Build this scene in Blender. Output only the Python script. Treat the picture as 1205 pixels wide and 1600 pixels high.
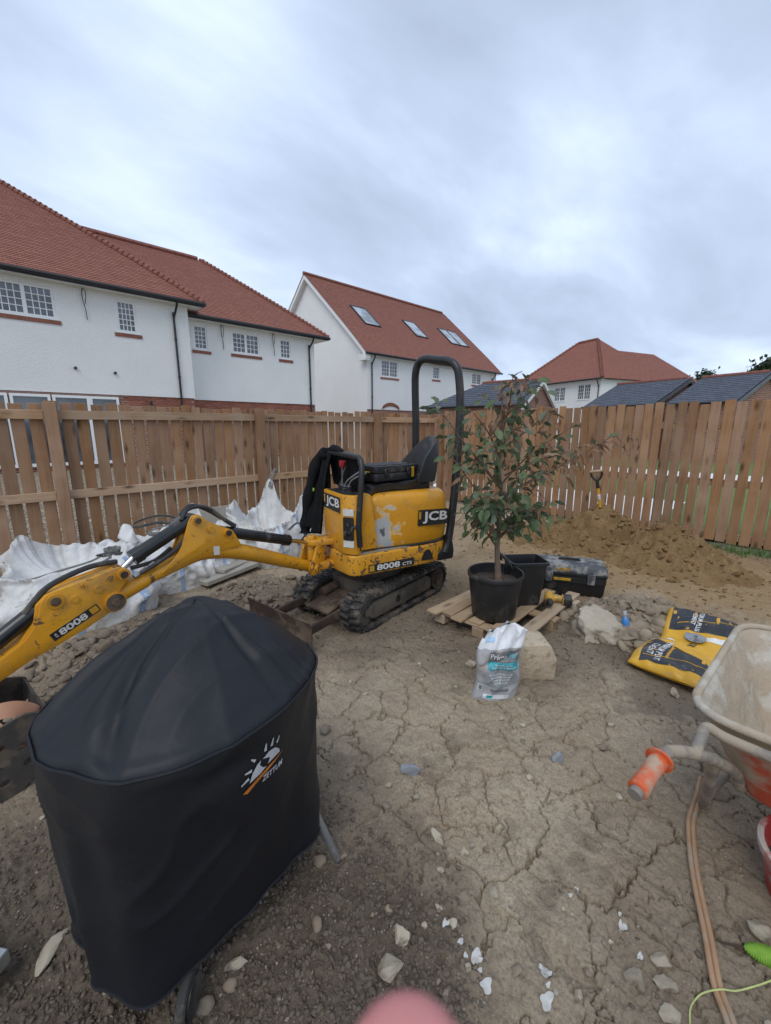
import bpy, bmesh, math, random
import numpy as np
from mathutils import Matrix, Vector
R = math.radians
rng = random.Random(7)
for o in list(bpy.data.objects): bpy.data.objects.remove(o)
sc = bpy.context.scene
COL = sc.collection

# ---------------------------------------------------------------- camera
cd = bpy.data.cameras.new('camera'); cam = bpy.data.objects.new('camera', cd); COL.objects.link(cam)
cam.location = (0, 0, 1.48); cam.rotation_euler = (R(90 - 11.6), 0, R(46.7))
cd.sensor_fit = 'VERTICAL'; cd.sensor_height = 36; cd.lens = 14.58
cd.clip_start = 0.008; cd.clip_end = 2000
cd.dof.use_dof = True; cd.dof.focus_distance = 2.6; cd.dof.aperture_fstop = 6.5
sc.camera = cam

# ---------------------------------------------------------------- light, sky, exposure
SUN_EL, SUN_AZ = R(52), R(-62)          # soft light from behind the viewer's right shoulder
w = bpy.data.worlds.new('World'); sc.world = w; w.use_nodes = True
nt = w.node_tree; nt.nodes.clear()
def wn(t, **k):
    n = nt.nodes.new(t)
    for a, b in k.items(): setattr(n, a, b)
    return n
wo = wn('ShaderNodeOutputWorld'); bg = wn('ShaderNodeBackground'); bg.inputs['Strength'].default_value = 0.1
sky = wn('ShaderNodeTexSky', sky_type='NISHITA', sun_disc=False)
sky.sun_elevation = SUN_EL; sky.sun_rotation = R(152); sky.air_density = 1; sky.dust_density = 2
tc = wn('ShaderNodeTexCoord'); sep = wn('ShaderNodeSeparateXYZ')
nt.links.new(tc.outputs['Generated'], sep.inputs[0])
def wm(op, a, b):
    n = wn('ShaderNodeMath', operation=op)
    for i, q in enumerate((a, b)):
        if isinstance(q, (int, float)): n.inputs[i].default_value = q
        elif q is not None: nt.links.new(q, n.inputs[i])
    return n.outputs[0]
zc = wm('ADD', wm('MAXIMUM', sep.outputs[2], 0.0), 0.22)
cmb = wn('ShaderNodeCombineXYZ')
nt.links.new(wm('DIVIDE', sep.outputs[0], zc), cmb.inputs[0]); nt.links.new(wm('DIVIDE', sep.outputs[1], zc), cmb.inputs[1])
n1 = wn('ShaderNodeTexNoise'); n1.inputs['Scale'].default_value = 1.25; n1.inputs['Detail'].default_value = 7
n1.inputs['Roughness'].default_value = 0.52; n1.inputs['Distortion'].default_value = 0.35
mp1 = wn('ShaderNodeMapping'); mp1.inputs['Location'].default_value = (3.1, 7.7, 0); mp1.inputs['Rotation'].default_value = (0, 0, R(35)); mp1.inputs['Scale'].default_value = (1, 0.62, 1)
nt.links.new(cmb.outputs[0], mp1.inputs[0]); nt.links.new(mp1.outputs[0], n1.inputs['Vector'])
cr = wn('ShaderNodeValToRGB'); e = cr.color_ramp.elements
e[0].position = 0.33; e[0].color = (0.40, 0.465, 0.58, 1)
e[1].position = 0.68; e[1].color = (0.80, 0.875, 0.97, 1)
q = e.new(0.46); q.color = (0.49, 0.57, 0.70, 1)
q = e.new(0.55); q.color = (0.60, 0.69, 0.83, 1)
nt.links.new(n1.outputs['Fac'], cr.inputs[0])
gain = wn('ShaderNodeMix', data_type='RGBA', blend_type='MULTIPLY'); gain.inputs[0].default_value = 1
nt.links.new(cr.outputs[0], gain.inputs[6]); gain.inputs[7].default_value = (11.3, 11.75, 12.4, 1)
mx = wn('ShaderNodeMix', data_type='RGBA'); mx.inputs[0].default_value = 0.95     # thin overcast over the blue
nt.links.new(sky.outputs[0], mx.inputs[6]); nt.links.new(gain.outputs[2], mx.inputs[7])
nt.links.new(mx.outputs[2], bg.inputs['Color']); nt.links.new(bg.outputs[0], wo.inputs[0])

sd = bpy.data.lights.new('sun', 'SUN'); sd.energy = 1.3; sd.angle = R(35); sd.color = (1, 0.965, 0.91)
sun = bpy.data.objects.new('sun', sd); COL.objects.link(sun)
sun.rotation_euler = (R(90) - SUN_EL, 0, R(28)); sun.location = (0, 0, 20)

sc.view_settings.view_transform = 'Standard'; sc.view_settings.look = 'None'
sc.view_settings.exposure = 0.12; sc.view_settings.gamma = 1; sc.view_settings.use_curve_mapping = False

# ---------------------------------------------------------------- numpy noise
def _h(ix, iy, s):
    h = (ix.astype(np.int64) * 374761393 + iy.astype(np.int64) * 668265263 + s * 1274126177) & 0xffffffff
    h = ((h ^ (h >> 13)) * 1274126177) & 0xffffffff
    return ((h ^ (h >> 16)) & 0xffffff) / float(0xffffff)
def vn(x, y, s=0):
    x = np.asarray(x, float); y = np.asarray(y, float)
    ix = np.floor(x); iy = np.floor(y); fx = x - ix; fy = y - iy
    fx = fx * fx * (3 - 2 * fx); fy = fy * fy * (3 - 2 * fy)
    a = _h(ix, iy, s); b = _h(ix + 1, iy, s); c = _h(ix, iy + 1, s); d = _h(ix + 1, iy + 1, s)
    return (a * (1 - fx) + b * fx) * (1 - fy) + (c * (1 - fx) + d * fx) * fy
def fbm(x, y, o=4, s=0, g=.5):
    t = 0; a = 1; n = 0
    for i in range(o):
        t = t + a * vn(x, y, s + i * 17); n += a; a *= g; x = x * 2.03 + 3.7; y = y * 2.03 - 1.9
    return t / n
def ridge(x, y, o=3, s=0):
    t = 0; a = 1; n = 0
    for i in range(o):
        t = t + a * (1 - np.abs(2 * vn(x, y, s + i * 31) - 1)); n += a; a *= .5; x = x * 2.1 + 5.1; y = y * 2.1 + 2.3
    return t / n
def worley(x, y, s=0):
    ix = np.floor(x); iy = np.floor(y); f1 = np.full(x.shape, 9.); f2 = np.full(x.shape, 9.)
    for dx in (-1, 0, 1):
        for dy in (-1, 0, 1):
            cx = ix + dx; cy = iy + dy
            d = np.hypot(cx + _h(cx, cy, s) - x, cy + _h(cx, cy, s + 5) - y)
            f2 = np.minimum(f2, np.maximum(f1, d)); f1 = np.minimum(f1, d)
    return f1, f2
def sst(a, b, x):
    t = np.clip((x - a) / (b - a), 0, 1); return t * t * (3 - 2 * t)

# ---------------------------------------------------------------- mesh helpers
class MB:
    def __init__(s): s.v = []; s.f = []; s.mi = []; s.uv = []
    def add(s, g, M=None, mi=0):
        vs, fs = g; b = len(s.v)
        s.v += [tuple(M @ Vector(p)) for p in vs] if M is not None else [tuple(p) for p in vs]
        s.f += [tuple(b + i for i in f) for f in fs]; s.mi += [mi] * len(fs); return s
    def mesh(s, name, mats, smooth=True, ang=40, bevel=0, segs=2):
        me = bpy.data.meshes.new(name); me.from_pydata(s.v, [], s.f); me.update()
        bm = bmesh.new(); bm.from_mesh(me)
        bmesh.ops.recalc_face_normals(bm, faces=bm.faces[:])
        if bevel:
            ed = [x for x in bm.edges if len(x.link_faces) == 2 and x.calc_face_angle(0) > R(28)]
            bmesh.ops.bevel(bm, geom=ed, offset=bevel, segments=segs, profile=.5, affect='EDGES', clamp_overlap=True)
        bm.to_mesh(me); bm.free()
        ms = mats if isinstance(mats, (list, tuple)) else [mats]
        for m in ms: me.materials.append(m)
        if len(ms) > 1 and not bevel: me.polygons.foreach_set('material_index', s.mi)
        if smooth: me.shade_smooth(); me.set_sharp_from_angle(angle=R(ang))
        return me
    def build(s, name, mats, parent=None, **k):
        return obj(name, s.mesh(name, mats, **k), parent)
def obj(name, me, parent=None, loc=None, rot=None):
    o = bpy.data.objects.new(name, me); COL.objects.link(o)
    if parent: o.parent = parent
    if loc: o.location = loc
    if rot: o.rotation_euler = rot
    return o
def tag(o, label=None, cat=None, group=None, kind=None):
    if label: o['label'] = label
    if cat: o['category'] = cat
    if group: o['group'] = group
    if kind: o['kind'] = kind
    return o
def thing(name, label, cat, loc=(0, 0, 0), rz=0, group=None):
    o = bpy.data.objects.new(name, None); COL.objects.link(o); o.location = loc; o.rotation_euler = (0, 0, rz)
    o.empty_display_size = .1
    return tag(o, label, cat, group)
def frame(o, ang):
    c, s = math.cos(ang), math.sin(ang)
    return Matrix(((c, -s, 0, o[0]), (s, c, 0, o[1]), (0, 0, 1, o[2]), (0, 0, 0, 1)))
def basis(o, x, y):
    x = Vector(x).normalized(); y = Vector(y).normalized(); z = x.cross(y).normalized(); y = z.cross(x)
    return Matrix(((x[0], y[0], z[0], o[0]), (x[1], y[1], z[1], o[1]), (x[2], y[2], z[2], o[2]), (0, 0, 0, 1)))
def box(x0, x1, y0, y1, z0, z1):
    v = [(x, y, z) for x in (x0, x1) for y in (y0, y1) for z in (z0, z1)]
    return v, [(0, 1, 3, 2), (4, 6, 7, 5), (0, 4, 5, 1), (2, 3, 7, 6), (0, 2, 6, 4), (1, 5, 7, 3)]
def cbox(x0, x1, y0, y1, z0, z1, c=.003):
    """box with chamfered edges, 24 vertices"""
    X, Y, Z = (x0, x1), (y0, y1), (z0, z1); v = []; ix = {}
    for i in (0, 1):
        for j in (0, 1):
            for k in (0, 1):
                sx, sy, sz = 1 - 2 * i, 1 - 2 * j, 1 - 2 * k
                for a in range(3):
                    ix[i, j, k, a] = len(v)
                    v.append((X[i] + (0 if a == 0 else c * sx), Y[j] + (0 if a == 1 else c * sy), Z[k] + (0 if a == 2 else c * sz)))
    f = []
    for s in (0, 1):
        f.append(tuple(ix[s, j, k, 0] for j, k in ((0, 0), (1, 0), (1, 1), (0, 1))))
        f.append(tuple(ix[i, s, k, 1] for i, k in ((0, 0), (1, 0), (1, 1), (0, 1))))
        f.append(tuple(ix[i, j, s, 2] for i, j in ((0, 0), (1, 0), (1, 1), (0, 1))))
    for p in (0, 1):
        for q_ in (0, 1):
            f.append((ix[p, q_, 0, 0], ix[p, q_, 1, 0], ix[p, q_, 1, 1], ix[p, q_, 0, 1]))
            f.append((ix[p, 0, q_, 0], ix[p, 1, q_, 0], ix[p, 1, q_, 2], ix[p, 0, q_, 2]))
            f.append((ix[0, p, q_, 1], ix[1, p, q_, 1], ix[1, p, q_, 2], ix[0, p, q_, 2]))
    for i in (0, 1):
        for j in (0, 1):
            for k in (0, 1): f.append((ix[i, j, k, 0], ix[i, j, k, 1], ix[i, j, k, 2]))
    return v, f
def loft(rings, closed=False, cap=True):
    n = len(rings[0]); v = [p for r in rings for p in r]; f = []
    m = len(rings)
    for i in range(m if closed else m - 1):
        a = i * n; b = ((i + 1) % m) * n
        for j in range(n): f.append((a + j, a + (j + 1) % n, b + (j + 1) % n, b + j))
    if cap and not closed: f.append(tuple(range(n))); f.append(tuple((m - 1) * n + j for j in range(n)))
    return v, f
def smoothpath(pts, n=6, closed=False):
    P = [Vector(p) for p in pts]; out = []; m = len(P)
    for i in range(m if closed else m - 1):
        p0 = P[(i - 1) % m] if closed or i else P[0]; p1 = P[i]; p2 = P[(i + 1) % m]
        p3 = P[(i + 2) % m] if closed or i + 2 < m else P[-1]
        for k in range(n):
            t = k / n
            out.append(.5 * ((2 * p1) + (-p0 + p2) * t + (2 * p0 - 5 * p1 + 4 * p2 - p3) * t * t + (-p0 + 3 * p1 - 3 * p2 + p3) * t ** 3))
    if not closed: out.append(P[-1])
    return out
def tube(pts, r, n=10, sx=1., sy=1., up=(0, 0, 1), closed=False):
    P = [Vector(p) for p in pts]; m = len(P); rr = r if isinstance(r, (list, tuple)) else [r] * m
    rings = []; u = None
    for i in range(m):
        if closed: t = P[(i + 1) % m] - P[i - 1]
        else: t = P[min(i + 1, m - 1)] - P[max(i - 1, 0)]
        t = t.normalized() if t.length > 1e-9 else Vector((0, 0, 1))
        if u is None:
            u = Vector(up) - t * t.dot(Vector(up))
            if u.length < 1e-3: u = Vector((1, 0, 0)) - t * t.x
        u = (u - t * u.dot(t)).normalized(); s = t.cross(u)
        rings.append([P[i] + (s * math.cos(a) * sx + u * math.sin(a) * sy) * rr[i] for a in [2 * math.pi * k / n for k in range(n)]])
    return loft(rings, closed)
def cyl(p0, p1, r, n=16): return tube([p0, p1], r, n)
def lathe(prof, n=32, cx=0, cy=0):
    rings = [[(cx + r * math.cos(2 * math.pi * k / n), cy + r * math.sin(2 * math.pi * k / n), z) for k in range(n)] for r, z in prof]
    return loft(rings)
def prism(poly, z0, z1):
    n = len(poly); v = [(x, y, z0) for x, y in poly] + [(x, y, z1) for x, y in poly]
    return v, [tuple(range(n)), tuple(range(n, 2 * n))] + [(i, (i + 1) % n, n + (i + 1) % n, n + i) for i in range(n)]
def rpoly(pts, rad, n=4):
    """polygon with rounded corners"""
    out = []; m = len(pts); rd = rad if isinstance(rad, (list, tuple)) else [rad] * m
    for i in range(m):
        a, b, c = Vector(pts[i - 1]), Vector(pts[i]), Vector(pts[(i + 1) % m]); r = rd[i]
        if r <= 0: out.append(tuple(b)); continue
        d1 = (a - b).normalized(); d2 = (c - b).normalized()
        r = min(r, (a - b).length * .49, (c - b).length * .49)
        p, s = b + d1 * r, b + d2 * r
        for k in range(n + 1):
            t = k / n; out.append(tuple(p * (1 - t) ** 2 + b * 2 * t * (1 - t) + s * t * t))
    return out
def rrect(hx, hy, r, n=4): return rpoly([(-hx, -hy), (hx, -hy), (hx, hy), (-hx, hy)], r, n)
XZ = Matrix(((1, 0, 0, 0), (0, 0, -1, 0), (0, 1, 0, 0), (0, 0, 0, 1)))      # prism (x,y) -> (x,z), thickness along -y
def npmesh(name, V, F, mats, smooth=True):
    """numpy arrays -> mesh; F (n,3|4)"""
    me = bpy.data.meshes.new(name); n, k = F.shape
    me.vertices.add(len(V)); me.vertices.foreach_set('co', np.asarray(V, np.float32).ravel())
    me.loops.add(n * k); me.loops.foreach_set('vertex_index', F.astype(np.int32).ravel())
    me.polygons.add(n); me.polygons.foreach_set('loop_start', np.arange(0, n * k, k, dtype=np.int32))
    me.update(calc_edges=True); me.validate()
    me.materials.append(mats)
    if smooth: me.shade_smooth()
    return me
def grid_faces(n, m, wrap=False):
    i, j = np.meshgrid(np.arange(n - 1), np.arange(m if wrap else m - 1), indexing='ij')
    j2 = (j + 1) % m
    return np.stack([i * m + j, i * m + j2, (i + 1) * m + j2, (i + 1) * m + j], -1).reshape(-1, 4)
def text_geo(txt, w_, h_, bold=.0, shear=0):
    """outline text as a flat mesh fitted into w_ x h_, centred on 0"""
    cu = bpy.data.curves.new('txt', 'FONT'); cu.body = txt; cu.offset = bold; cu.shear = shear; cu.align_x = 'CENTER'; cu.resolution_u = 3; cu.space_line = .95
    o = bpy.data.objects.new('txt', cu); COL.objects.link(o)
    me = bpy.data.meshes.new_from_object(o.evaluated_get(bpy.context.evaluated_depsgraph_get()))
    V = np.array([v.co[:] for v in me.vertices]); F = [tuple(p.vertices) for p in me.polygons]
    bpy.data.objects.remove(o); bpy.data.curves.remove(cu); bpy.data.meshes.remove(me)
    lo, hi = V.min(0), V.max(0); c = (lo + hi) / 2; s = (hi - lo)
    V = (V - c) * np.array([w_ / s[0], h_ / s[1], 1]); V[:, 2] = 0
    return [tuple(p) for p in V], F
def mapped(geo, fn, dx=0, dy=0):
    """lay a flat geometry onto a surface: fn(u,v) -> point"""
    return [tuple(fn(p[0] + dx, p[1] + dy)) for p in geo[0]], geo[1]
def rectgrid(w_, h_, n=6, m=6):
    v = [(w_ * (i / n - .5), h_ * (j / m - .5), 0) for i in range(n + 1) for j in range(m + 1)]
    f = [(i * (m + 1) + j, (i + 1) * (m + 1) + j, (i + 1) * (m + 1) + j + 1, i * (m + 1) + j + 1) for i in range(n) for j in range(m)]
    return v, f
def polyfan(pts):
    n = len(pts); cx = sum(p[0] for p in pts) / n; cy = sum(p[1] for p in pts) / n
    return [(p[0], p[1], 0) for p in pts] + [(cx, cy, 0)], [(i, (i + 1) % n, n) for i in range(n)]
def rock_geo(sx, sy, sz, seed, sub=3, rough=.22, facet=.5):
    bm = bmesh.new(); bmesh.ops.create_icosphere(bm, subdivisions=sub, radius=1)
    r_ = random.Random(seed); pl = []
    for _ in range(11):
        n = Vector((r_.gauss(0, 1), r_.gauss(0, 1), r_.gauss(0, 1))).normalized(); pl.append((n, r_.uniform(.50, .86)))
    from mathutils import noise as mn
    off = Vector((r_.uniform(0, 50), r_.uniform(0, 50), 0))
    for v in bm.verts:
        p = v.co.copy()
        for n, d in pl:
            t = p.dot(n)
            if t > d: p -= n * (t - d) * facet * 1.7
        p *= 1 + rough * (mn.noise(p * 1.7 + off) * .6 + mn.noise(p * 4 + off) * .3 + mn.noise(p * 9 + off) * .15)
        v.co = Vector((p.x * sx, p.y * sy, p.z * sz))
    V = [tuple(v.co) for v in bm.verts]; F = [tuple(x.index for x in f.verts) for f in bm.faces]; bm.free()
    return V, F

# ---------------------------------------------------------------- materials
def newmat(name):
    m = bpy.data.materials.new(name); m.use_nodes = True; t = m.node_tree
    b = t.nodes['Principled BSDF']; return m, t, b
def N(t, ty, **k):
    n = t.nodes.new(ty)
    for a, b in k.items():
        if a in n.inputs: n.inputs[a].default_value = b
        else: setattr(n, a, b)
    return n
def coords(t, kind='Object', scale=(1, 1, 1), rnd=False):
    c = N(t, 'ShaderNodeTexCoord'); mp = N(t, 'ShaderNodeMapping'); mp.inputs['Scale'].default_value = scale
    t.links.new(c.outputs[kind], mp.inputs[0])
    if rnd:
        oi = N(t, 'ShaderNodeObjectInfo'); mu = N(t, 'ShaderNodeMath', operation='MULTIPLY'); mu.inputs[1].default_value = 57.
        t.links.new(oi.outputs['Random'], mu.inputs[0]); cb = N(t, 'ShaderNodeCombineXYZ')
        for i in range(3): t.links.new(mu.outputs[0], cb.inputs[i])
        t.links.new(cb.outputs[0], mp.inputs['Location'])
    return mp.outputs[0]
def noise(t, vec, scale, detail=5, rough=.55, dist=0):
    n = N(t, 'ShaderNodeTexNoise'); n.inputs['Scale'].default_value = scale; n.inputs['Detail'].default_value = detail
    n.inputs['Roughness'].default_value = rough; n.inputs['Distortion'].default_value = dist
    t.links.new(vec, n.inputs['Vector']); return n.outputs['Fac']
def ramp(t, fac, stops):
    r = N(t, 'ShaderNodeValToRGB'); el = r.color_ramp.elements
    el[0].position, el[1].position = stops[0][0], stops[-1][0]
    c4 = lambda c: (c, c, c, 1) if isinstance(c, (int, float)) else (*c[:3], 1)
    el[0].color, el[1].color = c4(stops[0][1]), c4(stops[-1][1])
    for p, c in stops[1:-1]: q = el.new(p); q.color = c4(c)
    t.links.new(fac, r.inputs[0]); return r.outputs[0]
def mix(t, fac, a, b, mode='MIX'):
    m = N(t, 'ShaderNodeMix', data_type='RGBA', blend_type=mode)
    for i, q in ((0, fac), (6, a), (7, b)):
        if isinstance(q, (int, float)): m.inputs[i].default_value = q
        elif isinstance(q, tuple): m.inputs[i].default_value = (*q[:3], 1)
        else: t.links.new(q, m.inputs[i])
    return m.outputs[2]
def math_(t, op, a, b=0., clamp=False):
    m = N(t, 'ShaderNodeMath', operation=op); m.use_clamp = clamp
    for i, q in enumerate((a, b)):
        if isinstance(q, (int, float)): m.inputs[i].default_value = q
        else: t.links.new(q, m.inputs[i])
    return m.outputs[0]
def bump(t, b, h, strength=.3, dist=.01, prev=None):
    n = N(t, 'ShaderNodeBump'); n.inputs['Strength'].default_value = strength; n.inputs['Distance'].default_value = dist
    t.links.new(h, n.inputs['Height'])
    if prev is not None: t.links.new(prev, n.inputs['Normal'])
    t.links.new(n.outputs[0], b.inputs['Normal']); return n.outputs[0]
def pm(name, c1, c2=None, scale=6, rough=.6, metal=0, bs=0, bscale=80, bdist=.004, dirt=None, damt=.5, dscale=5, spec=.5, tint=0, rvar=.12, coat=0):
    """plain material: two-tone noise, optional dirt patches, fine bump, per-object tint"""
    m, t, b = newmat(name); v = coords(t, 'Object')
    c2 = c2 or tuple(x * .75 for x in c1)
    n = noise(t, v, scale, 6); c = mix(t, ramp(t, n, [(.3, 0.), (.7, 1.)]), c1, c2)
    if tint:
        oi = N(t, 'ShaderNodeObjectInfo'); hs = N(t, 'ShaderNodeHueSaturation')
        t.links.new(math_(t, 'ADD', math_(t, 'MULTIPLY', oi.outputs['Random'], tint * 2), 1 - tint), hs.inputs['Value'])
        t.links.new(c, hs.inputs['Color']); c = hs.outputs[0]
    rg = math_(t, 'ADD', math_(t, 'MULTIPLY', n, rvar * 2), rough - rvar)
    if dirt:
        d = noise(t, v, dscale, 8, .65); f = ramp(t, d, [(.62 - damt * .3, 0.), (.72 - damt * .3, 1.)])
        c = mix(t, f, c, dirt); rg = math_(t, 'ADD', rg, math_(t, 'MULTIPLY', f, max(0, .85 - rough)))
    t.links.new(c, b.inputs['Base Color']); t.links.new(rg, b.inputs['Roughness'])
    b.inputs['Metallic'].default_value = metal; b.inputs['Specular IOR Level'].default_value = spec; b.inputs['Coat Weight'].default_value = coat
    if bs: bump(t, b, noise(t, v, bscale, 4), bs, bdist)
    return m
M = {}
M['render'] = pm('white_render', (.79, .785, .765), (.745, .74, .72), .9, .9, bs=.8, bscale=30, bdist=.02, spec=.2)
M['soffit'] = pm('white_soffit', (.78, .77, .74), (.72, .71, .69), 2, .6)
M['white'] = pm('white_frame', (.80, .80, .79), (.76, .76, .75), 4, .4)
M['black_metal'] = pm('black_gutter', (.014, .014, .016), (.02, .02, .022), 4, .4)
M['cable'] = pm('cable_rubber', (.03, .03, .033), None, 9, .5)
M['lead'] = pm('lead_flashing', (.16, .165, .175), (.11, .115, .12), 5, .5, .4)
M['tilefix'] = pm('ridge_clay', (.26, .10, .07), (.19, .07, .05), 5, .8, bs=.2, bscale=30)
M['steel'] = pm('galvanised_steel', (.42, .43, .44), (.33, .34, .35), 12, .42, .8, dirt=(.22, .19, .16), damt=.3, dscale=9)
M['chrome'] = pm('chromed_rod', (.62, .62, .62), (.5, .5, .5), 8, .16, 1)
M['rust'] = pm('rusty_steel', (.085, .052, .038), (.045, .032, .026), 7, .75, .35, bs=.35, bscale=70, dirt=(.15, .11, .075), damt=.35, dscale=6)
M['rubber'] = pm('track_rubber', (.022, .021, .02), (.034, .032, .03), 9, .75, bs=.3, bscale=60, dirt=(.13, .105, .08), damt=.42, dscale=8)
M['trackframe'] = pm('track_frame_steel', (.06, .052, .045), (.095, .08, .066), 6, .7, .3, bs=.25, bscale=60, dirt=(.14, .115, .088), damt=.6, dscale=5)
M['blk'] = pm('black_paint', (.012, .012, .013), (.02, .02, .021), 7, .42, dirt=(.07, .06, .05), damt=.12, dscale=7)
M['cylblk'] = pm('gloss_black_ram', (.011, .011, .012), (.018, .018, .019), 7, .26, dirt=(.09, .075, .06), damt=.12, dscale=8)
M['vinyl'] = pm('seat_vinyl', (.018, .019, .022), (.03, .031, .034), 6, .42, bs=.12, bscale=160, dirt=(.09, .08, .07), damt=.15)
M['plastic'] = pm('black_plastic', (.014, .014, .015), (.022, .022, .023), 8, .45, bs=.1, bscale=120, dirt=(.075, .066, .055), damt=.18, dscale=6)
M['cloth'] = pm('black_cloth', (.010, .010, .011), (.016, .016, .017), 14, .95, bs=.3, bscale=220, spec=.1)
M['hose'] = pm('hydraulic_hose', (.018, .018, .018), (.03, .03, .03), 20, .6, dirt=(.1, .085, .07), damt=.3)
M['red'] = pm('red_knob', (.42, .03, .035), None, 8, .35)
M['decal_black'] = pm('decal_black', (.012, .012, .013), (.02, .02, .02), 12, .5, dirt=(.06, .05, .04), damt=.1, dscale=30)
M['decal_white'] = pm('decal_white', (.70, .69, .66), (.55, .54, .5), 30, .5)
M['decal_yellow'] = pm('decal_yellow', (.55, .28, .02), None, 30, .5)
M['label_white'] = pm('paper_label', (.66, .65, .62), (.5, .49, .46), 20, .6)
M['concrete'] = pm('concrete', (.44, .385, .305), (.31, .265, .20), 5, .92, bs=.6, bscale=45, bdist=.008, dirt=(.22, .18, .13), damt=.3, dscale=4)
M['slab'] = pm('paving_slab', (.36, .335, .285), (.28, .26, .22), 5, .9, bs=.3, bscale=60)
M['stoneblock'] = pm('sandstone_block', (.50, .42, .31), (.42, .345, .245), 4, .95, bs=.8, bscale=38, bdist=.01, dirt=(.33, .235, .14), damt=.3, dscale=26)
M['pebble'] = pm('pale_stone', (.40, .345, .26), (.27, .23, .17), 14, .85, bs=.4, bscale=60, tint=.25, dirt=(.17, .135, .1), damt=.25, dscale=18)
M['greystone'] = pm('grey_stone', (.30, .315, .33), (.21, .22, .235), 18, .8, bs=.4, bscale=60, tint=.12)
M['clod'] = pm('dry_clod', (.225, .18, .132), (.15, .117, .084), 10, .95, bs=.6, bscale=50, tint=.2)
M['crumb'] = pm('soil_crumb', (.145, .113, .083), (.088, .067, .05), 30, .95, bs=.4, bscale=120)
M['chipping'] = pm('small_chipping', (.32, .275, .21), (.17, .14, .105), 9, .9)
M['grass'] = pm('grass_blades', (.06, .12, .025), (.10, .16, .04), 3, .7)
M['bark'] = pm('bark', (.19, .13, .088), (.11, .075, .052), 25, .85, bs=.7, bscale=70, bdist=.006)
M['palewood'] = pm('weathered_root', (.40, .30, .20), (.28, .2, .13), 12, .85, bs=.4, bscale=50)
M['compost'] = pm('compost', (.045, .033, .024), (.085, .064, .047), 25, .95, bs=.9, bscale=60, bdist=.012)
M['orange'] = pm('orange_plastic', (.62, .105, .025), (.52, .085, .025), 6, .45, dirt=(.40, .29, .2), damt=.45, dscale=6)
M['traypaint'] = pm('orange_tray_paint', (.52, .075, .03), (.42, .06, .026), 5, .5, dirt=(.40, .32, .225), damt=.66, dscale=3.2)
M['cementmud'] = pm('dried_cement', (.43, .35, .255), (.29, .23, .165), 5, .93, bs=.75, bscale=26, bdist=.012, dirt=(.46, .42, .35), damt=.42, dscale=5)
M['barrowtube'] = pm('muddy_tube', (.25, .22, .185), (.14, .125, .11), 9, .7, .2, bs=.3, bscale=50, dirt=(.36, .295, .22), damt=.6, dscale=9)
M['hosetan'] = pm('tan_strip', (.40, .245, .14), (.30, .18, .10), 12, .6, dirt=(.33, .26, .19), damt=.35, dscale=14)
M['green'] = pm('lime_twine', (.25, .45, .05), (.17, .34, .035), 40, .7, bs=.5, bscale=120)
M['strap'] = pm('ratchet_webbing', (.56, .29, .18), (.46, .22, .13), 10, .8, bs=.35, bscale=260, bdist=.002, dirt=(.24, .14, .09), damt=.3)
M['bagwhite'] = None
M['bluestripe'] = pm('blue_seam', (.20, .32, .52), (.34, .43, .58), 30, .7)
M['greyrope'] = pm('grey_webbing', (.17, .165, .155), (.10, .098, .093), 30, .85, bs=.4, bscale=160)
M['toolgrey'] = pm('dusty_toolbox_lid', (.045, .05, .056), (.075, .08, .086), 5, .55, dirt=(.27, .26, .24), damt=.5, dscale=9)
M['toolyellow'] = pm('tool_yellow', (.60, .33, .02), (.5, .27, .02), 9, .45, dirt=(.2, .16, .1), damt=.25, dscale=14)
M['blueplastic'] = pm('blue_label', (.03, .17, .45), (.05, .22, .5), 14, .4)
M['bottle'] = pm('bottle_plastic', (.20, .165, .20), (.27, .25, .28), 12, .25)
M['capgrey'] = pm('cap_grey', (.45, .5, .56), None, 12, .4)
M['skin'] = None
M['cement_yellow'] = pm('cement_bag_yellow', (.66, .36, .022), (.58, .31, .02), 6, .36, dirt=(.42, .32, .2), damt=.1, dscale=7)
M['cement_black'] = pm('cement_bag_print', (.016, .018, .022), (.028, .03, .034), 9, .34, dirt=(.12, .11, .1), damt=.15, dscale=9)
M['cement_white'] = pm('cement_bag_white', (.70, .70, .68), (.6, .6, .58), 12, .4)
M['prime_bag'] = pm('primer_bag_film', (.30, .305, .315), (.40, .405, .41), 7, .4, dirt=(.34, .29, .23), damt=.2, dscale=8)
M['prime_white'] = pm('primer_bag_white', (.72, .73, .75), (.62, .63, .65), 10, .4)
M['prime_grey'] = pm('primer_bag_grey_print', (.135, .14, .145), (.17, .175, .18), 10, .42)
M['prime_mid'] = pm('primer_bag_midgrey', (.22, .24, .25), (.27, .29, .3), 10, .42)
M['prime_teal'] = pm('primer_bag_teal', (.02, .30, .36), (.03, .34, .40), 10, .42)
M['prime_blue'] = pm('primer_bag_blue', (.32, .55, .80), (.4, .62, .84), 10, .42)
M['brick'] = pm('red_brick', (.31, .115, .075), (.22, .08, .055), 9, .88, bs=.4, bscale=70, tint=.22)
M['mortar'] = pm('mortar', (.40, .355, .30), None, 9, .95)
M['interior'] = pm('dark_room', (.03, .03, .032), None, 2, .9)
M['path'] = pm('pale_concrete_path', (.74, .73, .70), (.64, .63, .60), 3, .9)
M['lawn'] = pm('lawn_green', (.085, .15, .035), (.12, .19, .05), 2, .9, bs=.4, bscale=60)
M['white_spot'] = pm('white_splash', (.56, .555, .53), (.40, .385, .35), 30, .8)
M['logo_grey'] = pm('logo_silver', (.50, .51, .53), (.42, .43, .45), 40, .45)
M['logo_orange'] = pm('logo_orange', (.55, .17, .02), None, 40, .5)

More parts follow.
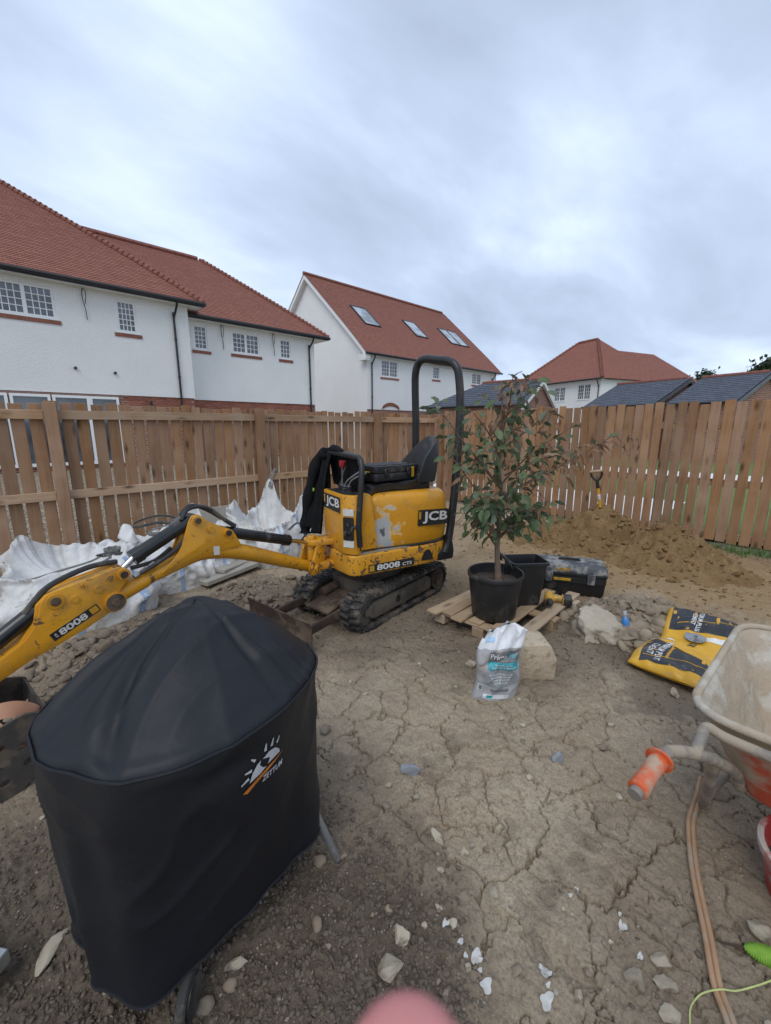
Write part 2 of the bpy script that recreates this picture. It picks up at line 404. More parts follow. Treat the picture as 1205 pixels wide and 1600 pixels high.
def wood(name, c1, c2, c3, gscale=1.):
    m, t, b = newmat(name); v = coords(t, 'Object', (34, 34, 1.7), True); vb = coords(t, 'Object', (1, 1, 1), True)
    g = noise(t, v, gscale, 5, .6, .6); big = noise(t, vb, 2.2, 3)
    c = mix(t, ramp(t, g, [(.3, 0.), (.68, 1.)]), c1, c2); c = mix(t, ramp(t, big, [(.42, 0.), (.68, .75)]), c, c3)
    kv = N(t, 'ShaderNodeTexVoronoi'); kv.inputs['Scale'].default_value = 1.; kv.inputs['Randomness'].default_value = 1
    t.links.new(coords(t, 'Object', (9, 9, 3.1), True), kv.inputs['Vector'])
    kn = ramp(t, kv.outputs['Distance'], [(.06, 1.), (.17, .4), (.27, 0.)]); c = mix(t, kn, c, tuple(x * .28 for x in c1))
    oi = N(t, 'ShaderNodeObjectInfo'); hs = N(t, 'ShaderNodeHueSaturation')
    t.links.new(math_(t, 'ADD', math_(t, 'MULTIPLY', oi.outputs['Random'], .34), .83), hs.inputs['Value'])
    sr = N(t, 'ShaderNodeMath', operation='FRACT'); t.links.new(math_(t, 'MULTIPLY', oi.outputs['Random'], 7.31), sr.inputs[0])
    t.links.new(math_(t, 'ADD', math_(t, 'MULTIPLY', sr.outputs[0], .2), .92), hs.inputs['Saturation'])
    t.links.new(c, hs.inputs['Color']); t.links.new(hs.outputs[0], b.inputs['Base Color'])
    b.inputs['Roughness'].default_value = .82; b.inputs['Specular IOR Level'].default_value = .25
    bump(t, b, g, .5, .004); return m
M['board'] = wood('fence_board', (.325, .185, .100), (.235, .130, .070), (.37, .235, .145))
M['rail'] = wood('fence_rail', (.40, .265, .165), (.31, .20, .12), (.47, .345, .24))
M['pallet'] = wood('pallet_wood', (.40, .29, .185), (.30, .21, .13), (.47, .37, .255))

def yellow_paint(name, wear, grey=False):
    m, t, b = newmat(name); v = coords(t, 'Object')
    c = mix(t, ramp(t, noise(t, v, 4, 6), [(.3, 0.), (.7, 1.)]), (.66, .305, .012), (.56, .245, .012))
    fade = noise(t, v, 2.3, 3); c = mix(t, ramp(t, fade, [(.5, 0.), (.75, .5)]), c, (.70, .37, .07))
    sc_ = noise(t, v, 17, 9, .72, .8); chips = ramp(t, sc_, [(.66 - wear * .1, 0.), (.70 - wear * .1, 1.)])
    c = mix(t, chips, c, (.10, .05, .028))
    gr = noise(t, v, 6, 8, .68); c = mix(t, ramp(t, gr, [(.56 - wear * .06, 0.), (.74, .75)]), c, (.26, .16, .065))
    rg = math_(t, 'ADD', math_(t, 'MULTIPLY', chips, .4), .36)
    if grey:        # sun-peeled primer patch on the footwell side of the cover
        pos = N(t, 'ShaderNodeVectorMath', operation='DISTANCE'); t.links.new(v, pos.inputs[0]); pos.inputs[1].default_value = grey
        d = math_(t, 'ADD', pos.outputs['Value'], math_(t, 'MULTIPLY', math_(t, 'SUBTRACT', noise(t, v, 13, 4, .6), .5), .5))
        pf = ramp(t, d, [(.108, 1.), (.116, 0.)]); pe = ramp(t, d, [(.12, 1.), (.15, 0.)])
        c = mix(t, pe, c, (.68, .48, .22)); c = mix(t, pf, c, (.40, .405, .40))
        c = mix(t, ramp(t, math_(t, 'ADD', pos.outputs['Value'], math_(t, 'MULTIPLY', noise(t, v, 22, 3), .12)), [(.085, 1.), (.093, 0.)]), c, (.10, .105, .11))
    t.links.new(c, b.inputs['Base Color']); t.links.new(rg, b.inputs['Roughness'])
    bump(t, b, sc_, .12, .002); return m
M['yellow'] = yellow_paint('machine_yellow', .62)
M['yellow_worn'] = yellow_paint('machine_yellow_scuffed', 1.15)

def tile_mat(name, ca, cb, cm, tw, th):
    m, t, b = newmat(name); uv = N(t, 'ShaderNodeUVMap'); br = N(t, 'ShaderNodeTexBrick')
    br.offset = .5; br.inputs['Scale'].default_value = 1; br.inputs['Brick Width'].default_value = tw; br.inputs['Row Height'].default_value = th
    br.inputs['Mortar Size'].default_value = .006; br.inputs['Mortar Smooth'].default_value = .2; br.inputs['Bias'].default_value = 0
    br.inputs['Color1'].default_value = (*ca, 1); br.inputs['Color2'].default_value = (*cb, 1); br.inputs['Mortar'].default_value = (*cm, 1)
    t.links.new(uv.outputs[0], br.inputs['Vector'])
    n = noise(t, uv.outputs[0], .55, 4); c = mix(t, ramp(t, n, [(.35, 0.), (.7, .45)]), br.outputs['Color'], tuple(x * .72 for x in ca))
    t.links.new(c, b.inputs['Base Color']); b.inputs['Roughness'].default_value = .82; b.inputs['Specular IOR Level'].default_value = .3
    bump(t, b, br.outputs['Fac'], -.35, .006); return m
M['tile'] = tile_mat('clay_tiles', (.345, .142, .102), (.262, .102, .074), (.14, .056, .042), .165, .1)
M['slate'] = tile_mat('slate_roofing', (.105, .118, .145), (.075, .085, .108), (.03, .033, .042), .25, .2)
def brick_mat():
    m, t, b = newmat('brickwork'); br = N(t, 'ShaderNodeTexBrick'); br.offset = .5
    c = N(t, 'ShaderNodeTexCoord'); sp = N(t, 'ShaderNodeSeparateXYZ'); t.links.new(c.outputs['Object'], sp.inputs[0])
    cb = N(t, 'ShaderNodeCombineXYZ'); t.links.new(math_(t, 'ADD', sp.outputs[0], sp.outputs[1]), cb.inputs[0]); t.links.new(sp.outputs[2], cb.inputs[1])
    br.inputs['Scale'].default_value = 1; br.inputs['Brick Width'].default_value = .225; br.inputs['Row Height'].default_value = .075
    br.inputs['Mortar Size'].default_value = .008; br.inputs['Color1'].default_value = (.30, .115, .075, 1); br.inputs['Color2'].default_value = (.21, .075, .052, 1)
    br.inputs['Mortar'].default_value = (.36, .32, .27, 1); t.links.new(cb.outputs[0], br.inputs['Vector'])
    t.links.new(br.outputs['Color'], b.inputs['Base Color']); b.inputs['Roughness'].default_value = .9; bump(t, b, br.outputs['Fac'], -.4, .008); return m
M['brickwork'] = brick_mat()
def glass_mat(name, base, rough=.06):
    m, t, b = newmat(name); v = coords(t, 'Object', (1, 1, 1), True)
    c = mix(t, ramp(t, noise(t, v, 1.4, 2), [(.4, 0.), (.6, 1.)]), base, tuple(x * .45 for x in base))
    t.links.new(c, b.inputs['Base Color']); b.inputs['Roughness'].default_value = rough; b.inputs['IOR'].default_value = 1.6; b.inputs['Specular IOR Level'].default_value = .8
    return m
M['glass'] = glass_mat('window_glass', (.09, .105, .125)); M['skyglass'] = glass_mat('rooflight_glass', (.42, .46, .50), .12)

def bag_mat():
    m, t, b = newmat('woven_polypropylene'); v = coords(t, 'Object')
    c = mix(t, ramp(t, noise(t, v, 5, 5), [(.35, 0.), (.7, 1.)]), (.74, .735, .72), (.64, .635, .62))
    d = noise(t, v, 4.2, 8, .68); c = mix(t, ramp(t, d, [(.46, 0.), (.78, .8)]), c, (.40, .34, .26))
    t.links.new(c, b.inputs['Base Color']); b.inputs['Roughness'].default_value = .62
    b.inputs['Subsurface Weight'].default_value = 0
    tr = N(t, 'ShaderNodeBsdfTranslucent'); t.links.new(c, tr.inputs[0]); ms = N(t, 'ShaderNodeMixShader'); ms.inputs[0].default_value = .15
    t.links.new(b.outputs[0], ms.inputs[1]); t.links.new(tr.outputs[0], ms.inputs[2]); t.links.new(ms.outputs[0], t.nodes['Material Output'].inputs[0])
    p = bump(t, b, noise(t, v, 14, 5, .6, .6), .6, .02); bump(t, b, noise(t, v, 190, 2), .15, .002, p); return m
M['bagwhite'] = bag_mat()
def cover_mat():
    m, t, b = newmat('cover_polyester'); v = coords(t, 'Object')
    c = mix(t, ramp(t, noise(t, v, 3, 5), [(.35, 0.), (.7, 1.)]), (.0085, .0095, .0125), (.0125, .0135, .0170))
    c = mix(t, ramp(t, noise(t, v, 9, 9, .75), [(.62, 0.), (.8, .45)]), c, (.032, .032, .034))
    t.links.new(c, b.inputs['Base Color']); b.inputs['Roughness'].default_value = .52; b.inputs['Specular IOR Level'].default_value = .3
    p = bump(t, b, noise(t, v, 8, 4, .5, .3), .35, .016); bump(t, b, noise(t, v, 420, 2), .18, .001, p); return m
M['cover'] = cover_mat()
def leaf_mat(name, a, bb, under):
    m, t, b = newmat(name); oi = N(t, 'ShaderNodeObjectInfo'); v = coords(t, 'Object')
    f = math_(t, 'ADD', math_(t, 'MULTIPLY', oi.outputs['Random'], .75), math_(t, 'MULTIPLY', noise(t, v, 22, 4), .35))
    c = mix(t, ramp(t, f, [(.15, 0.), (.95, 1.)]), a, bb); ge = N(t, 'ShaderNodeNewGeometry'); c = mix(t, ge.outputs['Backfacing'], c, under)
    t.links.new(c, b.inputs['Base Color']); b.inputs['Roughness'].default_value = .5
    tr = N(t, 'ShaderNodeBsdfTranslucent'); t.links.new(c, tr.inputs[0]); ms = N(t, 'ShaderNodeMixShader'); ms.inputs[0].default_value = .22
    t.links.new(b.outputs[0], ms.inputs[1]); t.links.new(tr.outputs[0], ms.inputs[2]); t.links.new(ms.outputs[0], t.nodes['Material Output'].inputs[0]); return m
M['leaf'] = leaf_mat('green_leaf', (.045, .085, .034), (.115, .155, .06), (.13, .17, .105))
M['deadleaf'] = leaf_mat('withered_leaf', (.15, .075, .045), (.27, .155, .085), (.25, .16, .095))
M['fartree'] = leaf_mat('far_foliage', (.025, .045, .02), (.05, .08, .03), (.05, .07, .03))
def skin_mat():
    m, t, b = newmat('skin'); v = coords(t, 'Object')
    c = mix(t, noise(t, v, 60, 4), (.62, .26, .24), (.56, .21, .20)); t.links.new(c, b.inputs['Base Color']); b.inputs['Roughness'].default_value = .5
    b.inputs['Subsurface Weight'].default_value = .25; b.inputs['Subsurface Radius'].default_value = (.006, .002, .001); return m
M['skin'] = skin_mat()
M['nail'] = pm('fingernail', (.62, .38, .34), None, 40, .35)
# ================================================================ GROUND
a0 = math.atan2(math.cos(R(46.7)), -math.sin(R(46.7)))
def blob(x, y, cx, cy, rx, ry, rot=0, soft=.45, nz=.35, s=0):
    c, sn = math.cos(rot), math.sin(rot); dx = x - cx; dy = y - cy
    u = (dx * c + dy * sn) / rx; v = (-dx * sn + dy * c) / ry
    d = np.hypot(u, v) + (fbm(x * 3.1, y * 3.1, 4, 40 + s) - .5) * 2 * nz
    return 1 - sst(1 - soft, 1 + soft, d)
def zones(x, y):
    dark = np.maximum.reduce([blob(x, y, -1.15, .15, 1.05, .70, .25, .4, .4, 1), blob(x, y, -2.9, .95, .75, 1.1, .2, .4, .4, 2) * .75,
                              blob(x, y, -2.3, 2.3, .75, 1.0, .1, .4, .4, 3) * .7, blob(x, y, -1.45, 2.75, .75, .9, 0, .4, .4, 4) * .65,
                              blob(x, y, -.80, 3.2, .75, .55, .3, .4, .4, 5) * .9, .55 * sst(.60, .70, fbm(x * 2.2, y * 2.2, 5, 301, .6)), blob(x, y, .05, 1.3, .4, .6, 0, .5, .4, 8) * .45,
                              blob(x, y, -.3, 6.2, 1.2, .35, 0, .4, .3, 9) * .7])
    sand = np.maximum(blob(x, y, -1.5, 5.2, 2.1, 1.35, 0, .35, .35, 6), blob(x, y, -2.7, 4.2, 1.0, 1.3, .5, .5, .4, 7) * .55)
    return dark, sand
def base_h(x, y):
    h = (fbm(x * .9, y * .9, 3, 3) - .5) * .05 + (fbm(x * 2.7, y * 2.7, 3, 303) - .5) * .03
    bank = blob(x, y, -3.1, .95, .42, 1.0, .15, .5, .5, 12)
    h = h + bank * (.03 + .07 * ridge(x * 4, y * 4, 3, 77))
    h = h + blob(x, y, -.8, 3.25, .62, .42, .35, .5, .3, 13) * .05
    rise = sst(5.6, 9., -x)
    return h + rise * .22
def full_h(x, y, lod=True):
    h = base_h(x, y); dark, sand = zones(x, y)
    r = np.hypot(x, y); off = np.abs((np.arctan2(y, x) - a0 + math.pi) % (2 * math.pi) - math.pi)
    near = (1 - sst(6., 9., r)) * (1 - sst(R(53), R(56.5), off)) * sst(.42, .58, r)          # fine relief only where the mesh is fine enough to carry it
    inside = sst(-5.5, -5.2, x) * (1 - sst(6.4, 6.6, y))
    dark = dark * inside; sand = sand * inside
    # soil relief
    h = h + near * (fbm(x * 9, y * 9, 4, 21) - .5) * (.018 + .03 * dark + .02 * sand)
    h = h + near * dark * (ridge(x * 22, y * 22, 3, 33) - .5) * .022
    # shrinkage cracks in the dry clay
    wx = x + (fbm(x * 6, y * 6, 5, 51, .62) - .5) * .19; wy = y + (fbm(x * 6, y * 6, 5, 61, .62) - .5) * .19
    f1, f2 = worley(wx * 4.3, wy * 4.3, 5); e1 = (f2 - f1) / 4.3
    g1, g2 = worley(wx * 9.5, wy * 9.5, 8); e2 = (g2 - g1) / 9.5
    pres = sst(.40, .58, fbm(x * 1.7, y * 1.7, 3, 71)) * (1 - sst(.35, .75, dark)) * (1 - sst(.2, .6, sand)) * near
    pres = np.maximum(pres, .62 * (1 - sst(.3, .7, dark)) * (1 - sst(.2, .6, sand)) * near)
    cw = .45 + 1.1 * vn(x * 5, y * 5, 44); k1 = (1 - sst(.0012, .0078, e1 / cw)) * pres; k2 = (1 - sst(.0005, .0050, e2 / cw)) * pres * sst(.40, .55, fbm(x * 2.6, y * 2.6, 2, 91))
    lip = (1 - sst(.0, .05, e1)) * pres * .003
    h = h - k1 * .034 - k2 * .018 - lip
    h = h + near * (ridge(x * 31, y * 31, 3, 133) - .55) * .006 * (1 - dark) * (.3 + vn(x * 4, y * 4, 9))
    h = h + near * np.floor(fbm(x * 5, y * 5, 4, 203) * 9) * .0022 * (1 - dark)
    h = h + near * (vn(x * 75, y * 75, 15) - .5) * .004 * (1 + dark)
    return h, dark, sand
def steps(lo, hi, d): return np.linspace(lo, hi, max(2, int((hi - lo) / d) + 1))[:-1]
th = np.concatenate([steps(a0 - R(57), a0 + R(57), .0024), steps(a0 + R(57), a0 - R(57) + 2 * math.pi, .04)])
lr = np.concatenate([steps(math.log(.2), math.log(.55), .03), steps(math.log(.55), math.log(7.2), .0036), steps(math.log(7.2), math.log(40), .03), np.linspace(math.log(40), math.log(900), 12)])
RR, TT = np.meshgrid(np.exp(lr), th, indexing='ij'); GX, GY = RR * np.cos(TT), RR * np.sin(TT)
GZ, GD, GS = full_h(GX, GY)
n_r, n_t = GX.shape
gv = np.stack([GX, GY, GZ], -1).reshape(-1, 3); gf = grid_faces(n_r, n_t, True)
cz = full_h(np.array([0.]), np.array([0.]))[0][0]
gm, t, b = newmat('earth')
at1 = N(t, 'ShaderNodeAttribute', attribute_name='dark'); at2 = N(t, 'ShaderNodeAttribute', attribute_name='sand')
v = coords(t, 'Object'); n1_ = noise(t, v, 2.6, 8, .6); n2_ = noise(t, v, 34, 8, .68); n3_ = noise(t, v, .8, 3)
c = mix(t, ramp(t, n1_, [(.32, 0.), (.68, 1.)]), (.325, .248, .168), (.460, .380, .275))
c = mix(t, ramp(t, n3_, [(.45, 0.), (.7, .55)]), c, (.35, .265, .178))
c = mix(t, ramp(t, n2_, [(.45, 0.), (.72, .6)]), c, (.185, .145, .104)); c = mix(t, ramp(t, noise(t, v, 120, 4, .7), [(.48, 0.), (.66, .65)]), c, (.15, .118, .086)); c = mix(t, ramp(t, noise(t, v, 260, 3, .7), [(.55, 0.), (.7, .5)]), c, (.50, .44, .35)); c = mix(t, ramp(t, noise(t, v, 7, 7, .7), [(.56, 0.), (.66, .45)]), c, (.20, .155, .11))
dk = mix(t, ramp(t, n2_, [(.35, 0.), (.7, 1.)]), (.088, .068, .050), (.165, .130, .096))
c = mix(t, at1.outputs['Fac'], c, dk)
sd_ = mix(t, ramp(t, n2_, [(.3, 0.), (.7, 1.)]), (.32, .222, .122), (.25, .168, .09)); c = mix(t, at2.outputs['Fac'], c, sd_)
vo = N(t, 'ShaderNodeTexVoronoi'); vo.inputs['Scale'].default_value = 85; t.links.new(v, vo.inputs['Vector'])
sp = math_(t, 'MULTIPLY', ramp(t, vo.outputs['Distance'], [(.12, 1.), (.2, 0.)]), ramp(t, noise(t, v, 19, 2), [(.52, 0.), (.62, 1.)]))
c = mix(t, math_(t, 'MULTIPLY', sp, .75), c, (.50, .45, .36))
gvl = N(t, 'ShaderNodeSeparateXYZ'); t.links.new(v, gvl.inputs[0])      # pale gravel beyond the left fence
gm1 = math_(t, 'MULTIPLY', math_(t, 'LESS_THAN', gvl.outputs[0], -5.45), 1.)
v2 = N(t, 'ShaderNodeTexVoronoi'); v2.inputs['Scale'].default_value = 24; t.links.new(v, v2.inputs['Vector'])
gcol = mix(t, ramp(t, v2.outputs['Distance'], [(.2, 0.), (.6, 1.)]), (.44, .38, .29), (.16, .13, .095)); c = mix(t, gm1, c, gcol)
t.links.new(c, b.inputs['Base Color']); b.inputs['Roughness'].default_value = .95; b.inputs['Specular IOR Level'].default_value = .15
p_ = bump(t, b, n2_, .8, .016); bump(t, b, noise(t, v, 190, 3, .6), .4, .003, p_)
me = npmesh('ground', gv, gf, gm)
for nm, A in (('dark', GD), ('sand', GS)):
    me.attributes.new(nm, 'FLOAT', 'POINT').data.foreach_set('value', A.astype(np.float32).ravel())
ground = tag(obj('ground', me), 'bare cracked clay and crumbled soil ground of the garden', None, None, 'structure')
m_ = MB(); m_.add(([(.21 * math.cos(a), .21 * math.sin(a), cz - .002) for a in np.linspace(0, 6.283, 25)[:-1]], [tuple(range(24))]))
m_.build('ground_patch', gm).data; tag(bpy.data.objects['ground_patch'], 'small level patch of bare earth underfoot', None, None, 'structure')
def gz(x, y): return float(base_h(np.array([x]), np.array([y]))[0])

m_ = MB(); m_.add(box(-60, 60, 6.72, 90, .05, .055)); lawn = m_.build('lawn', M['lawn'], smooth=False); tag(lawn, 'green lawn behind the close boarded fence', kind='structure')
m_ = MB(); m_.add(box(-7.2, -1.75, 6.80, 9.6, .03, .061)); tag(m_.build('path', M['path'], smooth=False), 'pale concrete path behind the close boarded fence', kind='structure')
m_ = MB(); m_.add(box(-14, 6, 14.0, 16.2, .03, .061)); m_.add(box(-14, 6, 13.85, 14.0, .03, .13)); tag(m_.build('pavement', M['path'], smooth=False), 'pale pavement with kerb across the lawn', kind='structure')

# ================================================================ FENCES
def board_mesh(name, w_, t_, h_, seed, m):
    r_ = random.Random(seed); mb = MB()
    vs, fs = cbox(-w_ / 2, w_ / 2, -t_ / 2, t_ / 2, 0, h_, .003)
    k1, k2 = r_.uniform(-.006, .006), r_.uniform(-.006, .006)
    vs = [(x + k1 * z / h_, y + k2 * math.sin(z / h_ * 3.1), z) for x, y, z in vs]; mb.add((vs, fs))
    return mb.mesh(name, m, ang=30)
bm_L = [board_mesh('board', .100 + .004 * (k % 3), .019, 1.655 + .008 * (k % 4), k, M['board']) for k in range(7)]
fl = thing('garden_fence', 'timber fence with rails and square posts facing in, white bags heaped before it', 'fence', (-5.3, 2.3, 0))
y = -3.4; k = 0
while y < 6.40:
    o = obj('board', bm_L[rng.randrange(7)], fl, (-.030 + rng.uniform(-.002, .002), y - 2.3, .045 + rng.uniform(-.010, .012)), (0, rng.uniform(-.004, .004), math.pi / 2))
    y += .1255 + rng.uniform(-.004, .004)
POST_Y = (-3.9, -1.72, .47, 2.655, 4.77, 6.44)
for y in POST_Y:
    m_ = MB(); m_.add(cbox(-.05, .05, -.05, .05, 0, 1.715, .005)); m_.build('post', M['board'], fl, ang=30).location = (.045, y - 2.3, 0)
for z0, hh, t_ in ((1.555, .088, .038), (.755, .088, .038), (.005, .13, .030)):
    for a, c in zip(POST_Y[:-1], POST_Y[1:]):
        m_ = MB(); m_.add(cbox(-t_ / 2, t_ / 2, -hh / 2, hh / 2, a + .053 - (a + c) / 2, c - .053 - (a + c) / 2, .003))
        o = m_.build('rail' if z0 > .1 else 'gravel_board', M['rail'], fl, ang=30)
        o.location = (.002 + (.038 - t_) / 2, (a + c) / 2 - 2.3, z0 + hh / 2); o.rotation_euler = (-math.pi / 2 + rng.uniform(-.003, .003), 0, 0)
fr = thing('boarded_fence', 'timber fence with close upright boards facing in, behind the sand heap', 'fence', (-1.5, 6.5, 0))
bm_R = [board_mesh('board', .098 + .004 * (k % 3), .019, 1.70 + .010 * (k % 4), 20 + k, M['board']) for k in range(7)]
x = -5.17; n_ = 0
while x < 3.2:
    g_ = .118 + rng.uniform(-.005, .005)
    o = obj('board', bm_R[rng.randrange(7)], fr, (x + 1.5, rng.uniform(-.003, .003), .065 + rng.uniform(-.018, .016)), (0, rng.uniform(-.008, .008), 0))
    if abs(x + 1.60) < .06: g_ += .012
    x += g_
for px_ in (-3.45, -1.52, .42, 2.4):
    m_ = MB(); m_.add(cbox(-.05, .05, -.05, .05, 0, 1.7, .005)); m_.build('post', M['board'], fr, ang=30).location = (px_ + 1.5, .100, 0)
for z0 in (1.5, .80, .14):
    m_ = MB(); m_.add(cbox(-.044, .044, -.019, .019, -4.1, 4.1, .003)); o = m_.build('rail', M['rail'], fr, ang=30); o.location = (.42, .030, z0); o.rotation_euler = (0, math.pi / 2, 0)

# ================================================================ HOUSES
def roof_slope(mb_v, mb_f, mb_uv, o, u, nn, u0, u1, kl, kr, D, ze, prof, gauge=.1, step=.014):
    """stepped tile courses; o eave origin, u along the eave, nn inward, inset d narrows the ends by kl, kr"""
    u = Vector((*u, 0)); nn = Vector((*nn, 0)); o = Vector((*o, 0))
    L = 0; d = 0; S = [(0, 0)]; nst = 400
    for i in range(1, nst + 1):
        d1 = D * i / nst; L += math.hypot(D / nst, prof(d1) - prof(d1 - D / nst)); S.append((L, d1))
    n = max(1, int(L / gauge)); ds = []
    j = 0
    for i in range(n + 1):
        t_ = L * i / n
        while j < nst and S[j][0] < t_: j += 1
        ds.append(S[j][1])
    up = Vector((0, 0, 1))
    def P(d, side, lift):
        uu = u0 + kl * d if side == 0 else u1 - kr * d
        sl = (prof(min(d + .05, D)) - prof(max(d - .05, 0))) / (min(d + .05, D) - max(d - .05, 0)); nr = (up - nn * sl).normalized()
        return o + u * uu + nn * d + up * (ze + prof(d)) + nr * lift, uu
    prev = None
    for i in range(n):
        b_ = len(mb_v); row = []
        for d, s_, l_ in ((ds[i], 0, step), (ds[i], 1, step), (ds[i + 1], 1, .002), (ds[i + 1], 0, .002)):
            p, uu = P(d, s_, l_); mb_v.append(tuple(p)); row.append(uu)
        mb_f.append((b_, b_ + 1, b_ + 2, b_ + 3)); v0, v1 = i * gauge, (i + 1) * gauge - .001
        mb_uv.append([(row[0], v0), (row[1], v0), (row[2], v1), (row[3], v1)])
        q0 = len(mb_v); a_, ua = P(ds[i], 0, -.02); c_, uc = P(ds[i], 1, -.02); mb_v += [tuple(a_), tuple(c_)]
        mb_f.append((q0, q0 + 1, b_ + 1, b_)); mb_uv.append([(ua, v0), (uc, v0), (uc, v0), (ua, v0)])
def roof_obj(name, slopes, m, parent):
    V, F, U = [], [], []
    for s_ in slopes: roof_slope(V, F, U, **s_)
    me = bpy.data.meshes.new(name); me.from_pydata(V, [], F); me.materials.append(m)
    uvl = me.uv_layers.new(name='UVMap'); li = 0
    for f_, uu in zip(F, U):
        for q_ in uu: uvl.data[li].uv = q_; li += 1
    me.update(); return obj(name, me, parent)
def ridge_tiles(name, pts_a, pts_b, parent, m, L=.3, r=.11, bonnet=False):
    a, b_ = Vector(pts_a), Vector(pts_b); n = int((b_ - a).length / L); mb = MB(); d = (b_ - a).normalized()
    for i in range(n):
        p = a + d * (L * i); q_ = a + d * (L * (i + 1.06))
        mb.add(tube([p + Vector((0, 0, .012 if bonnet else 0)), q_ + Vector((0, 0, -.02 if bonnet else 0))], [r * (1.12 if bonnet else 1), r * (.8 if bonnet else 1)], 9))
    o = mb.build(name, m, parent); o['kind'] = 'stuff'; return o
def wall_open(mb, o, u, n_out, u0, u1, z0, z1, opens, depth=.09, poly=None):
    """wall face with real window openings (reveals going in)"""
    o = Vector((*o, 0)); u = Vector((*u, 0)); nv = Vector((*n_out, 0))
    us = sorted({u0, u1, *[a for q_ in opens for a in q_[:2]]}); zs = sorted({z0, z1, *[a for q_ in opens for a in q_[2:4]]})
    P = lambda a, z, d=0: tuple(o + u * a + Vector((0, 0, z)) - nv * d)
    for a, c in zip(us, us[1:]):
        for e_, f_ in zip(zs, zs[1:]):
            mu, mz = (a + c) / 2, (e_ + f_) / 2
            if any(q_[0] < mu < q_[1] and q_[2] < mz < q_[3] for q_ in opens): continue
            mb.add(([P(a, e_), P(c, e_), P(c, f_), P(a, f_)], [(0, 1, 2, 3)]))
    for a, c, e_, f_ in [q_[:4] for q_ in opens]:
        for (p, z), (p2, z2) in (((a, e_), (c, e_)), ((c, e_), (c, f_)), ((c, f_), (a, f_)), ((a, f_), (a, e_))):
            mb.add(([P(p, z), P(p2, z2), P(p2, z2, depth), P(p, z, depth)], [(0, 1, 2, 3)]))
def window(parent, Mx, w_, h_, leaves, cols, rows, sill=True, bar=.022):
    """Mx: local x along the wall, y up, z outward; window with frame, panes, glazing bars and brick sill"""
    mb = MB(); f_ = .055
    for a in ((-w_ / 2, -w_ / 2 + f_, 0, h_), (w_ / 2 - f_, w_ / 2, 0, h_), (-w_ / 2 + f_, w_ / 2 - f_, 0, f_), (-w_ / 2 + f_, w_ / 2 - f_, h_ - f_, h_)): mb.add(box(a[0], a[1], a[2], a[3], -.095, -.028), Mx)
    for i in range(1, leaves): c_ = -w_ / 2 + w_ * i / leaves; mb.add(box(c_ - .045, c_ + .045, f_, h_ - f_, -.095, -.031), Mx)
    wf = mb.build('window', M['white'], parent, smooth=False)
    iw = (w_ - 2 * f_ - (leaves - 1) * .09) / leaves
    for i in range(leaves):
        x0 = -w_ / 2 + f_ + i * (iw + .09); mb = MB(); mb.add(box(x0, x0 + iw, f_, h_ - f_, -.078, -.070), Mx); mb.build('pane', M['glass'], wf, smooth=False)
        mb = MB()
        for k in range(1, cols): c_ = x0 + iw * k / cols; mb.add(box(c_ - bar / 2, c_ + bar / 2, f_, h_ - f_, -.0695, -.045), Mx)
        for k in range(1, rows): c_ = f_ + (h_ - 2 * f_) * k / rows; mb.add(box(x0, x0 + iw, c_ - bar / 2, c_ + bar / 2, -.0693, -.047), Mx)
        mb.build('glazing_bars', M['white'], wf, smooth=False)
    mb = MB(); mb.add(box(-w_ / 2 - .05, w_ / 2 + .05, -.045, .0, -.06, .035), Mx); mb.build('sill_board', M['white'], wf, smooth=False)
    if sill:
        mb = MB(); n = int((w_ + .24) / .075)
        for i in range(n): a = -(n * .075) / 2 + i * .075; mb.add(box(a + .004, a + .071, -.15, -.05, -.05, .028), Mx)
        mb.add(box(-(n * .075) / 2, (n * .075) / 2, -.148, -.052, -.05, .018), Mx, 1)
        o = mb.build('brick_sill', [M['brick'], M['mortar']], wf, smooth=False)
    return wf
def downpipe(parent, pts, r=.036):
    mb = MB(); mb.add(tube(smoothpath(pts, 4), r, 8))
    for z in np.arange(pts[-1][2] + .4, pts[-2][2], 1.2): mb.add(lathe([(r * 1.35, z), (r * 1.35, z + .05)], 8, pts[-1][0], pts[-1][1]))
    return mb.build('downpipe', M['black_metal'], parent)
def bricks(parent, o, u, n_out, u0, u1, z0, rows, skip=()):
    """each brick of a visible strip, proud of its mortar bed"""
    o = Vector((*o, 0)); uu = Vector((*u, 0)); nv = Vector((*n_out, 0))
    Mx = basis(o, uu, (0, 0, 1)); mb = MB(); mb.add(cbox(0, .215, 0, .065, -.09, .006, .003)); me = mb.mesh('brick', M['brick'], smooth=False)
    for r_ in range(rows):
        a = u0 - (r_ % 2) * .1125
        while a < u1:
            if a >= u0 - .01 and a + .215 <= u1 and not any(s_[0] < a + .1 < s_[1] for s_ in skip):
                q_ = obj('brick', me, parent); q_.matrix_local = parent.matrix_world.inverted() @ (Mx @ Matrix.Translation((a, z0 + r_ * .075, 0)))
            a += .225

GH = .25
HA = thing('white_house', 'large white rendered house with red hipped tiled roofs in two stepped wings', 'house', (-18, 4, GH))
bpy.context.view_layer.update()
HM = Matrix.Translation((18, -4, -GH))
def hpart(mb, name, m, **k):
    o = mb.build(name, m, HA, **k); o.data.transform(HM); return o
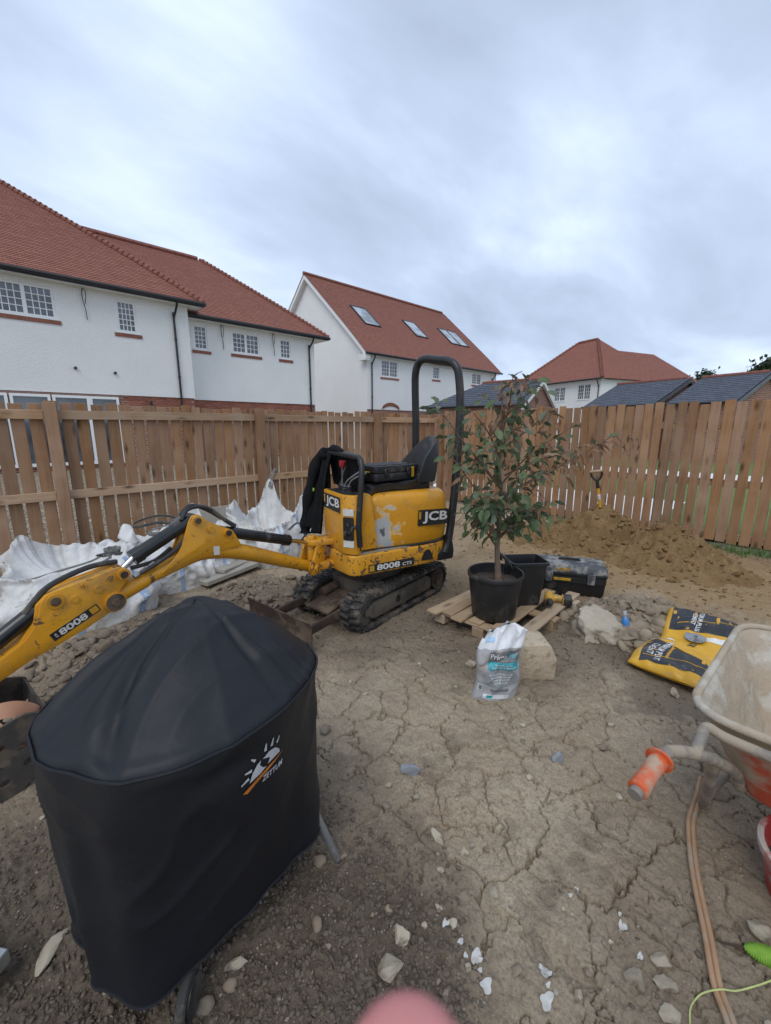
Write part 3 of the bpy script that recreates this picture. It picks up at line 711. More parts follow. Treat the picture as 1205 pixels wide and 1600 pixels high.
# main wing: facade x=-15.5 from y=-6 to 5.45; stepped wing: facade x=-16.2 from 5.45 to 10.95
prA = lambda d: d * .80 - .10 * math.exp(-d * 1.3) + .10
prB = lambda d: d * .80 - .08 * math.exp(-d * 1.3) + .08
zA = 2.455
winsA = [(.55, 1.86, 4.46, 5.27, 2, 4, 4), (3.36, 3.88, 4.36, 5.26, 1, 4, 5), (-2.6, -1.5, 4.46, 5.27, 2, 4, 4)]
winsB = [(5.84, 6.32, 4.24, 5.06, 1, 3, 5), (7.25, 8.36, 4.27, 5.03, 2, 3, 4), (9.28, 9.78, 4.28, 5.03, 1, 3, 4)]
for nm, X, y0, y1, wins, zt in (('wall', -15.5, -6., 5.45, winsA, 5.50), ('wall', -16.2, 5.452, 10.95, winsB, 5.28)):
    mb = MB(); wall_open(mb, (X, 0), (0, 1), (1, 0), y0, y1, zA, zt, [q_[:4] for q_ in wins])
    Xb = -23.4
    for (a, b_), (c_, d_) in (((X, y1), (Xb, y1)), ((Xb, y1), (Xb, y0)), ((Xb, y0), (X, y0))): mb.add(([(a, b_, zA), (c_, d_, zA), (c_, d_, zt), (a, b_, zt)], [(0, 1, 2, 3)]))
    mb.add(([(X, y0, zA), (X, y1, zA), (X - .05, y1, zA - .0), (X - .05, y0, zA - .0)], [(0, 1, 2, 3)]))
    hpart(mb, 'wall', M['render'], smooth=False)
    mb = MB(); mb.add(box(Xb, X - .045, y0, y1 - .01, 0, zA + .003)); hpart(mb, 'brick_base', M['brickwork'], smooth=False)
    for q_ in wins:
        Mx = HM @ basis((X, (q_[0] + q_[1]) / 2, q_[2]), (0, 1, 0), (0, 0, 1)); window(HA, Mx, q_[1] - q_[0], q_[3] - q_[2], *q_[4:])
bricks(HA, (-15.545, 0), (0, 1), (1, 0), 3.3, 5.44, zA - .305, 4); bricks(HA, (-16.245, 0), (0, 1), (1, 0), 5.5, 10.93, zA - .305, 4)
roof_obj('roof', [dict(o=(-15.15, 0), u=(0, 1), nn=(-1, 0), u0=-7, u1=5.87, kl=1, kr=1, D=5.6, ze=5.52, prof=prA),
                  dict(o=(0, 5.87), u=(-1, 0), nn=(0, -1), u0=15.15, u1=26.35, kl=1, kr=1, D=5.6, ze=5.52, prof=prA)], M['tile'], HA).data.transform(HM)
roof_obj('roof', [dict(o=(-15.85, 0), u=(0, 1), nn=(-1, 0), u0=1.2, u1=11.5, kl=0, kr=1, D=3.85, ze=5.30, prof=prB),
                  dict(o=(0, 11.5), u=(-1, 0), nn=(0, -1), u0=15.85, u1=23.55, kl=1, kr=1, D=3.85, ze=5.30, prof=prB)], M['tile'], HA).data.transform(HM)
def hipline(x, y, sx, sy, ze, pr_, D, n, parent, TM):
    pts = [Vector((x + sx * d, y + sy * d, ze + pr_(d) + .02)) for d in np.linspace(0, D, n)]
    L = .19; mb = MB()
    for p, q_ in zip(pts, pts[1:]):
        k = max(1, round((q_ - p).length / L))
        for i in range(k):
            a = p.lerp(q_, i / k); c_ = p.lerp(q_, (i + 1.25) / k); mb.add(tube([a + Vector((0, 0, .03)), c_], [.085, .05], 7))
    o = mb.build('hip_tiles', M['tilefix'], parent); o.data.transform(TM); o['kind'] = 'stuff'; return o
hipline(-15.15, 5.87, -1, -1, 5.52, prA, 5.5, 8, HA, HM); hipline(-15.85, 11.5, -1, -1, 5.30, prB, 3.85, 8, HA, HM)
o = ridge_tiles('ridge_tiles', (-19.70, 1.5, 5.30 + prB(3.85) + .03), (-19.70, 7.68, 5.30 + prB(3.85) + .03), HA, M['tilefix'], .3, .10); o.data.transform(HM)
for X, y0, y1, z in ((-15.15, -6.5, 5.87, 5.50), (-15.85, 5.5, 11.5, 5.28)):
    mb = MB(); mb.add(tube([(X + .03, y0, z), (X + .03, y1, z)], .062, 8)); mb.add(box(X - .02, X + .0, y0, y1, z - .09, z + .03)); hpart(mb, 'gutter', M['black_metal'])
    mb = MB(); mb.add(box(X - .37, X - .022, y0, y1 - .02, z - .075, z - .06)); hpart(mb, 'soffit', M['soffit'], smooth=False)
for y1, x0, z in ((5.87, -15.15, 5.50), (11.5, -15.85, 5.28)):
    mb = MB(); mb.add(tube([(x0 + .03, y1 + .03, z), (x0 - 8, y1 + .03, z)], .062, 8)); hpart(mb, 'gutter', M['black_metal'])
    mb = MB(); mb.add(box(x0 - 8, x0 - .02, y1 - .54, y1, z - .077, z - .062)); hpart(mb, 'soffit', M['soffit'], smooth=False)
for pts in ([(-15.13, 5.02, 5.46), (-15.2, 5.02, 5.30), (-15.43, 4.98, 5.0), (-15.44, 4.98, 4.8), (-15.44, 4.98, .3)], [(-15.83, 10.70, 5.24), (-15.9, 10.70, 5.08), (-16.13, 10.66, 4.8), (-16.14, 10.66, 4.6), (-16.14, 10.66, .3)]):
    downpipe(HA, [Vector(HM @ Vector(p)) for p in pts])
for x, y, z in ((-15.47, 2.55, 5.40), (-16.17, 6.85, 5.18), (-16.17, 8.95, 5.18)):     # loose cable tails under the eaves
    mb = MB(); mb.add(tube(smoothpath([(x, y, z), (x + .05, y - .03, z - .25), (x + .03, y + .02, z - .6), (x + .02, y + .03, z - .85)], 5), .011, 6)); mb.add(tube(smoothpath([(x, y, z), (x + .08, y + .06, z - .1), (x + .04, y + .03, z - .42)], 5), .009, 6)); hpart(mb, 'cable', M['cable'])
for x, y, z in ((-15.46, 2.13, 3.16), (-15.46, 3.12, 3.10)):
    mb = MB(); mb.add(cyl((x - .06, y, z), (x + .03, y, z + .01), .04, 10)); hpart(mb, 'vent', M['black_metal'])
# bifold doors on the garden side of the main wing
dr = None
for i, (a, c_) in enumerate(((-1.3, -.42), (-.36, .52), (.56, 1.44), (1.48, 2.36), (2.36, 3.12))):
    mb = MB()
    for q_ in ((a, a + .07, .36, 2.385), (c_ - .07, c_, .36, 2.385), (a + .07, c_ - .07, .36, .45), (a + .07, c_ - .07, 2.31, 2.385)): mb.add(box(-15.55, -15.44, q_[0], q_[1], q_[2], q_[3]))
    d_ = hpart(mb, 'door', M['white'], smooth=False); mb = MB(); mb.add(box(-15.51, -15.50, a + .07, c_ - .07, .45, 2.31)); g_ = mb.build('pane', M['glass'], d_, smooth=False); g_.data.transform(HM)
mb = MB(); mb.add(box(-15.46, -15.40, 4.0, 4.06, 2.12, 2.30)); mb.add(tube([(-15.5, 4.03, 2.2), (-15.40, 4.03, 2.31)], .02, 6)); hpart(mb, 'wall_lantern', M['black_metal'])

HB = thing('gabled_house', 'white rendered gabled house with rooflights in its red tiled roof', 'house', (-23, 22, .25)); bpy.context.view_layer.update(); TB = Matrix.Translation((23, -22, -.25))
def bpart(mb, name, m, **k):
    o = mb.build(name, m, HB, **k); o.data.transform(TB); return o
XB, YB0, YB1, zB, DB = -18.07, 15.62, 28.5, 5.40, 5.75
prC = lambda d: d * .885 - .12 * math.exp(-d * 1.2) + .12
winsC = [(16.72, 18.02, 4.30, 5.20, 2, 3, 4), (21.2, 21.85, 4.5, 5.24, 1, 3, 4), (25.45, 26.55, 4.45, 5.2, 2, 3, 4)]
mb = MB(); wall_open(mb, (XB, 0), (0, 1), (1, 0), YB0, YB1, 2.45, 5.38, [q_[:4] for q_ in winsC])
gx = [XB - d for d in np.linspace(0, DB * 2 - .6, 24)]
for y_ in (YB0, YB1):
    for a, c_ in zip(gx, gx[1:]):
        za, zc_ = [zB - .05 + prC(min(max(abs(XB + .3 - q_), 0), DB) if abs(XB + .3 - q_) <= DB else 2 * DB - abs(XB + .3 - q_)) for q_ in (a, c_)]
        mb.add(([(a, y_, 0), (c_, y_, 0), (c_, y_, zc_), (a, y_, za)], [(0, 1, 2, 3)]))
bpart(mb, 'wall', M['render'], smooth=False)
mb = MB(); mb.add(box(-28, XB - .04, YB0 + .01, YB1 - .01, 0, 2.455)); bpart(mb, 'brick_base', M['brickwork'], smooth=False)
for q_ in winsC: window(HB, TB @ basis((XB, (q_[0] + q_[1]) / 2, q_[2]), (0, 1, 0), (0, 0, 1)), q_[1] - q_[0], q_[3] - q_[2], *q_[4:])
roof_obj('roof', [dict(o=(-17.77, 0), u=(0, 1), nn=(-1, 0), u0=15.3, u1=28.8, kl=0, kr=.0, D=DB, ze=zB, prof=prC),
                  dict(o=(-17.77 - 2 * DB, 0), u=(0, -1), nn=(1, 0), u0=-28.8, u1=-15.3, kl=0, kr=0, D=DB, ze=zB, prof=prC)], M['tile'], HB).data.transform(TB)
o = ridge_tiles('ridge_tiles', (-17.77 - DB, 15.3, zB + prC(DB) + .03), (-17.77 - DB, 28.8, zB + prC(DB) + .03), HB, M['tilefix'], .3, .11); o.data.transform(TB)
mb = MB(); dd = np.linspace(0, DB, 14)        # white verge board down the gable
for a, c_ in zip(dd, dd[1:]):
    for (d1, d2, s_) in ((a, c_, 1), (a, c_, -1)):
        x1, x2 = (-17.77 - d1, -17.77 - d2) if s_ > 0 else (-17.77 - 2 * DB + d1, -17.77 - 2 * DB + d2); z1, z2 = zB + prC(d1) - .03, zB + prC(d2) - .03
        mb.add(([(x1, 15.33, z1), (x2, 15.33, z2), (x2, 15.33, z2 - .26), (x1, 15.33, z1 - .26), (x1, 15.64, z1), (x2, 15.64, z2), (x2, 15.64, z2 - .26), (x1, 15.64, z1 - .26)], [(0, 1, 2, 3), (3, 2, 6, 7), (4, 5, 6, 7)]))
mb.add(box(-18.35, -17.80, 15.28, 15.64, 5.02, 5.34)); bpart(mb, 'verge_board', M['soffit'], smooth=False)
mb = MB(); mb.add(tube([(-17.74, 15.3, 5.38), (-17.74, 28.8, 5.38)], .065, 8)); bpart(mb, 'gutter', M['black_metal'])
mb = MB(); mb.add(box(-18.06, -17.8, 15.64, 28.6, 5.29, 5.31)); bpart(mb, 'soffit', M['soffit'], smooth=False)
for y_ in (15.95, 27.9): downpipe(HB, [Vector(TB @ Vector(p)) for p in [(-17.72, y_, 5.34), (-17.8, y_, 5.15), (-18.0, y_, 4.85), (-18.01, y_, 4.6), (-18.01, y_, .3)]])
for y0, y1, d0, d1, k in ((17.2, 18.35, 2.2, 3.6, 1), (21.55, 22.6, 2.1, 3.4, 1), (25.3, 27.3, 2.1, 3.45, 2)):
    p = Vector((-17.77 - d0, y0, zB + prC(d0))); q_ = Vector((-17.77 - d1, y0, zB + prC(d1))); up_ = (q_ - p); Mx = TB @ basis(p, (0, 1, 0), up_); h_ = up_.length; w_ = y1 - y0
    mb = MB()
    for a in ((-.06, 0, -.06, h_ + .06), (w_, w_ + .06, -.06, h_ + .06), (0, w_, -.06, 0), (0, w_, h_, h_ + .06)): mb.add(box(a[0], a[1], a[2], a[3], -.02, .075), Mx)
    if k == 2: mb.add(box(w_ / 2 - .04, w_ / 2 + .04, 0, h_, -.02, .07), Mx)
    rl = mb.build('rooflight', M['black_metal'], HB, smooth=False); mb = MB(); mb.add(box(0, w_, 0, h_, .03, .05), Mx); mb.build('pane', M['skyglass'], rl, smooth=False)
mb = MB(); n = 17                              # segmental brick arch over the ground-floor window
for i in range(n):
    a = R(62 + 56 * i / (n - 1)); rr_ = 1.45; c_ = Vector((XB + .02, 17.45, 1.22)); d_ = Vector((0, -math.cos(a), math.sin(a)))
    mb.add(box(-.05, .02, -.034, .034, 0, .2), Matrix.Translation(c_ + d_ * rr_) @ Matrix.Rotation(-(math.pi / 2 - a), 4, 'X'))
bpart(mb, 'brick_arch', M['brick'], smooth=False)

def hip_house(name, label, K, ang, L1, L2, ze, D, slope, mat_, wins, wallm, tiles=True, z0=0):
    """hipped house: local x along the long eave away from corner K, local y back"""
    T = thing(name, label, 'house', (K[0], K[1], z0), ang); mb = MB(); pr_ = lambda d: d * slope
    wall_open(mb, (0, .3), (1, 0), (0, -1), .3, L1 - .3, 0, ze, [q_[:4] for q_ in wins])
    for (a, b_), (c_, d_) in (((.3, .3), (.3, L2 - .3)), ((L1 - .3, .3), (L1 - .3, L2 - .3)), ((.3, L2 - .3), (L1 - .3, L2 - .3))): mb.add(([(a, b_, 0), (c_, d_, 0), (c_, d_, ze), (a, b_, ze)], [(0, 1, 2, 3)]))
    mb.build('wall', wallm, T, smooth=False)
    k2 = 1.0
    roof_obj('roof', [dict(o=(0, 0), u=(1, 0), nn=(0, 1), u0=0, u1=L1, kl=1, kr=1, D=D, ze=ze, prof=pr_), dict(o=(0, 0), u=(0, 1), nn=(1, 0), u0=0, u1=L2, kl=1, kr=1, D=D, ze=ze, prof=pr_),
                      dict(o=(L1, 0), u=(0, 1), nn=(-1, 0), u0=0, u1=L2, kl=1, kr=1, D=D, ze=ze, prof=pr_), dict(o=(0, L2), u=(1, 0), nn=(0, -1), u0=0, u1=L1, kl=1, kr=1, D=D, ze=ze, prof=pr_)], mat_, T)
    for a, b_ in (((0, 0), (D, D)), ((L1, 0), (L1 - D, D))): o = ridge_tiles('hip_tiles', (*a, ze + .03), (*b_, ze + D * slope + .03), T, M['tilefix'], .3, .12, True)
    ridge_tiles('ridge_tiles', (D, D, ze + D * slope + .03), (L1 - D, D, ze + D * slope + .03), T, M['tilefix'], .3, .12)
    mb = MB()
    for a, b_ in (((0, -.03), (L1, -.03)), ((-.03, 0), (-.03, L2))): mb.add(tube([(*a, ze - .02), (*b_, ze - .02)], .07, 8))
    mb.build('gutter', M['black_metal'], T); mb = MB(); mb.add(box(.02, L1 - .02, .0, .299, ze - .09, ze - .07)); mb.add(box(.0, .299, .301, L2, ze - .09, ze - .07)); mb.build('soffit', M['soffit'], T, smooth=False)
    for q_ in wins: window(T, basis(((q_[0] + q_[1]) / 2, .3, q_[2]), (1, 0, 0), (0, 0, 1)), q_[1] - q_[0], q_[3] - q_[2], *q_[4:], sill=False)
    return T
# far corner house: seen from its corner; local x runs from the far left eave end to the corner
Kc = Vector((-12.16, 33.17)); e1 = Vector((-.9475, .3197)); Lc = 9.7
org = Kc + e1 * Lc; angc = math.atan2(-e1.y, -e1.x)
HC = hip_house('corner_house', 'white rendered house with tall red hipped roof beyond the slate garages', (org.x, org.y), angc, Lc, 8.0, 5.0, 3.9, .93, M['tile'],
               [(.7, 1.6, 3.6, 4.6, 2, 3, 4), (3.2, 3.85, 3.8, 4.55, 1, 3, 4), (5.0, 6.15, 3.55, 4.65, 2, 3, 4), (7.35, 8.55, 3.55, 4.7, 2, 3, 4)], M['render'])
roof_obj('roof', [dict(o=(Lc + .01, 0), u=(0, 1), nn=(-1, 0), u0=4.4, u1=12.6, kl=0, kr=1, D=2.9, ze=4.98, prof=lambda d: d * .93), dict(o=(0, 12.6), u=(1, 0), nn=(0, -1), u0=Lc - 5.8, u1=Lc + .01, kl=1, kr=1, D=2.9, ze=4.98, prof=lambda d: d * .93)], M['tile'], HC)
mb = MB(); mb.add(box(Lc - 5.5, Lc - .3, 7.71, 12.3, 0, 4.97)); mb.build('wing_wall', M['render'], HC, smooth=False)
downpipe(HC, [Vector(p) for p in [(Lc - .45, 0, 4.95), (Lc - .42, .1, 4.7), (Lc - .42, .24, 4.4), (Lc - .42, .24, 4.2), (Lc - .42, .24, .2)]])
mb = MB(); mb.add(box(-.6, .1, 6.2, 7.0, 4.0, 7.0)); ch = mb.build('chimney', M['brickwork'], HC, smooth=False)
for a in (-.42, -.08): mb = MB(); mb.add(lathe([(.13, 7.0), (.11, 7.5), (.14, 7.52), (.14, 7.58)], 12, a, 6.6)); mb.build('chimney_pot', M['tilefix'], ch)

def garage(name, label, org, ang, L, W, ze, slope, gable_right=True, hip_left=False):
    """slate-roofed garage: ridge along local x"""
    T = thing(name, label, 'garage', (org[0], org[1], 0), ang); h = W / 2; mb = MB(); pr_ = lambda d: d * slope; mb.add(box(.15, L - .15, .15, W - .15, 0, ze - .02)); mb.build('wall', M['brickwork'], T, smooth=False)
    mb = MB()
    for x_ in ([L - .15] if hip_left else [L - .15, .15]): mb.add(([(x_, .15, ze - .02), (x_, W - .15, ze - .02), (x_, h, ze + (h - .15) * slope)], [(0, 1, 2)]))
    mb.build('gable', M['brickwork'], T, smooth=False)
    kl = 1 if hip_left else 0; s_ = [dict(o=(0, 0), u=(1, 0), nn=(0, 1), u0=0, u1=L, kl=kl, kr=0, D=h, ze=ze, prof=pr_, gauge=.2), dict(o=(0, W), u=(1, 0), nn=(0, -1), u0=0, u1=L, kl=kl, kr=0, D=h, ze=ze, prof=pr_, gauge=.2)]
    if hip_left: s_.append(dict(o=(0, 0), u=(0, 1), nn=(1, 0), u0=0, u1=W, kl=1, kr=1, D=h, ze=ze, prof=pr_, gauge=.2))
    roof_obj('roof', s_, M['slate'], T); zr = ze + h * slope
    ridge_tiles('ridge_tiles', (h if hip_left else 0, h, zr + .02), (L, h, zr + .02), T, M['tilefix'], .3, .08)
    mb = MB()
    for sgn in (0, 1):
        y0 = 0 if sgn == 0 else W
        mb.add(([(L + .02, y0, ze - .02), (L + .02, h, zr - .02), (L + .02, h, zr - .2), (L + .02, y0, ze - .2), (L - .1, y0, ze - .02), (L - .1, h, zr - .02), (L - .1, h, zr - .2), (L - .1, y0, ze - .2)], [(0, 1, 2, 3), (3, 2, 6, 7), (4, 5, 6, 7)]))
    mb.build('verge_board', M['soffit'] if hip_left else M['lead'], T, smooth=False); mb = MB(); mb.add(tube([(0, -.03, ze), (L, -.03, ze)], .055, 8)); mb.build('gutter', M['black_metal'], T); return T
aG = math.atan2(-.27, 1)
garage('slate_garage', 'slate roofed brick garage right beside the white corner house', (-8.9, 22.0), aG, 3.5, 5.4, 2.42, .46)
garage('slate_garage', 'slate roofed brick garage standing before dark tree tops', (-5.18, 21.5), aG, 2.55, 5.4, 2.42, .46)
garage('slate_garage', 'hipped slate garage with white verge in front of the gabled house', (-14.6, 16.35), math.atan2(.12, 1), 5.3, 4.4, 2.42, .56, hip_left=True)

# far trees
def far_tree(loc, h, r_, seed, label):
    T = thing('tree', label, 'tree', (*loc, 0)); q_ = random.Random(seed); mb = MB(); mb.add(tube([(0, 0, 0), (.1, 0, h * .4), (0, .1, h * .75)], [.3, .22, .06], 8))
    for k in range(9): a = q_.uniform(0, 6.28); z = h * q_.uniform(.35, .7); mb.add(tube([(0, 0, z), (math.cos(a) * r_ * .7, math.sin(a) * r_ * .7, z + h * .2)], [.1, .02], 5))
    mb.build('trunk', M['bark'], T); n = 9000; rs = np.random.RandomState(seed); cl = rs.normal(size=(46, 3)); cl /= np.linalg.norm(cl, axis=1)[:, None]; cl *= (rs.rand(46, 1) ** .45) * np.array([r_, r_, h * .36]); cl[:, 2] += h * .64
    c_ = cl[rs.randint(0, 46, n)] + rs.normal(size=(n, 3)) * r_ * .15; d1 = rs.normal(size=(n, 3)); d2 = rs.normal(size=(n, 3)); d1 *= .2 / np.linalg.norm(d1, axis=1)[:, None]; d2 *= .13 / np.linalg.norm(d2, axis=1)[:, None]
    V = np.stack([c_ - d1, c_ + d2, c_ + d1, c_ - d2], 1).reshape(-1, 3); F = np.arange(n * 4).reshape(-1, 4); obj('crown', npmesh('crown', V, F, M['fartree'], False), T)['kind'] = 'stuff'
far_tree((-10.6, 55), 6.9, 2.4, 4, 'dark leafy tree showing between the two slate garages'); far_tree((-2.6, 44), 6.5, 2.8, 5, 'broad dark tree rising behind the brick garage gable')
# ================================================================ MINI EXCAVATOR
S0 = Vector((-2.47, 2.27, 0)); EX = thing('mini_excavator', 'yellow mini excavator with black roll bar, its arm reaching over the white bags', 'excavator', S0)
LOWA, UPA, BOA = R(-82), R(-104), R(-82)
ML = frame((-2.53 - S0.x, 2.26 - S0.y, 0), LOWA); MU = frame((0, 0, 0), UPA)
bo = MU @ Vector((.62, 0, 0)); MBo = frame(bo, BOA)              # boom frame: x out along the boom, y left, z up
def ep(mb, name, m, Mx, parent=None, **k):
    o = mb.build(name, m, parent or EX, **k); o.data.transform(Mx); return o
# tracks
def stadium(r, L, zc, n=14):
    p = []
    for i in range(n + 1): a = -math.pi / 2 + math.pi * i / n; p.append((L + r * math.cos(a), zc + r * math.sin(a)))
    for i in range(n + 1): a = math.pi / 2 + math.pi * i / n; p.append((-L + r * math.cos(a), zc + r * math.sin(a)))
    return p
def along(poly, step):
    P = [Vector(p) for p in poly] + [Vector(poly[0])]; tot = sum((b_ - a).length for a, b_ in zip(P, P[1:])); n = int(round(tot / step)); out = []; d = 0; i = 0; acc = 0
    for k in range(n):
        t_ = tot * k / n
        while acc + (P[i + 1] - P[i]).length < t_: acc += (P[i + 1] - P[i]).length; i += 1
        u = (P[i + 1] - P[i]).normalized(); out.append((P[i] + u * (t_ - acc), u))
    return out
TR, TL, TZ = .122, .475, .148
for sgn in (1, -1):
    yc = .265 * sgn; mb = MB(); so, si = stadium(TR, TL, TZ), stadium(TR - .022, TL, TZ)
    mb.add(loft([[(so[i][0], yc - .09, so[i][1]), (so[i][0], yc + .09, so[i][1]), (si[i][0], yc + .09, si[i][1]), (si[i][0], yc - .09, si[i][1])] for i in range(len(so))], True))
    for k, (p, u) in enumerate(along(so, .052)):
        nn_ = Vector((u.y, -u.x)); Mx = Matrix(((u.x, 0, nn_.x, p.x), (0, 1, 0, yc), (u.y, 0, nn_.y, p.y), (0, 0, 0, 1)))
        for s_, off in ((1, 0), (-1, .026)):
            y0, y1 = (.004, .088) if s_ > 0 else (-.088, -.004)
            vs, fs = box(-.015 + off, .015 + off, y0, y1, -.004, .020); vs = [(x * (.72 if z > 0 else 1) + (.012 * abs(y_) / .088 if s_ else 0) + (off * .28 if z > 0 else 0), y_ * (.95 if z > 0 else 1), z) for x, y_, z in vs]; mb.add((vs, fs), Mx)
    tk = ep(mb, 'track', M['rubber'], ML, bevel=0, ang=30)
    mb = MB(); mb.add(prism(rpoly([(-.36, .085), (.42, .085), (.47, .12), (.47, .18), (.42, .215), (-.30, .215), (-.36, .18)], .02), -.075, .075), Matrix.Translation((0, yc, 0)) @ XZ); ep(mb, 'track_frame', M['trackframe'], ML, tk, bevel=.006)
    mb = MB(); mb.add(cyl((.12, yc + .076 * sgn, .15), (.12, yc + .080 * sgn, .15), .028, 14)); ep(mb, 'grease_hole', M['blk'], ML, tk)
    mb = MB(); mb.add(cyl((-TL, yc - .06, TZ), (-TL, yc + .078, TZ) if sgn > 0 else (-TL, yc + .06, TZ), .098, 22)); mb.add(cyl((-TL, yc - .092, TZ), (-TL, yc + .092, TZ), .062, 18))
    for k in range(6): a = k * math.pi / 3; mb.add(cyl((-TL + .045 * math.cos(a), yc - .097, TZ + .045 * math.sin(a)), (-TL + .045 * math.cos(a), yc + .097, TZ + .045 * math.sin(a)), .008, 8))
    ep(mb, 'sprocket', M['rust'], ML, tk)
    mb = MB(); mb.add(cyl((TL, yc - .05, TZ), (TL, yc + .05, TZ), .096, 22)); mb.add(cyl((TL, yc - .07, TZ), (TL, yc + .07, TZ), .03, 12)); ep(mb, 'idler', M['trackframe'], ML, tk)
    for fx in (-.2, .02, .24): mb = MB(); mb.add(cyl((fx, yc - .055, .085), (fx, yc + .055, .085), .042, 14)); ep(mb, 'roller', M['rust'], ML, tk)
mb = MB(); mb.add(prism(rpoly([(-.3, -.2), (.34, -.2), (.34, .2), (-.3, .2)], .06), .14, .30)); mb.add(lathe([(.24, .29), (.24, .36), (.2, .37), (.2, .405)], 28)); ep(mb, 'undercarriage', M['trackframe'], ML, bevel=.008)
mb = MB(); mb.add(tube([(.35, -.12, .22), (.5, -.12, .20)], .04, 10)); mb.add(box(.3, .62, -.14, .10, .24, .262), Matrix.Rotation(.18, 4, 'Y')); mb.add(cyl((.44, -.19, .155), (.44, .2, .155), .03, 12)); ep(mb, 'blade_linkage', M['rust'], ML, bevel=.004)
# dozer blade
mb = MB(); sec = [(.99, .05), (.972, .07), (.958, .13), (.964, .20), (.98, .25), (.99, .25), (.976, .20), (.970, .13), (.984, .075), (1.0, .05)]
mb.add(loft([[(x, y_, z) for x, z in sec] for y_ in (-.40, .28)])); bl = ep(mb, 'dozer_blade', M['rust'], ML, ang=50)
for s_ in (.17, -.23): mb = MB(); mb.add(prism(rpoly([(.30, .13), (.96, .09), (.96, .15), (.6, .18), (.30, .21)], .01), -.012, .012), Matrix.Translation((0, s_, 0)) @ XZ); ep(mb, 'blade_arm', M['rust'], ML, bl, bevel=.003)
# upper platform
plat = rpoly([(-.51, -.30), (-.28, -.345), (.30, -.345), (.42, -.22), (.46, -.13), (.46, .13), (.42, .345), (-.28, .345), (-.51, .26)], [.16, .1, .08, .05, .03, .03, .07, .1, .2], 6)
mb = MB(); mb.add(prism(plat, .405, .565)); ep(mb, 'slew_platform', M['yellow_worn'], MU, bevel=.016, segs=3)
deck = [(x * .965, y_ * .955) for x, y_ in plat]; mb = MB(); mb.add(prism([p for p in deck], .560, .578)); dk_ = ep(mb, 'deck_plate', M['trackframe'], MU, bevel=.003)
M['deckgrey'] = pm('worn_deck_paint', (.30, .27, .22), (.20, .17, .13), 9, .75, dirt=(.42, .24, .05), damt=.3, dscale=7); dk_.data.materials[0] = M['deckgrey']
# engine cover: rounded tub, narrower at the footwell
cov = []; cp = (.15, .31, .715)
def cov_ring(z, ins, lift=0):
    p = rpoly([(-.50 + ins, -.30 + ins), (-.30, -.335 + ins), (.235 - ins, -.335 + ins), (.235 - ins, .335 - ins), (-.28, .335 - ins), (-.50 + ins, .27 - ins)], [.12, .12, .05, .05, .12, .15], 8)
    out = []
    for x, y_ in p:
        if y_ > .1: y_ -= .055 * float(sst(-.02, .12, np.array(x))) * (.55 + .45 * math.sin(math.pi * min(1, max(0, (z - .58) / .42))))
        out.append((x, y_, z))
    return out
rings = [cov_ring(z, i_) for z, i_ in ((.580, .012), (.60, .002), (.66, -.004), (.74, -.008), (.82, -.008), (.90, -.002), (.945, .008), (.972, .024), (.988, .048), (.995, .085))]
def ring_n(r_, n):
    P = [Vector(p) for p in r_] + [Vector(r_[0])]; D_ = [0]
    for a, b_ in zip(P, P[1:]): D_.append(D_[-1] + (b_ - a).length)
    o_ = []; i = 0
    for k in range(n):
        t_ = D_[-1] * k / n
        while D_[i + 1] < t_: i += 1
        o_.append(P[i].lerp(P[i + 1], (t_ - D_[i]) / max(1e-9, D_[i + 1] - D_[i])))
    return o_
mb = MB(); mb.add(loft([ring_n(r_, 110) for r_ in rings])); M['yellow_peel'] = yellow_paint('machine_yellow_peeled', .25, tuple(MU @ Vector(cp))); ec = ep(mb, 'engine_cover', M['yellow_peel'], MU, ang=60)
mb = MB(); mb.add(tube([tuple(p) for p in ring_n([(x, y_, .578) for x, y_, z in cov_ring(.58, .004)], 60)], .010, 6, closed=True)); ep(mb, 'cover_seal', M['blk'], MU, ec)
# footwell side panel with black edge trim
sp_ = rpoly([(.215, .60), (.215, .66), (.250, .98), (.265, 1.01), (.315, 1.012), (.335, .99), (.345, .60)], [.01, .02, .02, .02, .02, .02, .01], 3)
mb = MB(); mb.add(prism(sp_, -.335, -.275), XZ); fp = ep(mb, 'footwell_panel', M['yellow'], MU, bevel=.006)
mb = MB(); mb.add(tube([(.352, .338, .60), (.350, .338, .80), (.342, .338, .985)], .007, 6)); ep(mb, 'edge_trim', M['blk'], MU, fp)
# console
con = rpoly([(.455, -.10), (.455, .270), (.395, .345), (.355, .345), (.30, .28), (.30, -.10)], [.02, .03, .02, .01, .01, .02], 3)
mb = MB(); mb.add(prism(con, .575, 1.005)); cs = ep(mb, 'control_console', M['yellow'], MU, bevel=.010)
mb = MB(); mb.add(prism([(.372 + (x - .372) * .78, .10 + (y_ - .10) * .84) for x, y_ in con], 1.0, 1.008)); ep(mb, 'console_top', M['plastic'], MU, cs)
MF = basis((.4255, .3075, 0), (-.06, .075, 0), (0, 0, 1))
for z, h_, mm in ((.885, .05, 'label_white'), (.655, .055, 'label_white')): mb = MB(); mb.add(rectgrid(.085, h_, 1, 1), Matrix.Translation((0, 0, 0)) @ MF @ Matrix.Translation((0, z, .004))); ep(mb, 'label', M[mm], MU, cs)
mb = MB(); mb.add(prism(rrect(.042, .085, .012), 0, .006), MF @ Matrix.Translation((0, .765, .001))); ep(mb, 'instrument_panel', M['blk'], MU, cs, smooth=False)
mb = MB(); mb.add(cyl((0, .80, .004), (0, .80, .02), .012, 10), MF); mb.add(cyl((.012, .74, .004), (.012, .74, .022), .010, 10), MF); mb.add(box(-.03, -.005, .72, .75, .004, .03), MF); ep(mb, 'switch', M['hose'], MU, cs)
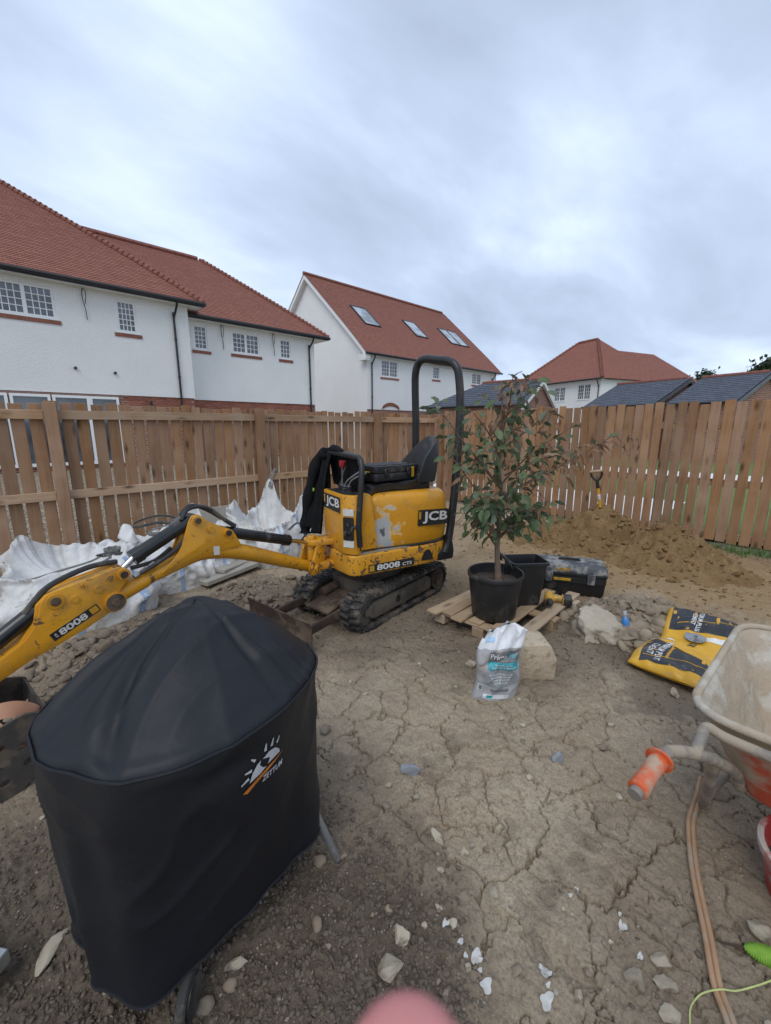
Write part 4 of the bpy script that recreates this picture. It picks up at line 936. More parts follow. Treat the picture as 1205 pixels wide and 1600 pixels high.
for (fx, ly), tip, knob in (((.36, .06), (.375, .10, 1.205), 'red'), ((.35, .16), (.30, .33, 1.16), None), ((.37, .13), (.30, .30, 1.185), None), ((.34, .0), (.35, .10, 1.19), None)):
    mb = MB(); mb.add(lathe([(.036, 1.004), (.036, 1.015), (.024, 1.02), (.031, 1.03), (.02, 1.036), (.026, 1.045), (.015, 1.06), (.012, 1.07)], 14, fx, ly)); ep(mb, 'lever_boot', M['blk'], MU, cs)
    mb = MB(); mb.add(tube(smoothpath([(fx, ly, 1.05), (fx * .8 + tip[0] * .2, ly * .8 + tip[1] * .2, 1.10), tip], 4), .006, 8)); lv = ep(mb, 'lever', M['steel'], MU)
    if knob: mb = MB(); mb.add(tube([Vector(tip) - Vector((0, .005, .02)), Vector(tip) + Vector((0, 0, .0)), Vector(tip) + Vector((0, .003, .028))], [.014, .024, .026], 12)); ep(mb, 'knob', M['red'], MU, lv)
# lever guard bar
mb = MB(); mb.add(tube(smoothpath([(.365, .365, .64), (.375, .368, .80), (.352, .365, 1.08), (.335, .345, 1.20), (.33, .30, 1.262), (.335, .22, 1.272), (.36, -.05, 1.285), (.37, -.16, 1.275), (.37, -.21, 1.20), (.36, -.23, 1.0), (.36, -.22, .62)], 6), .021, 10)); ep(mb, 'lever_guard', M['blk'], MU)
mb = MB(); mb.add(tube(smoothpath([(.36, .352, .70), (.385, .352, .78), (.41, .335, .77), (.415, .31, .70)], 5), .011, 8)); ep(mb, 'hose', M['hose'], MU)
# seat
mb = MB(); n = 26; P = []
for i in range(n + 1):
    fx = -.36 + .60 * i / n; row = []
    for j in range(21):
        ly = -.25 + .5 * j / 20; z = 1.06 + .03 * (2 * j / 20 - 1) ** 2 + (.05 * max(0, (-.2 - fx) / .16)) - .11 * max(0, (fx - .13) / .11) ** 2 + .006 * math.sin(fx * 30 + j)
        if j > 15: z += -.035 * (j - 15) / 5 + .045 * max(0, -(fx + .1)) * 3
        row.append((fx, ly, z))
    P.append(row)
top = [p for r_ in P for p in r_]; bot = [(x, y_ * .94, z - .045) for x, y_, z in top]
vs = top + bot; fs = []; m2 = 21; nt_ = len(top)
for i in range(n):
    for j in range(20):
        a = i * m2 + j; fs += [(a, a + m2, a + m2 + 1, a + 1), (nt_ + a, nt_ + a + 1, nt_ + a + m2 + 1, nt_ + a + m2)]
for i in range(n):
    for j in (0, 20): a = i * m2 + j; fs.append((a, a + m2, nt_ + a + m2, nt_ + a))
for j in range(20):
    for i in (0, n): a = i * m2 + j; fs.append((a, a + 1, nt_ + a + 1, nt_ + a))
mb.add((vs, fs)); st = ep(mb, 'seat', M['vinyl'], MU, ang=60)
mb = MB(); mb.add(prism(rrect(.28, .22, .06), .985, 1.04), Matrix.Translation((-.08, 0, 0))); ep(mb, 'seat_base', M['blk'], MU, st, bevel=.01)
bp_ = rpoly([(-.24, 0), (-.26, .08), (-.20, .15), (-.02, .29), (.10, .365), (.18, .37), (.235, .22), (.25, 0)], .05, 4)
mb = MB(); Mb = Matrix.Translation((-.335, 0, 1.05)) @ Matrix.Rotation(R(-12), 4, 'Y') @ basis((0, 0, 0), (0, 1, 0), (0, 0, 1)); mb.add(prism(bp_, -.035, .035), Mb); ep(mb, 'backrest', M['vinyl'], MU, st, bevel=.02, segs=3)
for s_ in (1,): mb = MB(); mb.add(prism(rpoly([(-.36, 1.05), (-.18, 1.05), (-.26, 1.24), (-.37, 1.38)], .03), -.012, .012), Matrix.Translation((0, .25 * s_, 0)) @ XZ); ep(mb, 'seat_wing', M['vinyl'], MU, st, bevel=.008)
# roll bar
mb = MB(); mb.add(tube(smoothpath([(-.44, .30, .46), (-.50, .285, .62), (-.565, .265, 1.10), (-.595, .25, 1.60), (-.585, .235, 1.86), (-.572, .205, 1.955), (-.555, .13, 2.0), (-.53, 0, 2.025), (-.50, -.12, 2.045), (-.487, -.195, 2.02), (-.48, -.232, 1.94), (-.49, -.25, 1.80), (-.51, -.26, 1.40), (-.50, -.27, .95), (-.44, -.28, .46)], 6), .0325, 14)); rb = ep(mb, 'roll_bar', M['blk'], MU)
for s_ in (1, -1): mb = MB(); mb.add(prism(rpoly([(-.36, .40), (-.52, .40), (-.53, .47), (-.50, .60), (-.46, .60), (-.44, .50), (-.36, .46)], .015), -.03, .03), Matrix.Translation((0, .285 * s_, 0)) @ XZ); ep(mb, 'roll_bar_foot', M['blk'], MU, rb, bevel=.006)
# swing post and boom
mb = MB(); mb.add(prism(rpoly([(.42, -.09), (.62, -.065), (.655, 0), (.62, .065), (.42, .09)], .03), .41, .465)); mb.add(prism(rpoly([(.42, -.09), (.62, -.065), (.655, 0), (.62, .065), (.42, .09)], .03), .60, .64)); mb.add(cyl((.60, 0, .36), (.60, 0, .67), .035, 16)); ep(mb, 'swing_bracket', M['yellow_worn'], MU, bevel=.006)
mb = MB()
for s_ in (.072, -.072): mb.add(prism(rpoly([(-.07, .40), (.045, .375), (.055, .44), (.01, .55), (-.02, .64), (-.065, .64), (-.09, .55)], .025), -.012, .012), Matrix.Translation((0, s_, 0)) @ XZ)
mb.add(cyl((-.045, -.084, .60), (-.045, .088, .60), .022, 14)); mb.add(cyl((0, -.09, .425), (0, .095, .425), .030, 14)); mb.add(box(-.085, -.05, -.06, .06, .40, .60)); sw = ep(mb, 'swing_post', M['yellow_worn'], MBo, bevel=.004)
bt = smoothpath([(0, 0, .425), (.18, 0, .506), (.441, 0, .624), (.60, 0, .690), (.734, 0, .728), (.856, 0, .742), (.99, 0, .715), (1.174, 0, .664), (1.337, 0, .610)], 6)
mb = MB(); mb.add(tube(bt, [.036 + .016 * math.sin(math.pi * min(1, i / (len(bt) - 1) * 1.15)) ** .7 if i / (len(bt) - 1) < .87 else .045 for i in range(len(bt))], 16))
mb.add(cyl((1.337, -.075, .612), (1.337, .075, .612), .046, 18)); mb.add(cyl((0, -.058, .425), (0, .058, .425), .045, 16)); bmn = ep(mb, 'boom', M['yellow'], MBo)
gus = rpoly([(.92, .955), (.900, .985), (.862, .985), (.80, .925), (.70, .875), (.655, .850), (.60, .740), (.735, .735), (.86, .745), (1.0, .715), (1.10, .69), (.985, .785)], [.02, .02, .02, .04, .03, .03, .02, 0, 0, 0, .01, .06], 4)
mb = MB()
for s_ in (.047, -.047): mb.add(prism(gus, -.007, .007), Matrix.Translation((0, s_, 0)) @ XZ)
mb.add(prism([(.78, .905), (.86, .97), (.9, .96), (.97, .80), (.95, .79), (.87, .9)], -.04, .04), XZ); ep(mb, 'boom_gusset', M['yellow'], MBo, bmn, bevel=.003)
for a, z, r_ in ((.878, .951, .026), (.693, .842, .024), (.80, .885, .020)): mb = MB(); mb.add(cyl((a, -.062, z), (a, .066, z), r_, 14)); ep(mb, 'pin_boss', M['yellow'], MBo, bmn)
for a, z, r_ in ((.70, .79, .012), (.82, .83, .016), (.9, .78, .010)): mb = MB(); mb.add(cyl((a, -.055, z), (a, .058, z), r_, 10)); ep(mb, 'bolt', M['yellow'], MBo, bmn)
for a, z in ((.878, .951), (.693, .842), (0, .425), (1.337, .612)): mb = MB(); mb.add(cyl((a, -.078, z), (a, .080, z), .017, 12)); ep(mb, 'pivot_pin', M['rust'], MBo, bmn)
mb2 = MB()
mb2.add(([(.79, .054, .776), (.752, .054, .770), (.754, .0545, .716), (.792, .0545, .722)], [(0, 1, 2, 3)])); ep(mb2, 'label', M['label_white'], MBo, bmn, smooth=False)
def ram(name, p0, p1, p2, r_, rr_, parent=None):
    """hydraulic ram: barrel p0-p1, rod p1-p2"""
    p0, p1, p2 = map(Vector, (p0, p1, p2)); d = (p1 - p0).normalized(); mb = MB(); mb.add(tube([p0, p0 + d * .02, p0 + d * .021, p1 - d * .05, p1 - d * .049, p1], [r_ * .8, r_ * .8, r_, r_, r_ * 1.12, r_ * 1.12], 16)); mb.add(cyl(p0 + Vector((0, -.035, 0)), p0 + Vector((0, .035, 0)), r_ * .9, 12))
    o = ep(mb, name, M['cylblk'], MBo); mb = MB(); mb.add(cyl(p1 - d * .01, p2, rr_, 12)); mb.add(cyl(p2 + Vector((0, -.03, 0)), p2 + Vector((0, .03, 0)), rr_ * 1.9, 12)); ep(mb, 'rod', M['chrome'], MBo, o); return o
r1 = ram('boom_ram', (.693, 0, .842), (.192, 0, .675), (-.045, 0, .60), .036, .016)
r2 = ram('dipper_ram', (.878, 0, .951), (1.215, 0, .798), (1.283, 0, .742), .038, .016)
r3 = ram('bucket_ram', (1.573, 0, .694), (1.95, 0, .455), (2.05, 0, .39), .036, .016)
mb = MB(); mb.add(tube(smoothpath([(.62, .02, .86), (.70, .02, .93), (.76, .01, .99), (.83, .0, 1.02), (.90, 0, 1.01), (.95, .02, .96)], 5), .012, 8)); mb.add(tube(smoothpath([(.60, -.01, .86), (.71, 0, .94), (.80, -.01, 1.005), (.88, -.01, 1.03), (.94, -.01, .98)], 5), .012, 8))
mb.add(tube(smoothpath([(.90, .03, .90), (.98, .035, .82), (1.08, .04, .765), (1.2, .045, .72)], 5), .012, 8)); mb.add(tube(smoothpath([(1.0, -.03, .80), (1.1, -.02, .75), (1.22, -.02, .74)], 5), .012, 8)); ep(mb, 'hydraulic_hose', M['hose'], MBo)
mb = MB(); mb.add(tube(smoothpath([(1.28, -.03, .79), (1.40, -.01, .80), (1.52, 0, .775), (1.60, .01, .74), (1.68, .02, .66)], 5), .014, 8)); ep(mb, 'hydraulic_hose', M['hose'], MBo)
mb = MB()
for a, z in ((1.16, .735), (1.20, .72), (1.12, .752)): mb.add(cyl((a, .03, z), (a + .03, .035, z - .013), .014, 8))
ep(mb, 'hose_fitting', M['steel'], MBo)
# dipper
dip = rpoly([(1.625, .70), (1.60, .735), (1.42, .762), (1.30, .785), (1.262, .765), (1.262, .715), (1.32, .645), (1.30, .60), (1.355, .565), (1.47, .515), (1.70, .445), (1.86, .375), (1.985, .33), (2.02, .36), (2.0, .40), (1.85, .46), (1.70, .545), (1.645, .62)], [.03, .03, .02, .02, .025, .02, .04, .03, .02, .02, .02, .02, .03, .03, .03, .02, .03, .04], 4)
mb = MB()
for s_ in (.052, -.052): mb.add(prism(dip, -.006, .006), Matrix.Translation((0, s_, 0)) @ XZ)
mb.add(prism([(1.31, .775), (1.60, .725), (1.64, .69), (1.66, .61), (1.72, .535), (2.0, .385), (1.99, .345), (1.70, .458), (1.47, .528), (1.42, .60), (1.37, .70), (1.30, .76)], -.047, .047), XZ); dp = ep(mb, 'dipper', M['yellow'], MBo, bevel=.003)
for a, z, r_ in ((1.283, .742, .030), (1.573, .694, .034), (1.40, .70, .018), (1.50, .68, .016), (1.34, .74, .014), (1.46, .735, .012), (1.337, .612, .052)): mb = MB(); mb.add(cyl((a, -.066, z), (a, .068, z), r_, 16)); ep(mb, 'pin_boss', M['yellow_worn'], MBo, dp)
for a, z, r_, e_ in ((1.283, .742, .018, .074), (1.573, .694, .02, .074), (1.337, .612, .044, .076)): mb = MB(); mb.add(cyl((a, -.072, z), (a, e_, z), r_, 16)); ep(mb, 'pivot_pin', M['rust'], MBo, dp)
mb = MB(); mb.add(cyl((1.337, .0, .612), (1.337, .086, .612), .020, 6)); ep(mb, 'pivot_nut', M['rust'], MBo, dp)
# bucket: perforated side plates, opening up
bk = [(1.70, .30), (1.71, .20), (1.745, .10), (1.82, .03), (1.92, .005), (2.06, .02), (2.22, .09), (2.30, .20)]
bw = .19; bkl = .10
def side_plate(y_):
    out = rpoly([(1.695, .31), (1.70, .20), (1.74, .09), (1.82, .022), (1.92, .0), (2.06, .012), (2.23, .085), (2.31, .20), (2.20, .235), (1.95, .30), (1.78, .345)], .02, 2)
    holes = [(1.80, .21, .017), (1.79, .135, .016), (1.87, .24, .018), (1.86, .165, .018), (1.87, .085, .015), (1.94, .21, .018), (1.95, .13, .017), (2.02, .17, .017), (2.03, .09, .015), (2.10, .15, .016)]
    bm = bmesh.new(); ve = [bm.verts.new((x, 0, z)) for x, z in out]; ed = [bm.edges.new((ve[i], ve[(i + 1) % len(ve)])) for i in range(len(ve))]
    for hx, hz, hr in holes:
        hv = [bm.verts.new((hx + hr * 1.15 * math.cos(a), 0, hz + hr * math.sin(a))) for a in [k * math.pi / 7 for k in range(14)]]; ed += [bm.edges.new((hv[i], hv[(i + 1) % 14])) for i in range(14)]
    bmesh.ops.triangle_fill(bm, use_beauty=True, edges=ed)
    g_ = bmesh.ops.extrude_face_region(bm, geom=bm.faces[:]); vv = [q_ for q_ in g_['geom'] if isinstance(q_, bmesh.types.BMVert)]; bmesh.ops.translate(bm, verts=vv, vec=(0, .012, 0))
    V = [(v.co.x, v.co.y + y_, v.co.z) for v in bm.verts]; bm.verts.index_update(); F = [tuple(q_.index for q_ in f.verts) for f in bm.faces]; bm.free(); return V, F
mb = MB(); th_ = .01
mb.add(loft([[(a, y_, z) for a, z in bk] + [(a + .012 * (1 if i < 3 else .3), y_, z + .012) for i, (a, z) in reversed(list(enumerate(bk)))] for y_ in (-bw, bw)])); M['bucketsteel'] = pm('worn_bucket_steel', (.11, .10, .09), (.065, .058, .052), 6, .6, .5, bs=.3, bscale=60, dirt=(.17, .135, .1), damt=.35, dscale=7)
MK = MBo @ Matrix.Translation((0, bkl, 0)); bkt = ep(mb, 'bucket', M['bucketsteel'], MK, ang=50)
for y_ in (-bw - .012, bw): mb = MB(); mb.add(side_plate(y_)); ep(mb, 'bucket_side', M['bucketsteel'], MK, bkt, smooth=False)
mb = MB(); mb.add(prism(rpoly([(1.88, .24), (1.98, .30), (2.06, .42), (2.0, .44), (1.92, .34), (1.87, .28)], .02), -.10, -.088), XZ); mb.add(prism(rpoly([(1.88, .24), (1.98, .30), (2.06, .42), (2.0, .44), (1.92, .34), (1.87, .28)], .02), .06, .072), XZ); ep(mb, 'bucket_ear', M['yellow_worn'], MBo, bkt)
# decals
def decal(parent, Mx, w_, h_, txt, tw, thh, bold, dx=0, dy=0, extra=None):
    mb = MB(); mb.add(prism(rrect(w_ / 2, h_ / 2, h_ * .06), 0, .0012), Mx); pl_ = ep(mb, 'decal', M['decal_black'], Matrix.Identity(4), parent, smooth=False)
    mb = MB(); mb.add(text_geo(txt, tw, thh, bold), Mx @ Matrix.Translation((dx, dy, .0022))); ep(mb, 'lettering', M['decal_white'], Matrix.Identity(4), parent, smooth=False)
    if extra: mb = MB(); mb.add(rectgrid(extra[2], extra[3], 1, 1), Mx @ Matrix.Translation((extra[0], extra[1], .002))); ep(mb, 'decal_mark', M['decal_yellow'], Matrix.Identity(4), parent, smooth=False)
D3 = lambda o_, x, y_, Mf: Mf @ basis(o_, x, y_)
decal(ec, D3((-.285, .3475, .785), (-1, 0, -.04), (0, 0, 1), MU), .29, .125, 'JCB', .235, .095, .03, .018, 0, (-.128, .02, .02, .06))
decal(cs, D3((.4575, .075, .925), (0, 1, 0), (0, 0, 1), MU), .32, .115, 'JCB', .255, .088, .03, .02, 0, (-.14, .015, .024, .06))
decal(EX, D3((.09, .3472, .452), (-1, 0, 0), (0, 0, 1), MU), .40, .060, '8008', .20, .046, .03, -.03, 0, (-.172, 0, .04, .044))
mb = MB(); mb.add(text_geo('CTS', .085, .026, .02), D3((-.045, .3472, .4450), (-1, 0, 0), (0, 0, 1), MU) @ Matrix.Translation((0, 0, .0022))); ep(mb, 'lettering', M['decal_white'], Matrix.Identity(4), smooth=False)
mb = MB(); mb.add(polyfan([(-.06, -.035), (.06, -.035), (.045, .01), (.02, .05), (-.02, .05), (-.045, .01)]), D3((-.235, .345, .475), (-1, 0, -.05), (0, 0, 1), MU) @ Matrix.Translation((0, 0, .004))); ep(mb, 'worn_label', M['decal_black'], Matrix.Identity(4), smooth=False)
dx_ = Vector((-.187, 0, .082)).normalized(); dn = Vector((.082, 0, .187)).normalized()
decal(dp, D3((1.508, .0585, .566), dx_, dn, MBo), .215, .042, '8008', .125, .032, .03, -.012, 0, (.085, 0, .034, .032))
mb = MB(); mb.add(text_geo('JCB', .022, .012, .02), D3((1.508, .0585, .566), dx_, dn, MBo) @ Matrix.Translation((-.088, 0, .0024)) @ Matrix.Rotation(math.pi / 2, 4, 'Z')); ep(mb, 'lettering', M['decal_white'], Matrix.Identity(4), dp, smooth=False)

# black jacket hung over the far side of the lever guard
n, m = 30, 34; V = np.zeros((n, m, 3))
for i in range(n):
    for j in range(m):
        s_ = i / (n - 1); q_ = j / (m - 1)                   # s down, q across
        fold = .022 * math.sin(q_ * 17 + s_ * 2.5) * (.25 + s_) + .012 * math.sin(q_ * 31 + s_ * 5)
        f0 = .365 + (.14 * s_ ** .8) * 1 + fold; ly = -.11 - .22 * q_ - .10 * s_ * (q_ - .2); zt = 1.300 - .02 * math.cos(q_ * 9) - .10 * max(0, q_ - .55) ** 1.5 * 3
        z = zt - s_ * (.62 + .06 * math.sin(q_ * 5)); V[i, j] = (f0, ly, z)
F = grid_faces(n, m); Vw = np.array([tuple(MU @ Vector(p)) for p in V.reshape(-1, 3)]); off = np.array(tuple((MU.to_3x3() @ Vector((-.03, 0, 0)))))
JK = thing('jacket', 'black jacket hanging over the lever guard of the excavator', 'jacket', S0)
o = obj('jacket_front', npmesh('jacket_front', Vw, F, M['cloth']), JK); sm = o.modifiers.new('t', 'SOLIDIFY'); sm.thickness = .012
V2 = V.copy(); V2[:, :, 0] = .335 - (V[:, :, 0] - .365) * .35; V2[:, :, 1] = -.30 + np.linspace(1, 0, m)[None, :] * .52; V2[:, :, 2] = 1.285 - np.linspace(0, 1, n)[:, None] * .28 + .01 * np.sin(V2[:, :, 1] * 20)
o = obj('jacket_back', npmesh('jacket_back', np.array([tuple(MU @ Vector(p)) for p in V2.reshape(-1, 3)]), F, M['cloth']), JK); sm = o.modifiers.new('t', 'SOLIDIFY'); sm.thickness = .012
mb = MB(); mb.add(tube(smoothpath([(.38, -.20, 1.28), (.43, -.29, 1.20), (.49, -.33, .95), (.52, -.36, .70), (.53, -.36, .60)], 5), [.045 + .008 * math.sin(i * 1.3) for i in range(21)], 12)); mb.build('jacket_sleeve', M['cloth'], JK).data.transform(MU)
mb = MB(); mb.add(tube([(.36, -.19, 1.29), (.355, -.11, 1.312), (.355, -.03, 1.31), (.35, .06, 1.295)], [.02, .035, .028, .015], 10)); mb.build('jacket_collar', M['cloth'], JK).data.transform(MU)
mb = MB(); mb.add(cyl((.50, -.19, .99), (.507, -.19, .99), .014, 8)); mb.build('jacket_tag', M['green'], JK).data.transform(MU)

# black tool case lying on the seat
TC = thing('tool_case', 'black plastic tool case lying on the excavator seat', 'tool case', tuple(S0 + MU @ Vector((-.02, .06, 1.075))), UPA + R(8))
mb = MB(); mb.add(prism(rrect(.215, .15, .03), .0, .062)); mb.build('case_base', M['plastic'], TC, bevel=.008)
mb = MB(); mb.add(prism(rrect(.218, .153, .03), .066, .115)); 
for k in range(5): mb.add(cbox(-.16 + k * .075, -.11 + k * .075, -.11, .11, .112, .122, .004))
ld = mb.build('case_lid', M['plastic'], TC, bevel=.006)
for a in (-.11, .11): mb = MB(); mb.add(cbox(a - .022, a + .022, .148, .162, .035, .095, .004)); mb.build('latch', M['blk'], TC)
mb = MB(); mb.add(tube(smoothpath([(.20, -.07, .06), (.262, -.065, .06), (.275, 0, .06), (.262, .065, .06), (.20, .07, .06)], 5), .012, 8)); mb.build('handle', M['blk'], TC)
mb = MB(); mb.add(cbox(-.16, -.13, .1535, .156, .02, .10, .001)); mb.build('sticker', M['toolyellow'], TC)
mb = MB(); mb.add(tube(smoothpath([(.215, .08, .07), (.29, .10, .085), (.30, .06, .11), (.25, .03, .10)], 5), .005, 6)); mb.build('cord', M['toolyellow'], TC)
from mathutils import noise as mn
# ================================================================ BARBECUE UNDER ITS COVER
BC = Vector((-1.165, .345, 0)); BQ = thing('covered_barbecue', 'barbecue under a fitted black cover with a sun logo', 'barbecue', BC)
BQP = [(-.975, .615), (-.875, .47), (-.835, .30), (-.885, .13), (-1.0, .045), (-1.16, -.022), (-1.28, -.005), (-1.38, .09), (-1.44, .34), (-1.38, .58), (-1.22, .68), (-1.06, .675)]
BQH = [(-.985, .600), (-.950, .45), (-.925, .28), (-.925, .105), (-1.0, .042), (-1.15, -.012), (-1.26, .01), (-1.34, .10), (-1.38, .34), (-1.33, .55), (-1.20, .64), (-1.07, .645)]
BQC = smoothpath([(x - BC.x, y_ - BC.y, 0) for x, y_ in BQP], 24, True)
def polar(C_): a_ = sorted((math.atan2(p.y, p.x) % (2 * math.pi), p.length) for p in C_); return [p[0] for p in a_], [p[1] for p in a_]
_pt, _pr = polar(BQC); _ht, _hr = polar(smoothpath([(x - BC.x, y_ - BC.y, 0) for x, y_ in BQH], 24, True))
def bq_foot(t_, w_=0):
    """plan outline (local) in direction t_: bowed front at the seam, straighter at the hem"""
    r_ = float(np.interp(t_ % (2 * math.pi), _pt, _pr, period=2 * math.pi)) * (1 - w_) + w_ * float(np.interp(t_ % (2 * math.pi), _ht, _hr, period=2 * math.pi)); return r_ * math.cos(t_), r_ * math.sin(t_)
def bq_pt(t_, z):
    w_ = 1 - min(1, max(0, (z - .13) / .63)); x, y_ = bq_foot(t_, w_); k = 1.
    fold = (.006 * math.sin(t_ * 6 + .6) + .003 * math.sin(t_ * 15 + z * 5)) * w_ ** .8
    fold += .012 * math.exp(-((((t_ - 5.02 + math.pi) % (2 * math.pi)) - math.pi) / .10) ** 2) * (.35 + .65 * w_)          # near vertical corner seam
    fold += (mn.noise(Vector((x * 5, y_ * 5, z * 4))) * .010 + mn.noise(Vector((x * 11, y_ * 11, z * 6 + 7))) * .004)
    fold += .007 * (1 - abs(mn.noise(Vector((x * 7 + z * 5, y_ * 7 - z * 3, z * 2 + 3))))) ** 4
    fold -= .012 * math.exp(-((z - .70) / .035) ** 2) * max(0, math.sin(t_ * 4 + 2.2)) ** 2
    return Vector((x * (k + fold / .3), y_ * (k + fold / .3), z))
nT, rings = 220, []
hem = lambda t_: .135 + .012 * math.sin(t_ * 3 + .4) + .02 * max(0, math.sin(t_ + .2))
seam = lambda t_: .757 + .010 * math.cos(2 * t_)
for i in range(64):
    s_ = i / 63; row = []
    for j in range(nT):
        t_ = 2 * math.pi * j / nT; z = hem(t_) + (seam(t_) - hem(t_)) * s_; row.append(bq_pt(t_, z))
    rings.append(row)
# top: raised stitched seam lip, then gathered dome with radial pulls up to the lid crown
cx, cy = -.055, .035
for i in range(1, 46):
    s_ = i / 45; row = []
    for j in range(nT):
        t_ = 2 * math.pi * j / nT; e_ = bq_pt(t_, seam(t_)); r_ = 1 - s_
        p = Vector((cx + (e_.x - cx) * r_, cy + (e_.y - cy) * r_, 0))
        lf = .5 + .5 * math.cos(t_ - 4.1); prof = (1 - r_ ** (1.75 - .55 * lf)) * .9 + .1 * (1 - r_); prof = prof if prof < .86 else .86 + (prof - .86) * .45
        h = seam(t_) + .235 * prof + .008 * math.exp(-((s_ - .03) / .03) ** 2)
        q5 = Vector((p.x * 6, p.y * 6, 3.3)); pull = .010 * (1 - abs(mn.noise(Vector((p.x * 9 + p.y * 4, p.y * 3.5 - p.x * 2, 8.8))))) ** 5 * math.sin(math.pi * s_) + (mn.noise(q5) * .014 + mn.noise(q5 * 2.3) * .005) * math.sin(math.pi * min(1, s_ * 1.05))
        dw = lambda c0, w0: math.exp(-((((t_ - c0) + math.pi) % (2 * math.pi) - math.pi) / w0) ** 2)
        env = math.sin(math.pi * s_ ** .6) * (1 - s_) ** .35
        crease = 1.5 * env * (.024 * dw(4.55 - .55 * s_, .10) - .020 * dw(4.34 - .55 * s_, .07) + .016 * dw(4.10 - .3 * s_, .08) - .010 * dw(3.9, .07) + .010 * dw(5.25 - .7 * s_, .09) - .012 * dw(5.45 - .7 * s_, .08) + .008 * dw(.55 - .2 * s_, .07) - .008 * dw(.40 - .2 * s_, .06))
        ruck = .0035 * math.sin(t_ * 60 + 3 * math.sin(t_ * 3)) * math.exp(-(s_ / .10) ** 2) * (dw(.95, .5) + .6 * dw(4.6, .4))
        p.z = h + pull + crease + ruck; row.append(p)
    rings.append(row)
mb = MB(); g_ = loft(rings, cap=False); g_[0].append((cx, cy, float(np.mean([p.z for p in rings[-1]])))); k = (len(rings) - 1) * nT; g_[1].extend([(k + j, k + (j + 1) % nT, len(g_[0]) - 1) for j in range(nT)])
mb.add(g_); cvr = mb.build('cover', M['cover'], BQ, ang=180)
mb = MB(); mb.add(tube([bq_pt(2 * math.pi * j / 160, seam(2 * math.pi * j / 160)) * 1.0 + Vector((.002 * math.cos(2 * math.pi * j / 160), .002 * math.sin(2 * math.pi * j / 160), .004)) for j in range(160)], .0035, 6, closed=True)); mb.build('seam', M['cover'], cvr)
mb = MB(); mb.add(tube([bq_pt(2 * math.pi * j / 160, hem(2 * math.pi * j / 160)) for j in range(160)], .005, 6, closed=True)); mb.build('hem', M['cover'], cvr)
# logo printed on the bowed front
def front(u, v):
    t_ = LT + u / .335; p = bq_pt(t_, LZ + v); q_ = bq_pt(t_ + .02, LZ + v) - p; n_ = Vector((q_.y, -q_.x, 0)).normalized(); return p + n_ * .0025
LT, LZ = .17, .630
def bar2(x0, y0, x1, y1, w0, w1):
    d = Vector((x1 - x0, y1 - y0)).normalized(); n_ = Vector((-d.y, d.x)); return polyfan([(x0 + n_.x * w0, y0 + n_.y * w0), (x0 - n_.x * w0, y0 - n_.y * w0), (x1 - n_.x * w1, y1 - n_.y * w1), (x1 + n_.x * w1, y1 + n_.y * w1)])
mb = MB(); rs_ = [(-.078, .004, -.056, .012), (-.066, .030, -.046, .028), (-.045, .058, -.034, .048), (-.002, .080, -.004, .058), (.022, .082, .016, .060), (.045, .072, .036, .056)]
for a in rs_: mb.add(mapped(bar2(*a, .0016, .0042), front))
arc = [(-.048 + .0, .0)] + [(-.048 + .096 * k / 10, .048 * math.sin(math.pi * (k / 10) ** .8)) for k in range(1, 10)] + [(.05, .012), (.022, .006)]
mb.add(mapped(polyfan([(-.055, -.004), (-.045, .018), (-.03, .034), (-.018, .040), (-.022, .028), (-.01, .012), (.0, .010), (-.02, .002)]), front)); mb.add(mapped(polyfan([(-.012, .040), (.008, .050), (.03, .046), (.046, .030), (.05, .018), (.02, .016), (.004, .014), (.012, .03)]), front))
mb.add(mapped(text_geo('ZETTUM', .078, .017, .02, .2), front, .024, -.022)); mb.build('logo', M['logo_grey'], cvr, smooth=False)
mb = MB(); mb.add(mapped(polyfan([(-.075, -.022), (-.05, -.012), (-.01, .000), (.03, .009), (.066, .012), (.03, .002), (0, -.008), (-.04, -.020), (-.062, -.030)]), front)); mb.build('logo_swoosh', M['logo_orange'], cvr, smooth=False)
# legs, bowl and wheel below the hem
for p0, p1 in (((.10, .25, .34), (.200, .335, .008)), ((.17, -.13, .34), (.238, -.160, .055)), ((-.2, .2, .34), (-.26, .25, .01)), ((-.2, -.2, .34), (-.26, -.22, .05))): mb = MB(); mb.add(cyl(p0, p1, .0135, 12)); mb.build('leg', M['steel'], BQ)
for sx, sy in ((.250, -.170), (-.27, -.24)): mb = MB(); mb.add(tube([(sx + .052 * math.cos(a) * .75, sy - .052 * math.cos(a) * .66, .062 + .05 * math.sin(a)) for a in np.linspace(0, 6.283, 25)[:-1]], .013, 8, closed=True, up=(.66, .75, 0))); w_ = mb.build('wheel', M['rubber'], BQ); mb = MB(); mb.add(cyl((sx - .010, sy - .012, .062), (sx + .010, sy + .012, .062), .045, 16)); mb.build('hub', M['plastic'], w_)
mb = MB(); mb.add(lathe([(.03, .30), (.16, .36), (.22, .46), (.235, .56), (.225, .56), (.0, .44)], 28)); mb.build('bowl', M['blk'], BQ)

